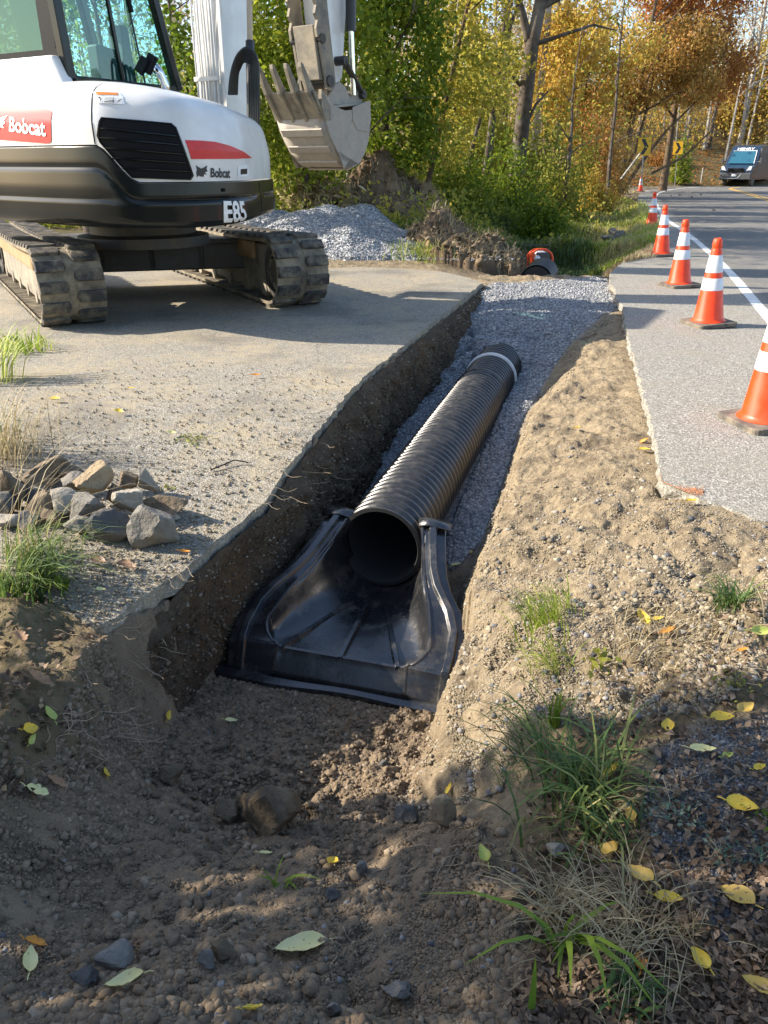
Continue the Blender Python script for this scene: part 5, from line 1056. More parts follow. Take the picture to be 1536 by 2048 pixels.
def grow(rg, base, H_, r0, lean=(0, 0), limbs=7, crook=.12, start=.35, spread=.5, top=.12, forks=None):
    """trunk with limbs and twigs; returns segments and leaf anchors"""
    segs = []; anch = []; n = 9; tr = []; x, y = 0, 0
    for i in range(n + 1):
        t = i / n; tr.append(Vector((lean[0] * H_ * t + x, lean[1] * H_ * t + y, H_ * t))); x += rg.gauss(0, crook * .3) * H_ * .05; y += rg.gauss(0, crook * .3) * H_ * .05
    segs.append((tr, [r0 * (1 - (1 - top) * (i / n)) * (1.25 if i == 0 else 1) for i in range(n + 1)]))
    def at(t): q = t * n; i = min(n - 1, int(q)); return tr[i].lerp(tr[i + 1], q - i)
    for li in range(limbs):
        t = start + (1 - start) * (li + rg.random() * .8) / limbs; t = min(t, .97); a = rg.uniform(0, 6.28); o = at(t); L = H_ * spread * (1.05 - .7 * t) * rg.uniform(.7, 1.2); d = Vector((math.cos(a), math.sin(a), rg.uniform(.3, .9))).normalized(); p = o.copy(); pts = [p.copy()]
        for j in range(5):
            d = (d + Vector((rg.gauss(0, .16), rg.gauss(0, .16), rg.gauss(.02, .12)))).normalized(); p = p + d * L / 5; pts.append(p.copy())
            if j >= 1:
                for _ in range(2):
                    e = (d + Vector((rg.gauss(0, .6), rg.gauss(0, .6), rg.gauss(0, .35)))).normalized(); q = p.copy(); tp_ = [q.copy()]
                    for k_ in range(3): e = (e + Vector((rg.gauss(0, .25), rg.gauss(0, .25), rg.gauss(0, .2)))).normalized(); q = q + e * L * .12; tp_.append(q.copy()); anch.append(q.copy())
                    segs.append((tp_, [r0 * .07, r0 * .05, r0 * .04, r0 * .02]))
        rr = r0 * .38 * (1.1 - t * .6); segs.append((pts, [rr * (1 - .85 * j / 5) for j in range(6)])); anch.append(pts[-1])
    return segs, anch, tr
def tree(label, px, py, Y, H_, r_px, leaf, nleaf, lsize=.10, lean=(0, 0), limbs=8, start=.35, spread=.45, bark='bark', seed=1, group=None, name='tree', rad=None, crook=.15, blob=None, extra=None, col=(.2, 1), cat='tree'):
    rg = random.Random(seed); g = np.random.default_rng(seed); b = PD(px, py, Y); zb = min(b[2], float(hz(b[0], Y))) - .1
    t = empty(name, (b[0], Y, zb), 0, label, cat, group); r0 = rad or r_px * Y / 1540 / 1.0
    segs, anch, tr = grow(rg, None, H_, r0, lean, limbs, crook, start, spread)
    if extra:
        for ex in extra: segs.append(ex)
    branch_tubes(segs, 7).build('trunk', M[bark], t, smooth=60)
    if nleaf:
        A = np.array([tuple(a) for a in anch])
        if blob:      # (dx, dz, rx, ry, rz, weight) lumps of foliage
            idx = g.choice(len(blob), nleaf, p=np.array([q[5] for q in blob]) / sum(q[5] for q in blob)); B = np.array([q[:5] for q in blob])[idx]
            nc = max(30, nleaf // 55); cl = g.normal(size=(nc, 3)); cl /= np.linalg.norm(cl, axis=1)[:, None]; cl *= g.uniform(.25, 1, (nc, 1)) ** .5; ci = g.integers(0, nc, nleaf)
            pts = cl[ci] * B[:, 2:5] + g.normal(size=(nleaf, 3)) * (.13 * B[:, 2:5].mean(1))[:, None]; pts[:, 0] += B[:, 0]; pts[:, 2] += B[:, 1]; tone = g.uniform(0, 1, nc)[ci]
        else:
            ai = g.integers(0, len(A), nleaf); pts = A[ai] + g.normal(size=(nleaf, 3)) * (.045 * H_); tone = g.uniform(0, 1, len(A))[ai]
        v = col[0] + (col[1] - col[0]) * (tone * .55 + g.uniform(0, 1, nleaf) * .45)
        leaf_cloud('crown', pts, lsize, M[leaf], v, t)
    return t
GT = 'trees at the edge of the wood'
mps = lambda px, Y: px * Y / 1540      # rough metres for pixels at distance
tree('dense bright green tree filling the gap between the boom and the bucket', 610, 330, 15.5, 7, 9, 'leaf_green', 17000, .105, (.02, 0), 12, .15, .35, seed=11, group=GT, blob=[(-.3, 3.9, 1.2, 1.2, 1.3, 5), (-.7, 2.4, 1.0, 1.1, 1.0, 4), (.5, 3.0, 1.1, 1.1, 1.2, 4), (.2, 5.6, 1.5, 1.4, 1.1, 4), (-.1, 1.5, 1.0, 1.0, .6, 2)], col=(.15, .85))
tree('tall green tree with drooping leaf sprays right of the bucket', 775, 345, 17, 8, 9, 'leaf_green', 14000, .11, (-.01, 0), 12, .2, .3, seed=12, group=GT, blob=[(-.3, 4.6, 1.0, 1.0, 1.4, 5), (.3, 3.2, .9, 1.0, 1.3, 4), (-.1, 6.4, 1.5, 1.2, 1.2, 4), (.2, 1.8, .9, .9, .8, 3)], col=(.0, .75))
tree('dark slender tree leaning right with yellow leaves at its top', 842, 330, 18, 7.5, 6, 'leaf_yellowgreen', 5500, .11, (.22, 0), 8, .45, .28, seed=13, group=GT, bark='bark_brown', blob=[(1.4, 5.0, 1.1, 1.0, 1.1, 4), (1.0, 3.0, .9, .9, 1.2, 3), (.4, 1.8, .9, .8, .9, 2)], col=(.2, 1))
tree('thin twin stemmed tree left of the thick trunk', 965, 300, 21, 9, 8, 'leaf_yellowgreen', 3000, .11, (.09, 0), 8, .5, .3, seed=14, group=GT, blob=[(-1.0, 5.6, 1.0, .9, .8, 3), (.2, 3.2, .9, .9, .8, 3), (.9, 7, 1, 1, .8, 1)], extra=[([Vector((-.45, .2, 0)), Vector((-.25, .2, 1.6)), Vector((.15, .1, 3.2)), Vector((.3, 0, 4.2))], [.06, .055, .05, .04]), ([Vector((.25, 0, 3.4)), Vector((.65, 0, 4.6)), Vector((1.0, 0, 5.2)), Vector((1.35, .1, 5.9))], [.05, .04, .03, .02])], col=(.2, 1))
tree('thick dark trunked tree forking above with a long limb reaching right', 1030, 300, 22, 4.6, 17, 'leaf_yellowgreen', 0, .11, (.055, 0), 0, .9, .2, seed=15, group=GT, rad=.225, crook=.05,
     extra=[([Vector((0, 0, 0)), Vector((.05, 0, 1.1)), Vector((.13, .02, 2.4)), Vector((.25, 0, 4.4))], [.25, .215, .20, .18]), ([Vector((.25, 0, 4.3)), Vector((.45, 0, 5.6)), Vector((.9, .1, 7.4)), Vector((1.1, .2, 10))], [.17, .15, .12, .07]), ([Vector((.22, 0, 4.2)), Vector((-.05, 0, 5.0)), Vector((-.45, 0, 5.8)), Vector((-.7, .1, 9))], [.12, .09, .07, .04]),
            ([Vector((.45, 0, 5.1)), Vector((1.0, 0, 5.35)), Vector((1.7, 0, 5.45)), Vector((2.4, .1, 5.6)), Vector((3.2, .1, 5.5)), Vector((3.8, .2, 5.8))], [.09, .07, .055, .05, .035, .02]), ([Vector((.3, 0, 4.3)), Vector((1.0, -.1, 4.5)), Vector((1.7, -.1, 4.7)), Vector((2.3, 0, 4.6))], [.06, .045, .03, .015]), ([Vector((.15, 0, 3.3)), Vector((-.5, -.1, 3.9)), Vector((-1.1, -.1, 4.4)), Vector((-1.6, 0, 4.7))], [.05, .04, .03, .02]), ([Vector((.10, 0, 2.2)), Vector((.45, 0, 3.0)), Vector((.75, 0, 3.3))], [.05, .035, .02])])
tree('pale grey trunk standing left of the thick dark trunk', 1008, 255, 27, 12, 8, 'leaf_gold', 1500, .12, (.005, 0), 6, .6, .2, seed=16, group=GT, bark='bark', crook=.08, col=(.1, .7))
tree('tall straight pale grey trunk right of the thick dark trunk', 1068, 265, 27, 12, 9, 'leaf_gold', 4000, .13, (.03, 0), 4, .7, .2, seed=17, group=GT, bark='bark_pale', crook=.03, blob=[(.5, 4.2, 1.0, 1, 1.6, 4), (1.3, 5.0, .9, .9, .9, 2)], col=(.3, 1))
tree('slim dark trunk with bare side branches right of the pale trunk', 1112, 285, 29, 11, 6, 'leaf_gold', 1500, .13, (.012, 0), 10, .35, .22, seed=18, group=GT, bark='bark_brown')
tree('slim dark tree with a bent limb under the yellow leaves', 1165, 280, 33, 9, 5, 'leaf_gold', 4500, .14, (.02, 0), 10, .35, .3, seed=19, group=GT, bark='bark_brown', blob=[(.3, 4.4, 1.3, 1, 1.0, 3), (-.6, 2.8, 1.0, 1, .7, 2), (1.2, 5.6, 1.4, 1, .8, 2)])
tree('spreading orange and gold tree with several leaning stems above the left chevron sign', 1238, 330, 40, 11, 7, 'leaf_orange', 13000, .15, (.10, 0), 14, .25, .4, seed=20, group=GT, bark='bark_brown', blob=[(.8, 5.0, 1.9, 1.5, 1.3, 5), (2.2, 6.0, 1.8, 1.5, 1.4, 5), (-.4, 4.0, 1.4, 1.2, 1.0, 3), (3.0, 4.6, 1.3, 1.2, .9, 2)], col=(0, .75),
     extra=[([Vector((.2, 0, 0)), Vector((1.0, 0, 1.4)), Vector((2.0, 0, 2.8)), Vector((3.4, 0, 4.2))], [.09, .08, .06, .03]), ([Vector((-.1, 0, 0)), Vector((.7, 0, 2.0)), Vector((1.0, 0, 3.8)), Vector((1.2, .1, 6))], [.09, .07, .06, .04]), ([Vector((1.6, 0, 1.0)), Vector((3.0, 0, 1.7)), Vector((3.9, 0, 2.6)), Vector((4.4, 0, 3.1))], [.06, .05, .04, .02])])
tree('rust red and orange tree above the space between the chevron signs', 1330, 340, 42, 12, 7, 'leaf_rust', 11000, .17, (.02, 0), 14, .25, .35, seed=21, group=GT, bark='bark_brown', blob=[(.4, 7.4, 2.2, 1.8, 1.8, 5), (1.6, 5.4, 2.0, 1.5, 1.4, 4), (-.8, 8.6, 1.8, 1.4, 1.2, 3), (2.2, 9.2, 1.6, 1.4, 1.2, 2)], col=(.2, 1))
tree('small dark evergreen standing high at the upper right', 1432, 200, 62, 15, 4, 'leaf_evergreen', 5000, .24, (0, 0), 10, .5, .2, seed=22, group=GT, blob=[(0, 12.6, 1.5, 1.3, 1.6, 4), (.8, 11.6, 1.2, 1, .8, 1)], col=(0, 1))
tree('bare grey branching tree at the upper right corner', 1478, 290, 62, 17, 5, 'leaf_tan', 2500, .15, (.01, 0), 20, .2, .35, seed=23, group=GT, bark='bark_pale')
tree('bare pale tree at the right picture edge above the van', 1535, 290, 64, 16, 5, 'leaf_gold', 2500, .15, (.01, 0), 18, .25, .35, seed=24, group=GT, bark='bark_pale', col=(0, .6))
tree('yellow leaved sapling behind the van', 1492, 300, 66, 7, 4, 'leaf_gold', 5000, .2, (0, 0), 14, .2, .3, seed=25, group=GT, bark='bark_brown', col=(0, .8))
tree('orange sapling thicket left of the van', 1445, 300, 66, 6, 4, 'leaf_orange', 6000, .2, (0, 0), 14, .15, .35, seed=26, group=GT, bark='bark_brown', col=(0, .8))
tree('golden crown seen between the two pale trunks', 1095, 250, 33, 9, 5, 'leaf_gold', 5000, .15, (.0, 0), 8, .4, .3, seed=27, group=GT, bark='bark_brown', blob=[(.2, 4.6, 1.1, 1, 2.0, 4)], col=(.3, 1))
tree('yellow green tree between the leaning trunk and the twin stems', 905, 300, 24, 8, 5, 'leaf_yellowgreen', 9000, .13, (.0, 0), 10, .2, .3, seed=28, group=GT, blob=[(0, 3.4, 1.3, 1, 1.4, 4), (-.5, 5.2, 1.2, 1, 1.0, 3), (.3, 1.8, 1.5, 1, .8, 3)], col=(.15, .95))
tree('small leafy tree seen through the gap between cab and boom', 372, 300, 13.5, 6.5, 4, 'leaf_green', 1900, .10, (0, 0), 12, .3, .25, seed=29, group=GT, blob=[(.1, 2.3, .45, .5, .9, 4), (0, 3.8, .6, .6, .8, 1)], col=(.0, .6))
tree('thin branched tree seen through the cab windows', 235, 300, 16, 8, 5, 'leaf_green', 2600, .10, (-.02, 0), 16, .2, .35, seed=30, group=GT, col=(.1, .8))
tree('leaning dark trunk seen through the side window of the cab', 165, 300, 14, 8, 10, 'leaf_yellowgreen', 1500, .10, (-.10, 0), 10, .4, .3, seed=31, group=GT, rad=.14, col=(.1, .8))
tree('dark green tree seen through the rear cab window', 20, 300, 20, 9, 8, 'leaf_green', 9000, .15, (0, 0), 12, .2, .35, seed=32, group=GT, blob=[(0, 5, 3, 2, 2.2, 4)], col=(0, .5))
# thin saplings that stripe the wood edge
SG = 'thin saplings along the wood edge'
gs = np.random.default_rng(404)
for i in range(58):
    px = gs.uniform(520, 1420); Y = gs.uniform(19, 44); rg = random.Random(900 + i); xb = PD(px, 300, Y)[0]
    if xb > .29 * Y - .6: continue
    zb = float(hz(xb, Y)) - .1; H_ = gs.uniform(6, 10) * (Y / 28); t = empty('sapling', (xb, Y, zb), 0, 'thin leaning sapling with sparse yellowing leaves, one of many between the larger trunks', 'sapling', SG)
    segs, anch, tr = grow(rg, None, H_, gs.uniform(.035, .085), (gs.normal(0, .07), 0), 7, .4, .25, .22); branch_tubes(segs, 5).build('trunk', M[['bark', 'bark_pale', 'bark_brown'][i % 3]], t, smooth=60)
    A = np.array([tuple(a) for a in anch]); n = 420; leaf_cloud('crown', A[gs.integers(0, len(A), n)] + gs.normal(size=(n, 3)) * .35, .10 * Y / 26, M[['leaf_yellowgreen', 'leaf_gold', 'leaf_tan'][i % 3]], gs.uniform(0, 1, n), t)
# bushes
def bush(label, px, py, Y, wpx, hpx, leaf, n, ls=.09, seed=1, col=(0, 1), stems=14, group='bushes in front of the wood', bark='bark_brown', elong=1.5):
    g = np.random.default_rng(seed); rg = random.Random(seed); b = PD(px, py, Y); zb = min(b[2], float(hz(b[0], Y)) + .05); w_ = wpx * Y / 1540 / 2; h_ = PD(px, py - hpx, Y)[2] - zb
    t = empty('bush', (b[0], Y, zb), 0, label, 'bush', group); m = MB()
    for i in range(stems):
        a = rg.uniform(0, 6.28); q = rg.uniform(.2, 1); d = Vector((math.cos(a) * w_ * q, math.sin(a) * w_ * q * .8, h_ * rg.uniform(.6, 1.1))); m.tube([(d.x * .1, d.y * .1, -.1), (d.x * .35 + rg.gauss(0, .05), d.y * .4, d.z * .5), (d.x * .9, d.y, d.z)], [.014, .010, .004], 4, cap=False)
    m.build('stems', M[bark], t)
    n = int(n * .85); nc = max(18, n // 40); cl = g.normal(size=(nc, 3)); cl /= np.linalg.norm(cl, axis=1)[:, None]; cl *= g.uniform(.3, 1, (nc, 1)); cl[:, 2] = np.abs(cl[:, 2]); ci = g.integers(0, nc, n)
    pts = (cl[ci] + g.normal(size=(n, 3)) * .16) * np.array([w_, w_ * .8, h_]); pts[:, 2] = np.abs(pts[:, 2]); v = col[0] + (col[1] - col[0]) * (g.uniform(0, 1, nc)[ci] * .5 + g.uniform(0, 1, n) * .5)
    leaf_cloud('foliage', pts, ls, M[leaf], v, t, elong=elong); return t
for a in [
 ('dark green bush in the shade right of the spoil heap', 900, 410, 19, 170, 110, 'leaf_green', 4200, .09, 41, (0.1, .8)),
 ('yellow green bush under the leaning dark trunk', 850, 350, 20.5, 130, 90, 'leaf_yellowgreen', 4200, .09, 42, (0, .9)),
 ('deep shaded green bush at the foot of the thick trunk', 1010, 385, 20, 150, 100, 'leaf_green', 4200, .09, 43, (0.1, .7)),
 ('bright yellow green bush between the pale trunk and the slim trunk', 1090, 330, 25, 130, 120, 'leaf_yellowgreen', 4800, .11, 44, (0, .8)),
 ('sunlit green bush above the ditch head', 1110, 405, 21.5, 130, 95, 'leaf_yellowgreen', 4800, .09, 45, (0, .75)),
 ('brown twiggy bush left of the chevron signs', 1180, 330, 31, 110, 120, 'leaf_rust', 4200, .11, 46, (.1, .9)),
 ('pale green upright bush left of the leaning stake', 1170, 330, 27, 60, 85, 'leaf_yellowgreen', 2600, .10, 47, (.2, .8)),
 ('yellow leaved low bush below the left chevron sign', 1190, 385, 26, 80, 40, 'leaf_gold', 1800, .10, 48, (0, .9)),
 ('small green bush between the chevron signs', 1365, 330, 50, 50, 60, 'leaf_green', 1600, .14, 49, (0, .8)),
 ('rusty leaf covered shrub on the bank left of the van', 1400, 342, 60, 50, 34, 'leaf_rust', 3800, .15, 50, (.2, 1)),
 ('brown shrub on the bank behind the right chevron sign', 1330, 340, 56, 80, 50, 'leaf_rust', 3600, .15, 51, (0, .9)),
 ('orange shrub above the left chevron sign', 1215, 270, 34, 120, 90, 'leaf_orange', 4500, .12, 52, (0, .8)),
 ('dense green bush behind the bucket at the left of the spoil heap', 590, 395, 17, 120, 110, 'leaf_yellowgreen', 4500, .09, 53, (0, .8)),
 ('dry grassy bush hanging over the gravel pile', 640, 400, 15.8, 150, 55, 'grass_dry', 3000, .07, 54, (0, 1), 14, 'bushes in front of the wood', 'bark_brown', 4),
 ('green bush behind the small brown spoil heap', 740, 340, 18, 150, 90, 'leaf_green', 4500, .09, 55, (0, .8)),
 ('mixed green and gold bush right of the twin stems', 1000, 300, 25, 140, 100, 'leaf_yellowgreen', 4200, .11, 56, (.1, 1)),
 ('green undergrowth bush left of the twin stems', 935, 330, 22.5, 110, 120, 'leaf_yellowgreen', 4500, .10, 57, (0, .8)),
 ('low green bush filling the left side of the ditch', 1075, 470, 17.5, 110, 70, 'leaf_green', 3600, .08, 58, (0, .5)),
 ('leafy bush seen under the boom behind the hood', 440, 330, 14.5, 200, 130, 'leaf_green', 4000, .09, 59, (0, .7)),
 ('orange brown bush seen behind the van', 1505, 325, 66, 80, 80, 'leaf_orange', 3000, .2, 60, (0, .8)),
]: bush(*a[:10], col=a[10], **({} if len(a) < 12 else dict(stems=a[11], group=a[12], bark=a[13], elong=a[14])))
# the wood behind: trunks, twigs and foliage that read as one mass
g = np.random.default_rng(99); m = MB()
for i in range(300):
    Y = g.uniform(58, 88); X = g.uniform(-.75, .75) * Y + 4; z = float(hz(X, Y)); H_ = g.uniform(7, 15); r_ = g.uniform(.04, .13); lx = g.normal(0, .06)
    m.tube([(X, Y, z), (X + lx * H_ * .5, Y, z + H_ * .5), (X + lx * H_ + g.normal(0, .3), Y, z + H_)], [r_, r_ * .7, r_ * .2], 5, cap=False)
    for _ in range(10):
        t = g.uniform(.3, .95); a = g.uniform(0, 6.28); L = g.uniform(.8, 2.6); o = (X + lx * H_ * t, Y, z + H_ * t); m.tube([o, (o[0] + math.cos(a) * L * .5, Y + math.sin(a) * L * .5, o[2] + L * .35), (o[0] + math.cos(a) * L, Y + math.sin(a) * L, o[2] + L * g.uniform(.3, 1))], [r_ * .35, r_ * .25, r_ * .08], 3, cap=False)
tag(m.build('far_wood', M['bark_pale']), 'grey and brown trunks of the wood far behind the trees', 'wood', kind='stuff')
def far_leaves(name, n, X0, X1, Y0, Y1, zlo, zhi, leaf, size, seed, label, col=(0, 1), pw=1.0):
    g = np.random.default_rng(seed); nc = n // 60; cx = g.uniform(X0, X1, nc); cy = g.uniform(Y0, Y1, nc); cz = zlo + (zhi - zlo) * g.uniform(0, 1, nc) ** pw; ci = g.integers(0, nc, n); r_ = g.uniform(.4, 1.3, nc)[ci]
    pts = np.stack([cx[ci], cy[ci], cz[ci]], 1) + g.normal(size=(n, 3)) * (r_ * size * 5)[:, None]; pts[:, 2] += hz(cx, cy)[ci]; v = col[0] + (col[1] - col[0]) * (g.uniform(0, 1, nc)[ci] * .6 + g.uniform(0, 1, n) * .4)
    tag(leaf_cloud(name, pts, size, M[leaf], v), label, 'foliage', kind='stuff')
far_leaves('far_foliage', 26000, -24, 12, 46, 62, .3, 8, 'leaf_tan', .20, 71, 'pale tan and grey foliage of the far wood', (0, 1), 1.5)
far_leaves('far_foliage', 16000, 8, 44, 60, 74, .3, 7.0, 'leaf_gold', .20, 72, 'golden foliage of the far wood behind the trees', (0, .9), 1.6)
far_leaves('far_foliage', 16000, 12, 50, 62, 78, .3, 9, 'leaf_orange', .24, 73, 'orange foliage of the far wood above the road', (0, .9), 1.6)
far_leaves('far_foliage', 16000, -16, 7.5, 30, 46, .2, 5, 'leaf_yellowgreen', .15, 74, 'yellow green foliage of the wood behind the near trees', (0, .9), 1.3)
# ground cover between the ditch and the wood
def scatter_rt(n, poly, ymin, ymax, seed):
    g = np.random.default_rng(seed); out = []; xs = [p[0] for p in poly]; x0, x1 = min(xs), max(xs)
    while sum(len(o) for o in out) < n:
        y = 1 / np.sqrt(g.uniform(1 / ymax ** 2, 1 / ymin ** 2, n * 3)); x = g.uniform(-1, 1, n * 3) * y * .85 + .1 * y; m_ = inside(poly, x, y); out.append(np.stack([x[m_], y[m_]], 1))
    o = np.concatenate(out)[:n]; return o
ug = scatter_rt(60000, [(x, y) for x, y in ZGRASS], 14.5, 60, 81); gz = hz(ug[:, 0], ug[:, 1]); hh = RNG.uniform(0, 1, len(ug)) ** 1.5
lump = np.clip(.5 + 1.5 * fbm(ug[:, 0] * .8, ug[:, 1] * .8, 82, 3), 0.1, 1.6); keep = (np.abs(ug[:, 0] - (2.9 + (ug[:, 1] - 12) * .29)) > .5)
pts = np.stack([ug[:, 0], ug[:, 1], gz + hh * .75 * lump], 1); v = np.clip(.45 + fbm(ug[:, 0] * .5, ug[:, 1] * .5, 83, 3) * 1.2 + RNG.normal(0, .22, len(ug)), 0, 1)
kk = (ug[:, 0] > .4 * ug[:, 1] - 2.5) | (hz(ug[:, 0], ug[:, 1]) < -.2)
tag(leaf_cloud('undergrowth', pts[~kk], .085, M['leaf_yellowgreen'], v[~kk] * .8), 'low tangled green and yellow undergrowth along the wood edge', 'undergrowth', kind='stuff')

# ------------------------------------------------------------------ grass
def blades(name, roots, h, w, mat, vals, parent=None, lean=.5, dirs=None, loc=None, seg=4, curl=1.0, gseed=5):
    n = len(roots); g = np.random.default_rng(gseed); a = g.uniform(0, 2 * math.pi, n) if dirs is None else dirs; ln = np.clip(g.normal(lean, .25, n), .05, 1.4); L = h * g.uniform(.55, 1.25, n); ww = w * g.uniform(.6, 1.3, n)
    dx, dy = np.cos(a), np.sin(a); rows = []; tw_ = g.uniform(-.5, .5, n)
    for i in range(seg + 1):
        t = i / seg; hor = L * ln * t ** 1.7 * .8; ver = L * (t - curl * .38 * ln * t * t * t * 1.2); c = roots + np.stack([dx * hor, dy * hor, ver], 1); wd = ww * (1 - t ** 2.2) * .5 + ww * .03
        sx = np.stack([-dy, dx, tw_ * t], 1) * wd[:, None]; rows += [c - sx, c + sx]
    V = np.stack(rows, 1).reshape(-1, 3); k = 2 * (seg + 1); base = (np.arange(n) * k)[:, None, None]; q = np.array([[2 * i, 2 * i + 1, 2 * i + 3, 2 * i + 2] for i in range(seg)])[None]
    me = mesh_np(name, V, (base + q).reshape(-1, 4), mat=mat, smooth=True); rnd_attr(me, vals, k); return link(name, me, parent, loc)
def tuft(label, px, py, n, hpx, spread_px, mat, seed, col=(0, 1), w_=.006, lean=.6, cat='grass tuft', name='grass_tuft', group=None, dirs=None, z=None, wmul=1):
    b = G(px, py) if z is None else P(px, py, z); s = FPX / (b[1] * CP - (b[2] - CAMH) * SP); g = np.random.default_rng(seed); r_ = spread_px / s
    xy = g.normal(size=(n, 2)) * r_ * .5; zz = hs(xy[:, 0] + b[0], xy[:, 1] + b[1]) - b[2] - .005; roots = np.concatenate([xy, zz[:, None]], 1)
    dd = None if dirs is None else g.normal(dirs[0], dirs[1], n); v = col[0] + (col[1] - col[0]) * g.uniform(0, 1, n)
    o = blades(name, roots, hpx / s, w_ * wmul, M[mat], v, lean=lean, dirs=dd, loc=b, gseed=seed); return tag(o, label, cat, group)
GG = 'grass clumps round the trench'
tuft('long green grass drooping over the left pit wall below the stone heap', 70, 1200, 190, 190, 80, 'grass_blade', 1, (0, .75), .006, .9, group=GG, dirs=(-.5, .7))
tuft('bright clump of short grass at the left picture edge below the stones', 45, 1125, 190, 80, 75, 'grass_blade', 2, (.2, .9), .005, .7, group=GG, dirs=(.2, .9))
tuft('dry bent grass stalks reaching over the stone heap', 40, 1120, 26, 300, 60, 'grass_dry', 3, (.3, 1), .003, .9, group=GG, dirs=(.3, .5))
tuft('dry tangled grass above the stone heap at the left edge', 10, 920, 150, 170, 70, 'grass_dry', 4, (0, 1), .004, .7, group=GG, dirs=(.3, .8))
tuft('green and dry grass at the left edge over the stones', 0, 890, 60, 100, 50, 'grass_blade', 5, (.1, 1), .005, .7, group=GG, dirs=(.1, .8))
tuft('small sunlit yellow green grass clump on the right trench bank', 1100, 1245, 160, 85, 50, 'grass_bright', 6, (.1, .9), .004, .8, group=GG, dirs=(2.9, .7))
tuft('pale grass hanging from the hole in the right bank', 1110, 1330, 90, 70, 50, 'grass_bright', 7, (.3, 1), .0035, 1.0, group=GG, dirs=(3.0, .7))
tuft('green rosette of grass at the right edge of the bank', 1462, 1215, 90, 75, 26, 'grass_blade', 8, (.1, .6), .006, .9, group=GG)
tuft('upright broad bladed grass shoot at the top of the grass patch', 1108, 1455, 14, 120, 10, 'grass_bright', 9, (.1, .5), .010, .15, group=GG)
tuft('large sprawling green grass clump beside the soil mound', 1160, 1580, 120, 175, 85, 'grass_blade', 10, (0, .8), .0062, 1.25, group=GG)
tuft('thin green grass fringe reaching over the soil edge', 1060, 1520, 44, 150, 60, 'grass_blade', 11, (0, .9), .005, 1.25, group=GG, dirs=(2.8, .8))
tuft('low green grass clump below the sprawling one', 1180, 1660, 60, 130, 90, 'grass_blade', 12, (0, .9), .006, 1.3, group=GG)
tuft('dry straw tangle at the soil edge above the broad green blades', 1120, 1830, 130, 130, 60, 'grass_dry', 13, (.2, 1), .003, 1.1, group=GG)
tuft('broad flat green blades lying crosswise near the bottom', 1130, 1900, 12, 210, 26, 'grass_bright', 14, (.0, .45), .014, 1.1, group=GG)
tuft('single broad green blade standing at the bottom picture edge', 1066, 2030, 1, 300, 8, 'grass_bright', 15, (.0, .3), .016, .25, group=GG, dirs=(1.8, .2))
tuft('dark green weeds at the bottom right of the centre', 1250, 2000, 40, 90, 40, 'grass_blade', 16, (0, .4), .009, .8, group=GG)
tuft('dry matted grass at the lower right among dead leaves', 1260, 1880, 260, 120, 130, 'grass_dry', 17, (0, .9), .0025, 1.2, group=GG)
tuft('fine dead grass lying on the sunny right bank', 1330, 1290, 260, 70, 150, 'grass_dry', 18, (0, 1), .002, 1.3, group=GG)
tuft('bright green grass patch between the gravel pile and the brown clods', 790, 470, 420, 46, 75, 'grass_bright', 19, (.1, 1), .012, .6, group=GG)
tuft('bright green grass spilling down the near end of the patch', 845, 520, 360, 46, 55, 'grass_bright', 20, (.2, 1), .011, .7, group=GG)
tuft('small green weed clump at the ditch side beyond the driveway', 975, 480, 150, 36, 30, 'grass_blade', 21, (.1, .7), .014, .7, group=GG, z=-.1)
tuft('few green blades beside the yellow leaf in the pit', 560, 1772, 7, 60, 14, 'grass_bright', 22, (.1, .5), .008, 1.1, group=GG)
tuft('yellow flowered weed stem leaning in at the left edge above the drive', 0, 760, 60, 130, 40, 'grass_bright', 23, (.3, .9), .012, .7, group=GG, dirs=(.7, .3))
tuft('green and yellow weeds at the left edge in front of the track', 55, 700, 70, 50, 55, 'grass_bright', 24, (.1, .9), .012, .8, group=GG)
def field(name, poly, n, ymin, ymax, h, w_, mat, seed, label, col=(0, 1), lean=.6):
    xy = scatter_rt(n, poly, ymin, ymax, seed); z = hs(xy[:, 0], xy[:, 1]); g = np.random.default_rng(seed); v = np.clip(col[0] + (col[1] - col[0]) * (.5 + fbm(xy[:, 0] * 1.2, xy[:, 1] * 1.2, seed, 3) + g.normal(0, .2, n)), 0, 1)
    o = blades(name, np.column_stack([xy, z]), h, w_, M[mat], v, lean=lean, seg=3, gseed=seed); return tag(o, label, 'grass', kind='stuff')
field('ditch_grass', [(3.35, 13.2), (4.6, 13.8), (6.2, 18.5), (8.8, 28), (9.9, 34), (10.6, 40), (9, 42), (7.6, 34), (6.6, 28), (5.0, 22), (3.9, 17)], 16000, 13, 42, .16, .018, 'grass_bright', 91, 'short sunlit yellow green grass on the ditch bank beside the road', (.35, 1.25))
field('verge_grass', [(2.9, 10.9), (4.1, 12.2), (5.0, 14.2), (4.3, 14.6), (3.2, 12.2), (2.7, 11.3)], 5000, 10, 15, .10, .012, 'grass_dry', 92, 'dry straw coloured grass where the asphalt notch ends', (.2, 1))
field('ditch_grass', [(1.2, 13.6), (3.6, 13.2), (3.8, 15.5), (4.3, 20), (5.6, 26), (4, 30), (1.5, 24), (-1, 18), (-1, 15.5)], 16000, 13.2, 30, .26, .02, 'grass_blade', 93, 'long dark green grass in the shade of the ditch', (0, .8))
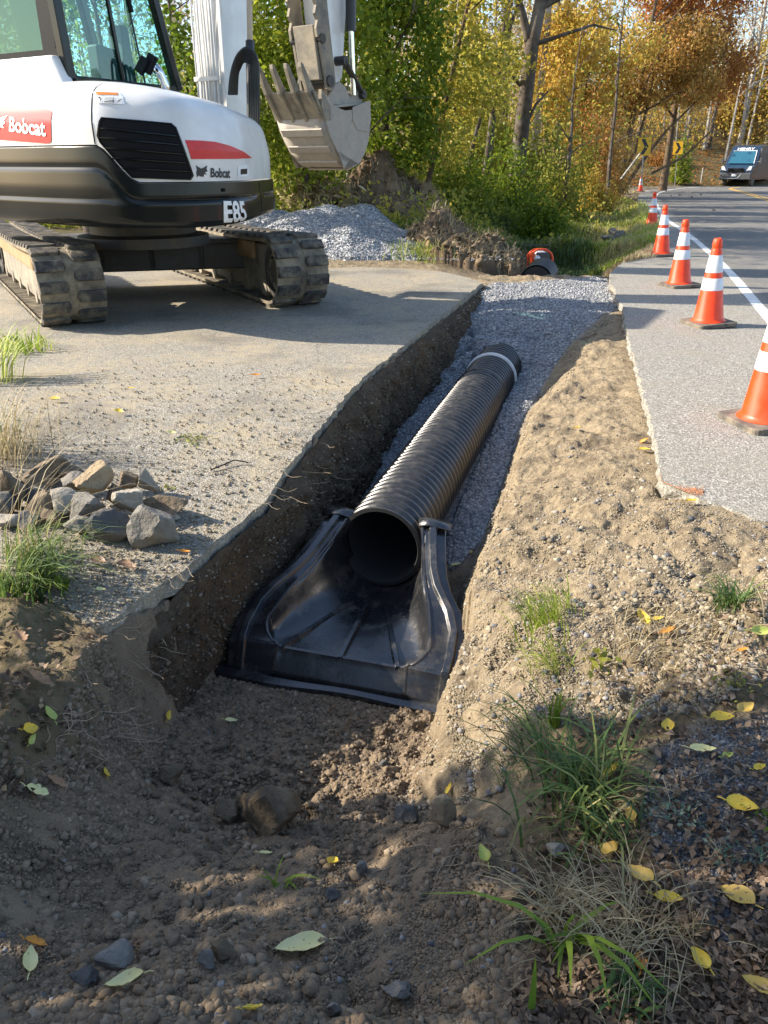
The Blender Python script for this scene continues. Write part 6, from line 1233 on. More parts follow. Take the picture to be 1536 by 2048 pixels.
# shade caster added left of and behind the photographer, out of the picture
def shade_caster(label, x0, x1, y0, y1, H_, n, size, seed, name='shade_caster'):
    g = np.random.default_rng(seed); t = empty(name, ((x0 + x1) / 2, (y0 + y1) / 2, -.1), 0, label, 'shade_caster'); pts = np.stack([g.uniform(-(x1 - x0) / 2, (x1 - x0) / 2, n), g.uniform(-(y1 - y0) / 2, (y1 - y0) / 2, n), g.uniform(0, H_, n)], 1); leaf_cloud('foliage', pts, size, M['leaf_evergreen'], g.uniform(0, 1, n), t)
    m = MB()
    for i in range(int((y1 - y0) / .8)): y = -(y1 - y0) / 2 + .4 + i * .8; m.tube([(0, y, 0), (0, y, H_ * .9)], [.06, .02], 6)
    m.build('stems', M['bark'], t)
shade_caster('unseen shade caster of evergreen leaves added behind the photographer on the left', -5.4, -4.4, -5.0, 2.62, 5.0, 19000, .16, 1)
# ================================================================== SMALL STUFF ON THE GROUND
def ico():
    bm = bmesh.new(); bmesh.ops.create_icosphere(bm, subdivisions=1, radius=1); v = np.array([tuple(x.co) for x in bm.verts]); f = np.array([[q.index for q in x.verts] for x in bm.faces]); bm.free(); return v, f
IV, IF = ico(); IV1, IF1 = IV, IF
IV0 = IV[:12]; 
def ico0():
    bm = bmesh.new(); bmesh.ops.create_icosphere(bm, subdivisions=1, radius=1); bm.free(); bm = bmesh.new(); bmesh.ops.create_icosphere(bm, subdivisions=0 or 1, radius=1)
    t = (1 + 5 ** .5) / 2; v = np.array([(-1, t, 0), (1, t, 0), (-1, -t, 0), (1, -t, 0), (0, -1, t), (0, 1, t), (0, -1, -t), (0, 1, -t), (t, 0, -1), (t, 0, 1), (-t, 0, -1), (-t, 0, 1)], float); v /= np.linalg.norm(v[0]); bm.free()
    return v, np.array([(0, 11, 5), (0, 5, 1), (0, 1, 7), (0, 7, 10), (0, 10, 11), (1, 5, 9), (5, 11, 4), (11, 10, 2), (10, 7, 6), (7, 1, 8), (3, 9, 4), (3, 4, 2), (3, 2, 6), (3, 6, 8), (3, 8, 9), (4, 9, 5), (2, 4, 11), (6, 2, 10), (8, 6, 7), (9, 8, 1)])
def chips(name, pts, size, mat, vals, label, cat, sink=.3, flat=.7, seed=0, kind='stuff', low=False, rag=(.62, 1.15)):
    IV, IF = ICO0 if low else (IV1, IF1)
    n = len(pts); g = np.random.default_rng(seed); nv = len(IV); k = 40; var = IV[None] * g.uniform(rag[0], rag[1], (k, nv, 1)); s = np.asarray(size) * np.ones(n)
    sc = g.uniform(.65, 1.25, (n, 3)) * np.array([1, 1, flat]); q = g.normal(size=(n, 4)); q /= np.linalg.norm(q, axis=1)[:, None]; w_, x, y, z = q.T
    Rm = np.stack([1 - 2 * (y * y + z * z), 2 * (x * y - z * w_), 2 * (x * z + y * w_), 2 * (x * y + z * w_), 1 - 2 * (x * x + z * z), 2 * (y * z - x * w_), 2 * (x * z - y * w_), 2 * (y * z + x * w_), 1 - 2 * (x * x + y * y)], 1).reshape(n, 3, 3)
    V = np.einsum('nvj,nkj->nvk', var[g.integers(0, k, n)], Rm) * sc[:, None, :] * s[:, None, None] * .5; V += pts[:, None, :]; V[:, :, 2] += (s * (.5 - sink) * .6)[:, None]
    F = (np.arange(n) * nv)[:, None, None] + IF[None]; me = mesh_np(name, V.reshape(-1, 3), F.reshape(-1, 3), mat=mat); rnd_attr(me, vals, nv); o = link(name, me); return tag(o, label, cat, kind=kind)
def rnd_mat(name, stops, rough=.9, bump=.4, sc=60):
    k = NM(name); c = k.ramp(k.attr('rnd'), stops); c = k.mix(k.ramp(k.noise(sc, 5, .6), [(.35, .0), (.65, .45)]), c, [x * .55 for x in stops[len(stops) // 2][1]]); k.set(color=c, rough=rough, spec=.2); k.bump(k.noise(sc * 2, 4), bump, .004); M[name] = k.m
rnd_mat('gravel_stone', [(0, (.13, .135, .145)), (.45, (.26, .265, .272)), (.8, (.38, .385, .385)), (1, (.52, .51, .49))], .85)
rnd_mat('soil_crumb', [(0, (.13, .096, .063)), (.5, (.20, .15, .099)), (.9, (.255, .195, .132)), (1, (.33, .27, .195))], .95, .9, 45)
rnd_mat('wall_crumb', [(0, (.06, .045, .03)), (.5, (.12, .09, .06)), (.85, (.20, .155, .105)), (1, (.32, .28, .22))])
rnd_mat('dry_crumb', [(0, (.17, .138, .095)), (.5, (.28, .232, .16)), (.85, (.38, .325, .235)), (1, (.30, .29, .275))])
rnd_mat('dark_stone', [(0, (.06, .065, .07)), (.6, (.14, .14, .145)), (1, (.36, .34, .32))], .8)
def samp(n, poly, ymin, ymax, seed): xy = scatter_rt(n, [tuple(p[:2]) for p in poly], ymin, ymax, seed); return xy
ICO0 = ico0(); g_th = lambda x: np.random.default_rng(5).uniform(-.25, .35, len(x))
def put(name, n, poly, y0, y1, s0, s1, mat, seed, label, cat, pw=2.2, extra_z=0, on=hz, sink=.3, filt=None, **kw):
    xy = samp(n, poly, y0, y1, seed); g = np.random.default_rng(seed); s = s0 + (s1 - s0) * g.uniform(0, 1, n) ** pw
    if filt is not None: k_ = filt(xy[:, 0], xy[:, 1]); xy = xy[k_]; s = s[k_]
    xy = xy + 0; return chips(name, np.column_stack([xy, on(xy[:, 0], xy[:, 1]) + extra_z]), s, M[mat], g.uniform(0, 1, len(s)), label, cat, seed=seed, sink=sink, **kw)
not_pipe = lambda x, y: (np.abs((x + .02) * .9594 - (y - 3.376) * .282) > .21) | ((x + .02) * .282 + (y - 3.376) * .9594 > 3.75)
put('trench_gravel', 70000, ZG, 3.2, 11.2, .009, .036, 'gravel_stone', 201, 'loose blue-grey crushed stone bedding the pipe and filling the crossing', 'gravel', 1.9, filt=not_pipe, low=True)
PIT = [(-.3, 2.0), (.25, 2.3), P(880, 1480, -.7)[:2], P(860, 1640, -.6)[:2], P(1000, 1700, -.4)[:2], P(1060, 1800, -.26)[:2], P(1040, 2048, -.2)[:2], (.5, .7), (-.9, .7), (-1.5, 1.5), P(60, 1500, -.2)[:2], P(150, 1400, -.15)[:2], P(250, 1300, -.3)[:2], P(420, 1320, -.7)[:2]]
nofes = lambda x, y: ~(((x + .02) * .282 + (y - 3.376) * .9594 > -.755) & (np.abs((x + .02) * .9594 - (y - 3.376) * .282) < .52))
put('soil_crumbs', 110000, PIT, .78, 3.0, .003, .012, 'soil_crumb', 202, 'dark crumbly topsoil in the pit and on the near mound', 'soil', 2.0, filt=nofes, low=True, rag=(.5, 1.2), sink=.45)
put('soil_clods', 13000, PIT, .78, 3.0, .010, .040, 'soil_crumb', 212, 'larger dark clods of dug soil lying in and before the pit', 'soil', 3.2, filt=lambda x, y: nofes(x, y) & (fbm(x * 3.5, y * 3.5, 77, 3) + .12 > g_th(x)), rag=(.5, 1.2), sink=.5)
put('pit_pebbles', 450, PIT, .78, 3.0, .005, .022, 'dark_stone', 203, 'grey pebbles scattered through the dug soil', 'pebbles', 3.0, filt=nofes)
BANK = [P(1225, 650), P(1258, 690), P(1300, 850), P(1322, 965), P(1420, 1010), P(1536, 1045), (1.9, 3.2), (1.6, 2.0), P(1420, 1380), P(1060, 1430, -.2), P(1000, 1600, -.4), P(880, 1600, -.5), P(905, 1400, -.45), P(935, 1210, -.28), P(990, 1070, -.25), P(1052, 900, -.22), P(1066, 830, -.2), P(1130, 770, -.17)]
put('bank_crumbs', 60000, BANK, 1.6, 7.6, .003, .012, 'dry_crumb', 204, 'dry tan crumbs and grit on the sunny right bank', 'soil', 2.5, low=True, rag=(.5, 1.2), sink=.5)
put('bank_clods', 6000, BANK, 1.6, 7.6, .010, .036, 'dry_crumb', 214, 'larger dry clods on the sunny right bank', 'soil', 3.5, filt=lambda x, y: fbm(x * 3, y * 3, 78, 3) > g_th(x), rag=(.5, 1.2), sink=.5)
put('bank_pebbles', 1300, BANK, 1.6, 7.6, .006, .034, 'dark_stone', 224, 'grey stones sunk in the dry right bank', 'stones', 3.0, sink=.5)
def wall_put(name, n, A, B, s0, s1, mat, seed, label, pw=3, **kw):
    g = np.random.default_rng(seed); m_ = 60; A = np.array(rs([tuple(p) for p in A], m_)); B = np.array(rs([tuple(p) for p in B], m_)); u = g.uniform(0, m_ - 1.001, n); i = u.astype(int); f = (u - i)[:, None]; t = g.uniform(0, 1, n)[:, None]
    p = (A[i] * (1 - f) + A[i + 1] * f) * (1 - t) + (B[i] * (1 - f) + B[i + 1] * f) * t; p[:, 2] = hz(p[:, 0], p[:, 1]); return chips(name, p, s0 + (s1 - s0) * g.uniform(0, 1, n) ** pw, M[mat], g.uniform(0, 1, n), label, 'soil', seed=seed, sink=.5, **kw)
_g = np.random.default_rng(221); _i = _g.integers(0, WALLP.shape[0], 26000); _j = _g.integers(4, WALLP.shape[1], 26000); chips('wall_crumbs', WALLP[_i, _j] + _g.normal(0, .004, (26000, 3)), .005 + .024 * _g.uniform(0, 1, 26000) ** 5, M['wall_crumb'], _g.uniform(0, 1, 26000), 'crumbling dark soil and grit of the left trench wall', 'soil', seed=222, sink=.5, rag=(.5, 1.2), low=True)
wall_put('pit_crumbs', 11000, LT2[2:], LF2[2:], .005, .030, 'soil_crumb', 231, 'crumbly soil on the sloping left bank of the pit', rag=(.45, 1.25))
wall_put('pit_crumbs', 15000, LF2, [RFOOT[i] for i in range(9, 13)], .005, .030, 'soil_crumb', 232, 'crumbly soil covering the pit floor in front of the outlet', rag=(.45, 1.25))
wall_put('wall_crumbs', 8000, RCREST, RFOOT, .005, .024, 'dry_crumb', 223, 'crumbling edge of the sunny right bank', rag=(.5, 1.2))
WALL = [tuple(p[:2]) for p in LTOP] + [tuple(p[:2]) for p in LFOOT[::-1]]
put('wall_stones', 1500, WALL, 2.0, 9, .008, .045, 'dark_stone', 205, 'small stones and grit sticking out of the left trench wall', 'stones', 3.5, sink=.5)
put('wall_clods', 5000, WALL, 2.0, 9, .006, .04, 'soil_crumb', 206, 'soil clods clinging to the left trench wall', 'soil', 3.0, sink=.45)
CR = [P(1560, 1400), P(1420, 1405), P(1330, 1440), P(1290, 1540), P(1330, 1650), P(1400, 1750), P(1560, 1900)]
put('shoulder_grit', 9000, CR, 1.0, 2.4, .004, .014, 'dark_stone', 207, 'dark grit and crushed asphalt at the lower right', 'grit', 2.5)
NEARD = [PS(0, 1100), PS(200, 1250), PS(400, 1110), PS(570, 940), PS(720, 760), PS(560, 730), PS(250, 720), PS(0, 780)]
put('drive_grit', 9000, NEARD, 2.0, 7, .004, .020, 'dry_crumb', 208, 'loose dusty grit on the worn driveway', 'grit', 4.5, on=hs)
# gravel pile
gpx = [(-1.0, 13.9, .62, .85), (-.45, 14.6, .56, .75), (.1, 13.6, .34, .75), (-2.1, 14.4, .6, .9), (.5, 13.0, .15, .7), (-.6, 13.0, .42, .6), (-1.5, 13.6, .5, .7)]
def pile_z(x, y):
    z = np.zeros_like(x)
    for cx, cy, h_, r_ in gpx: d = np.hypot(x - cx - .08 * fbm(x * 3, y * 3, 301, 2), (y - cy) * 1.0); z = z + np.exp(6 * h_ * np.exp(-(d / r_) ** 2 * 1.1)) - 1
    z = np.log1p(z) / 6 - .05 + .05 * fbm(x * 4, y * 4, 302, 3); return np.where(z > 0, z, 0)
gx_, gy_ = np.meshgrid(np.arange(-3.4, 2.0, .03), np.arange(11.6, 16.2, .03)); pz = pile_z(gx_, gy_); b0 = hz(gx_, gy_); zz = np.where(pz > .012, np.maximum(b0, -.02) + pz, b0 - .06); nx2, ny2 = gx_.shape[1], gx_.shape[0]
idx = np.arange(nx2 * ny2).reshape(ny2, nx2); F = np.stack([idx[:-1, :-1], idx[:-1, 1:], idx[1:, 1:], idx[1:, :-1]], -1).reshape(-1, 4); V = np.stack([gx_, gy_, zz], -1).reshape(-1, 3)
k = NM('pile_gravel'); v1 = k.n('ShaderNodeTexVoronoi'); v1.inputs['Scale'].default_value = 34; k.l(k.co(), v1.inputs['Vector']); c = k.ramp(k.math('FRACT', k.math('MULTIPLY', v1.outputs['Color'], 4.1)), [(0, (.15, .155, .17)), (.6, (.30, .31, .32)), (1, (.52, .52, .51))]); k.set(color=c, rough=.9, spec=.2); k.bump(v1.outputs['Distance'], .8, .02)
pile = empty('gravel_pile', (0, 13.8, 0), 0, 'heap of pale blue-grey crushed stone behind the excavator tracks', 'gravel heap'); V[:, 1] -= 13.8
link('heap', mesh_np('heap', V, F, mat=k.m, smooth=True), pile)
g = np.random.default_rng(303); n = 26000; x = g.uniform(-3.2, 1.9, n); y = g.uniform(11.7, 16, n); p_ = pile_z(x, y); kk = (p_ > .01) | (g.uniform(0, 1, n) < .10 * (y < 15)); x, y, p_ = x[kk], y[kk], p_[kk]
o = chips('loose_stones', np.column_stack([x, y - 13.8, np.maximum(hz(x, y), -.02 * (p_ > .012)) + p_]), g.uniform(.014, .042, len(x)), M['gravel_stone'], g.uniform(.1, 1, len(x)), None, None, seed=304); o.parent = pile
# spoil heap of earth behind it
def mound(name, label, px, py, Y, wpx, hpx, dep, mat, seed, cat='earth heap'):
    b = PD(px, py, Y); zb = float(hz(b[0], Y)); w_ = wpx * Y / 1540 / 2 / CP; h_ = PD(px, py - hpx, Y)[2] - zb; X, Yg = np.meshgrid(np.linspace(-w_ * 1.3, w_ * 1.3, 200), np.linspace(-dep * 1.3, dep * 1.3, 150)); d = np.hypot(X / w_, Yg / dep)
    Z = h_ * np.clip(1 - d ** 1.8, -.3, 1) * (1 + 1.1 * fbm(X * 1.8 + seed, Yg * 1.8, seed, 4)) + .22 * fbm(X * 5, Yg * 5, seed + 1, 5) + .09 * cells(X / .22, Yg / .22, seed) + .05 * cells(X / .1, Yg / .1, seed); Z = np.where(d > 1.0, np.minimum(Z, 0) - .25, Z) + (hz(X + b[0], Yg + Y) - zb)
    a, c = X.shape; ix = np.arange(a * c).reshape(a, c); F = np.stack([ix[:-1, :-1], ix[:-1, 1:], ix[1:, 1:], ix[1:, :-1]], -1).reshape(-1, 4); return tag(link(name, mesh_np(name, np.stack([X, Yg, Z], -1).reshape(-1, 3), F, mat=M[mat], smooth=True), loc=(b[0], Y, zb)), label, cat)
rock_mat('earth', (.09, .062, .04), (.19, .135, .085), (.26, .18, .10), 2.2)
mound('spoil_heap', 'rough brown heap of dug earth and roots behind the gravel pile', 770, 425, 17, 250, 74, 1.6, 'earth', 311)
mound('spoil_heap', 'low brown ridge of earth along the left side of the far ditch', 935, 508, 13.4, 230, 36, 1.5, 'earth', 312)
def heap_cover(poly, n, seed, label): xy = samp(n, poly, 10, 20, seed); g = np.random.default_rng(seed); dg = bpy.context.evaluated_depsgraph_get(); return xy
_sp = [o for o in COL.objects if o.name.startswith('spoil_heap')]; bpy.context.view_layer.update()
_cp = []
for o in _sp:
    vv = np.empty(len(o.data.vertices) * 3, np.float32); o.data.vertices.foreach_get('co', vv); vv = vv.reshape(-1, 3) + np.array(o.location); kk = vv[:, 2] > hz(vv[:, 0], vv[:, 1]) + .02; _cp.append(vv[kk])
_cp = np.concatenate(_cp); _g = np.random.default_rng(315); q = _cp[_g.integers(0, len(_cp), 5000)] + _g.normal(0, .02, (5000, 3)); chips('heap_clods', q, .02 + .12 * _g.uniform(0, 1, 5000) ** 4, M['soil_crumb'], _g.uniform(0, 1, 5000), 'clods and stones covering the brown earth heaps', 'soil', seed=316, sink=.4, rag=(.5, 1.2))
q = _cp[_g.integers(0, len(_cp), 2600)]; tag(blades('heap_grass', q, .22, .010, M['grass_dry'], _g.uniform(0, 1, 2600), lean=1.1, seg=3, gseed=317), 'dry roots and grass hanging out of the brown earth heaps', 'dry grass', kind='stuff')
# leaf litter
def litter(name, poly, n, y0, y1, size, mat, seed, label, flat=1.2, on=hz, lift=.008):
    xy = samp(n, poly, y0, y1, seed); g = np.random.default_rng(seed); z = on(xy[:, 0], xy[:, 1]) + lift + g.uniform(0, .012, n); o = leaf_cloud(name, np.column_stack([xy, z]), size, M[mat], g.uniform(0, .95, n), flat=flat); return tag(o, label, 'dead leaves', kind='stuff')
LT = [P(1560, 1180), P(1330, 1200), P(1190, 1290), P(1100, 1420, -.2), P(1060, 1560, -.25), P(1050, 1750, -.25), P(1070, 1900, -.2), P(1010, 2048, -.2), (.5, .7), (1.5, .7), (1.9, 1.5), (2.0, 2.6)]
incr = lambda x, y: inside([tuple(p[:2]) for p in CR], x, y)
litter('leaf_litter', LT, 9500, .75, 3.0, .020, 'litter_leaf', 321, 'brown dead leaf litter and bark bits at the lower right')
litter('leaf_litter', [P(0, 1040), P(170, 1090), P(170, 1290), P(60, 1480, -.1), P(0, 1600, -.2), (-1.6, 1.4), (-1.9, 3)], 900, 1.2, 3.6, .024, 'litter_leaf', 322, 'brown dead leaves under the grass at the left edge')
litter('leaf_litter', [(9.7, 36), (10.6, 42), (13.5, 47), (18, 49.8), (26, 52.3), (40, 58), (60, 59), (60, 68), (20, 66), (8, 60), (4, 44)], 16000, 34, 70, .14, 'leaf_rust', 323, 'rusty fallen leaves covering the bank behind the chevron signs', lift=.05)
litter('leaf_litter', BANK, 500, 1.6, 7, .016, 'litter_leaf', 324, 'small dead leaf scraps on the sunny right bank')
# roots and straws
g = np.random.default_rng(331); m = MB()
def rootlet(px, py, L_px, ang, r_=.0012, z=None):
    b = Vector(G(px, py)); s = FPX / (b[1] * CP - (b[2] - CAMH) * SP); L = L_px / s; n = 7; pts = []; a = ang; p = b.copy()
    for i in range(n): pts.append((p.x, p.y, max(p.z, float(hs(p.x, p.y))) + .004 + .008 * math.sin(i * 1.2))); a += g.normal(0, .35); p = p + Vector((math.cos(a), math.sin(a) * .9, 0)) * L / n
    m.tube(pts, [r_] * (n - 1) + [r_ * .4], 4, cap=False)
for px, py, sx, sy, n_, L in ((640, 960, 50, 60, 16, 90), (200, 1470, 60, 50, 22, 110), (90, 1500, 60, 80, 14, 80), (890, 1720, 60, 30, 16, 110), (300, 1330, 80, 60, 12, 80), (1350, 1580, 110, 120, 22, 130), (1300, 1850, 150, 130, 34, 120), (400, 1750, 300, 120, 16, 60), (1300, 1280, 150, 80, 20, 90), (640, 900, 60, 60, 20, 70), (560, 1010, 40, 40, 16, 60), (1080, 1330, 50, 60, 20, 60), (300, 1300, 60, 30, 14, 70)):
    for _ in range(n_): rootlet(px + g.normal(0, sx), min(2030, py + g.normal(0, sy)), L * g.uniform(.5, 1.3), g.uniform(-2.6, .6))
tag(m.build('rootlets', simple('root', (.34, .26, .17), .8)), 'fine pale roots and straws lying on the soil', 'roots', kind='stuff')
m = MB(); a, b = G(422, 943), G(497, 930); c_ = G(470, 928); m.tube([(a[0], a[1], a[2] + .006), (c_[0], c_[1], c_[2] + .02), (b[0], b[1], b[2] + .012)], .0035, 6); tag(m.build('iron_bar', M['grille_black']), 'thin black bent rod lying on the drive right of the stone heap', 'rod')
m = MB()      # sprayed mark on the ground
xy = []
gm = np.random.default_rng(7)
pts = []
for _ in range(700):
    px = gm.uniform(1316, 1408); py = 983 + gm.normal(0, 4.5) + (px - 1360) * .02; pts.append(G(px, py))
pts = np.array(pts); pts[:, 2] += .0
chips('sprayed_mark', pts, .0055, M['orange_paint'], gm.uniform(0, 1, len(pts)), 'orange utility paint sprayed on the grit at the end of the asphalt', 'paint mark', sink=.0, flat=.4)
# ------------------------------------------------------------------ single fallen leaves
leafm = {}
def fl_mat(nm, c1, c2, spot):
    k = NM('fallen_' + nm); o = k.obj(); k.co(); c = k.mix(k.ramp(k.noise(22, 4, .6, o), [(.35, 0.0), (.65, 1.0)]), c1, c2); c = k.mix(k.ramp(k.noise(120, 3, .5, o), [(.66, 0.0), (.72, 1.0)]), c, spot); k.set(color=c, rough=.5, spec=.35)
    t = k.n('ShaderNodeBsdfTranslucent'); k.l(c, t.inputs[0]); mx = k.n('ShaderNodeMixShader'); mx.inputs[0].default_value = .2; k.l(k.b.outputs[0], mx.inputs[1]); k.l(t.outputs[0], mx.inputs[2]); k.l(mx.outputs[0], k.out.inputs[0]); leafm[nm] = k.m
fl_mat('pale', (.72, .68, .30), (.80, .72, .38), (.35, .22, .08)); fl_mat('yellow', (.70, .54, .07), (.74, .46, .06), (.25, .12, .03)); fl_mat('ochre', (.52, .38, .10), (.62, .40, .09), (.20, .10, .03)); fl_mat('orange', (.66, .30, .04), (.5, .18, .04), (.15, .06, .02)); fl_mat('brown', (.28, .16, .09), (.42, .27, .16), (.12, .07, .04)); fl_mat('green', (.38, .45, .10), (.50, .52, .16), (.2, .15, .05))
def fallen(label, mat, px, py, lpx, ang, seed, curl=.25, wid=.52, shape='oval', tilt=.25):
    b = Vector(G(px, py)); s = FPX / (b[1] * CP - (b[2] - CAMH) * SP); L = lpx / s * .98; wid *= random.Random(seed * 3).uniform(.8, 1.25); rg = random.Random(seed); rows = []; n = 14
    for i in range(n + 1):
        t = i / n
        if shape == 'oval': w_ = wid * L * (math.sin(math.pi * t ** .8) ** .8) * (1 - .15 * t)
        else: w_ = wid * L * (math.sin(math.pi * t) ** .6) * (.55 + .45 * abs(math.sin(t * 9.5 + seed)))
        w_ *= .5 * (1 + .04 * rg.uniform(-1, 1)); x = (t - .5) * L; zc_ = curl * L * (4 * (t - .5) ** 2) * .5 + .004
        rows.append([(x, j * w_, zc_ + abs(j) ** 2 * w_ * (.30 + curl) + .0015 * rg.uniform(-1, 1) * abs(j)) for j in (-1, -.66, -.33, -.06, 0, .06, .33, .66, 1)])
    m = MB(); m.grid(rows); o = m.build('fallen_leaf', leafm[mat], smooth=60)
    st = MB(); st.tube([(-.5 * L, 0, curl * L * .5), (-.62 * L, .03 * L, curl * L * .45 + .004), (-.78 * L, .05 * L, .01)], [.0018, .0013, .0012], 5); st.build('leaf_stalk', leafm[mat], o)
    # lie on the local slope
    e = .04; dzx = float(hs(b.x + e, b.y) - hs(b.x - e, b.y)) / (2 * e); dzy = float(hs(b.x, b.y + e) - hs(b.x, b.y - e)) / (2 * e); nrm = Vector((-max(-1.5, min(1.5, dzx)), -max(-1.5, min(1.5, dzy)), 1)).normalized(); nrm = (nrm + Vector((rg.uniform(-1, 1), rg.uniform(-1, 1), 0)) * tilt * .6).normalized()
    o.rotation_euler = (nrm.to_track_quat('Z', 'X').to_matrix() @ Matrix.Rotation(ang, 3, 'Z')).to_euler(); o.rotation_mode = 'XYZ'
    zz_ = nrm.to_track_quat('Z', 'Y').to_matrix(); xa = Vector((math.cos(ang), math.sin(ang), 0)); xa = (xa - nrm * xa.dot(nrm)).normalized(); ya = nrm.cross(xa); o.rotation_euler = Matrix((xa, ya, nrm)).transposed().to_euler(); o.location = b + nrm * .014
    tag(o, label, 'leaf', 'fallen leaves on the ground')
for i, a in enumerate([
 ('large pale yellow leaf with long stalk lying on the near soil, bottom centre', 'pale', 600, 1906, 110, 3.5),
 ('pale yellow leaf with hooked stalk on the near soil, left of the large pale leaf', 'pale', 252, 1980, 78, 3.5),
 ('cream leaf hanging point down beside the orange curled leaf, lower left', 'pale', 55, 1935, 70, 1.9),
 ('curled orange-brown leaf at the lower left picture edge', 'orange', 66, 1902, 48, .1),
 ('bright orange-yellow leaf cut by the bottom picture edge', 'yellow', 506, 2040, 44, .3),
 ('round yellow leaf at the foot of the mound in the pit', 'yellow', 662, 1738, 42, 1.2),
 ('small curled yellow leaf left of the round one in the pit', 'pale', 531, 1719, 28, .2),
 ('yellow-green leaf standing on the dark mound right of centre', 'green', 975, 1726, 64, 1.8),
 ('small yellow leaf on the brown left pit wall', 'yellow', 203, 1556, 36, 1.9),
 ('pale yellow leaf with a brown lobed leaf behind it on the left wall', 'pale', 66, 1590, 50, .2),
 ('brown lobed leaf above the pale one on the left wall', 'brown', 104, 1570, 56, .3),
 ('yellow-green leaf at the top left of the pit wall', 'green', 92, 1437, 38, 2.7),
 ('yellow leaf overlapping a greenish one on the upper left wall', 'yellow', 50, 1466, 42, .7),
 ('greenish leaf hanging under the yellow one on the upper left wall', 'green', 54, 1486, 36, 1.5),
 ('tiny yellow leaf caught high on the back wall of the pit', 'yellow', 328, 1436, 28, 1.7),
 ('small bright yellow leaf beside the tan pointed stone', 'yellow', 907, 1580, 26, .5),
 ('pale leaf scrap on the pit floor behind the boulder', 'pale', 461, 1448, 26, .2),
 ('broad mottled yellow leaf at the lower right, below the grass', 'ochre', 1232, 1716, 66, 2.2),
 ('large crinkled ochre leaf below the broad mottled one', 'ochre', 1287, 1764, 70, 2.2),
 ('yellow speckled leaf right of the crinkled ochre leaf', 'yellow', 1344, 1806, 60, -.4),
 ('long folded ochre leaf at the right edge, lower right', 'ochre', 1478, 1806, 78, 2.2),
 ('yellow leaf with brown edge curled on the dark grit', 'yellow', 1484, 1622, 62, -.5),
 ('pale cream leaf lying flat on the dark grit', 'pale', 1406, 1510, 52, -.3),
 ('round yellow leaf on the grit at the shadow line, the left one', 'yellow', 1444, 1445, 48, -.1),
 ('rounder spotted yellow leaf at the shadow line, the right one', 'ochre', 1487, 1428, 48, .5),
 ('small upright yellow leaf left of the round pair at the shadow line', 'yellow', 1338, 1464, 44, 1.3),
 ('curved bright yellow leaf on top of the green grass', 'yellow', 1226, 1555, 54, .2),
 ('small speckled yellow leaf in the litter right of the grass', 'ochre', 1268, 1638, 44, 1.6),
 ('sunlit yellow leaf on the right bank beside its smaller twin', 'yellow', 1279, 1242, 44, 1.9),
 ('smaller yellow leaf right of the sunlit one on the bank', 'yellow', 1315, 1247, 28, .1),
 ('orange leaf on the bank below the two yellow ones', 'orange', 1335, 1270, 40, .4),
 ('bright green leaf at the right picture edge on the bank', 'green', 1518, 1270, 46, 0),
 ('orange-yellow leaf at the right edge of the bank', 'orange', 1486, 1312, 28, .2),
 ('yellow leaf on the worn asphalt right of the paint mark', 'yellow', 1382, 1010, 30, .2),
 ('small yellow leaf on the bank level with the nearest cone', 'yellow', 1156, 863, 16, .2),
 ('reddish brown leaf at the foot of the asphalt edge', 'orange', 1292, 886, 22, -.3),
 ('thin yellow leaf just below the reddish one at the asphalt edge', 'yellow', 1288, 905, 24, -.3),
 ('narrow yellow leaf pointing down at the lower right', 'yellow', 1402, 1925, 50, 2.0),
 ('large ochre leaf at the bottom right picture edge', 'ochre', 1516, 1980, 70, 2.6),
 ('brown-orange leaf among dead grass at the lower right', 'orange', 1280, 1935, 44, 1.3),
 ('small round yellow leaf at the right edge on the grit', 'yellow', 1520, 1545, 28, .2),
 ('pale green leaf scrap on the grit near the cream leaf', 'green', 1454, 1523, 26, .3),
 ('big folded brown leaf on the slab below the stones', 'brown', 258, 1140, 46, -.5),
 ('curled brown leaf left of the big folded one', 'brown', 200, 1130, 40, -.5),
 ('small orange leaf right of the stone heap on the slab', 'orange', 370, 1112, 24, 0),
 ('pale leaf at the slab edge below the brown leaves', 'pale', 202, 1187, 20, .2),
 ('bright yellow leaf on the drive at the left edge', 'yellow', 112, 804, 26, -.2),
 ('yellow leaf at the head of the dark tyre stain on the drive', 'yellow', 240, 830, 22, -.4),
 ('pale square leaf beside the moss on the drive', 'pale', 344, 872, 20, 0),
 ('small orange leaf on the drive close to the trench edge', 'orange', 512, 756, 20, .1),
 ('tiny yellow leaf alone in the middle of the drive', 'yellow', 263, 782, 14, .2),
 ('large dry brown leaf at the left edge under the grass', 'brown', 72, 1370, 56, .1),
 ('dry brown leaf hanging in the grass at the left edge', 'brown', 40, 1285, 44, -.8),
 ('pale leaf on the dark gravel right of the outlet', 'pale', 914, 1136, 26, .5),
 ('yellow leaf on the stones right of the pipe', 'yellow', 944, 1112, 14, 1.2),
]): fallen(*a, seed=500 + i, curl=.1 + .25 * ((i * 37) % 10) / 10, shape='lobed' if 'lobed' in a[0] or 'dry' in a[0] else 'oval')
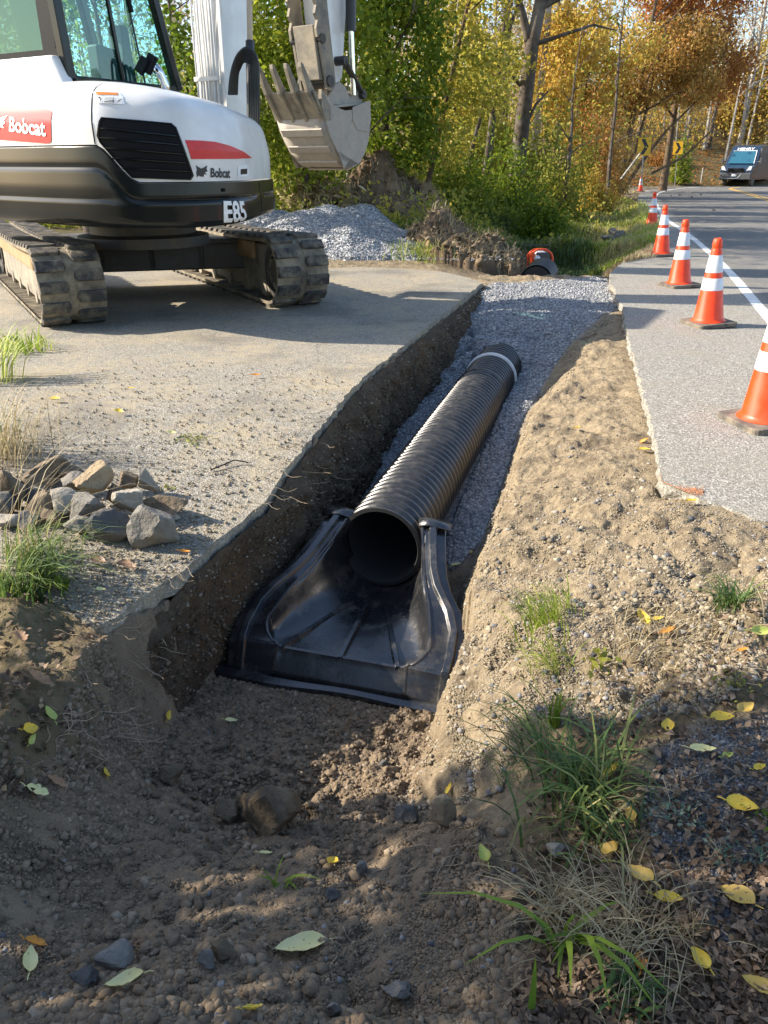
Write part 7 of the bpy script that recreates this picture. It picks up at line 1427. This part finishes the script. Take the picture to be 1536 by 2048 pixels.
# small weeds
def weed(label, px, py, n, lpx, seed, mat='leaf_green', col=(.2, .7), rpx=26, hpx=30, name='weed'):
    b = G(px, py); s = FPX / (b[1] * CP - (b[2] - CAMH) * SP); g = np.random.default_rng(seed); r_ = rpx / s; h_ = hpx / s; pts = np.column_stack([g.normal(0, r_ * .5, n), g.normal(0, r_ * .5, n), g.uniform(.1, 1, n) * h_])
    t = empty(name, b, 0, label, 'weed', 'weeds'); leaf_cloud('foliage', pts, lpx / s, M[mat], col[0] + (col[1] - col[0]) * g.uniform(0, 1, n), t, flat=.8); m = MB()
    for i in range(min(n, 10)): m.tube([(0, 0, -.01), (pts[i, 0] * .5, pts[i, 1] * .5, pts[i, 2] * .6), tuple(pts[i])], .0012, 4, cap=False)
    m.build('stems', M['grass_bright'] if False else M['root'] if 'root' in M else M['bark'], t)
for a in [('bright green broad leaved weed in the sun on the right bank', 1200, 1340, 26, 20, 601, 'leaf_yellowgreen', (.1, .5), 40, 30), ('blue-green feathery weed at the top of the shaded grass', 1200, 1470, 90, 9, 602, 'blue_weed', (.3, 1), 50, 40), ('blue-green weed among the litter right of the grass', 1350, 1640, 110, 9, 603, 'blue_weed', (.3, 1), 60, 40),
          ('blue-green weed clump near the dark grit', 1450, 1720, 70, 9, 604, 'blue_weed', (.0, .8), 34, 40), ('clover leaves at the edge of the slab under the drooping grass', 115, 1180, 26, 20, 605, 'leaf_green', (.1, .4), 34, 26), ('green moss tufts on the drive', 385, 880, 80, 6, 606, 'leaf_yellowgreen', (.0, .4), 44, 5), ('small moss spot at the right end of the stone heap', 335, 978, 20, 6, 607, 'leaf_yellowgreen', (.1, .4), 10, 6),
          ('dark green low weed at the right edge below the leaves', 1525, 1640, 40, 10, 608, 'leaf_green', (0, .4), 30, 24), ('grey-green weed at the lower right picture edge', 1520, 1720, 60, 9, 609, 'blue_weed', (0, .7), 26, 36), ('sunlit low weed patch at the right shadow line', 1465, 1365, 60, 9, 610, 'leaf_yellowgreen', (.1, .5), 40, 14)]: weed(*a)
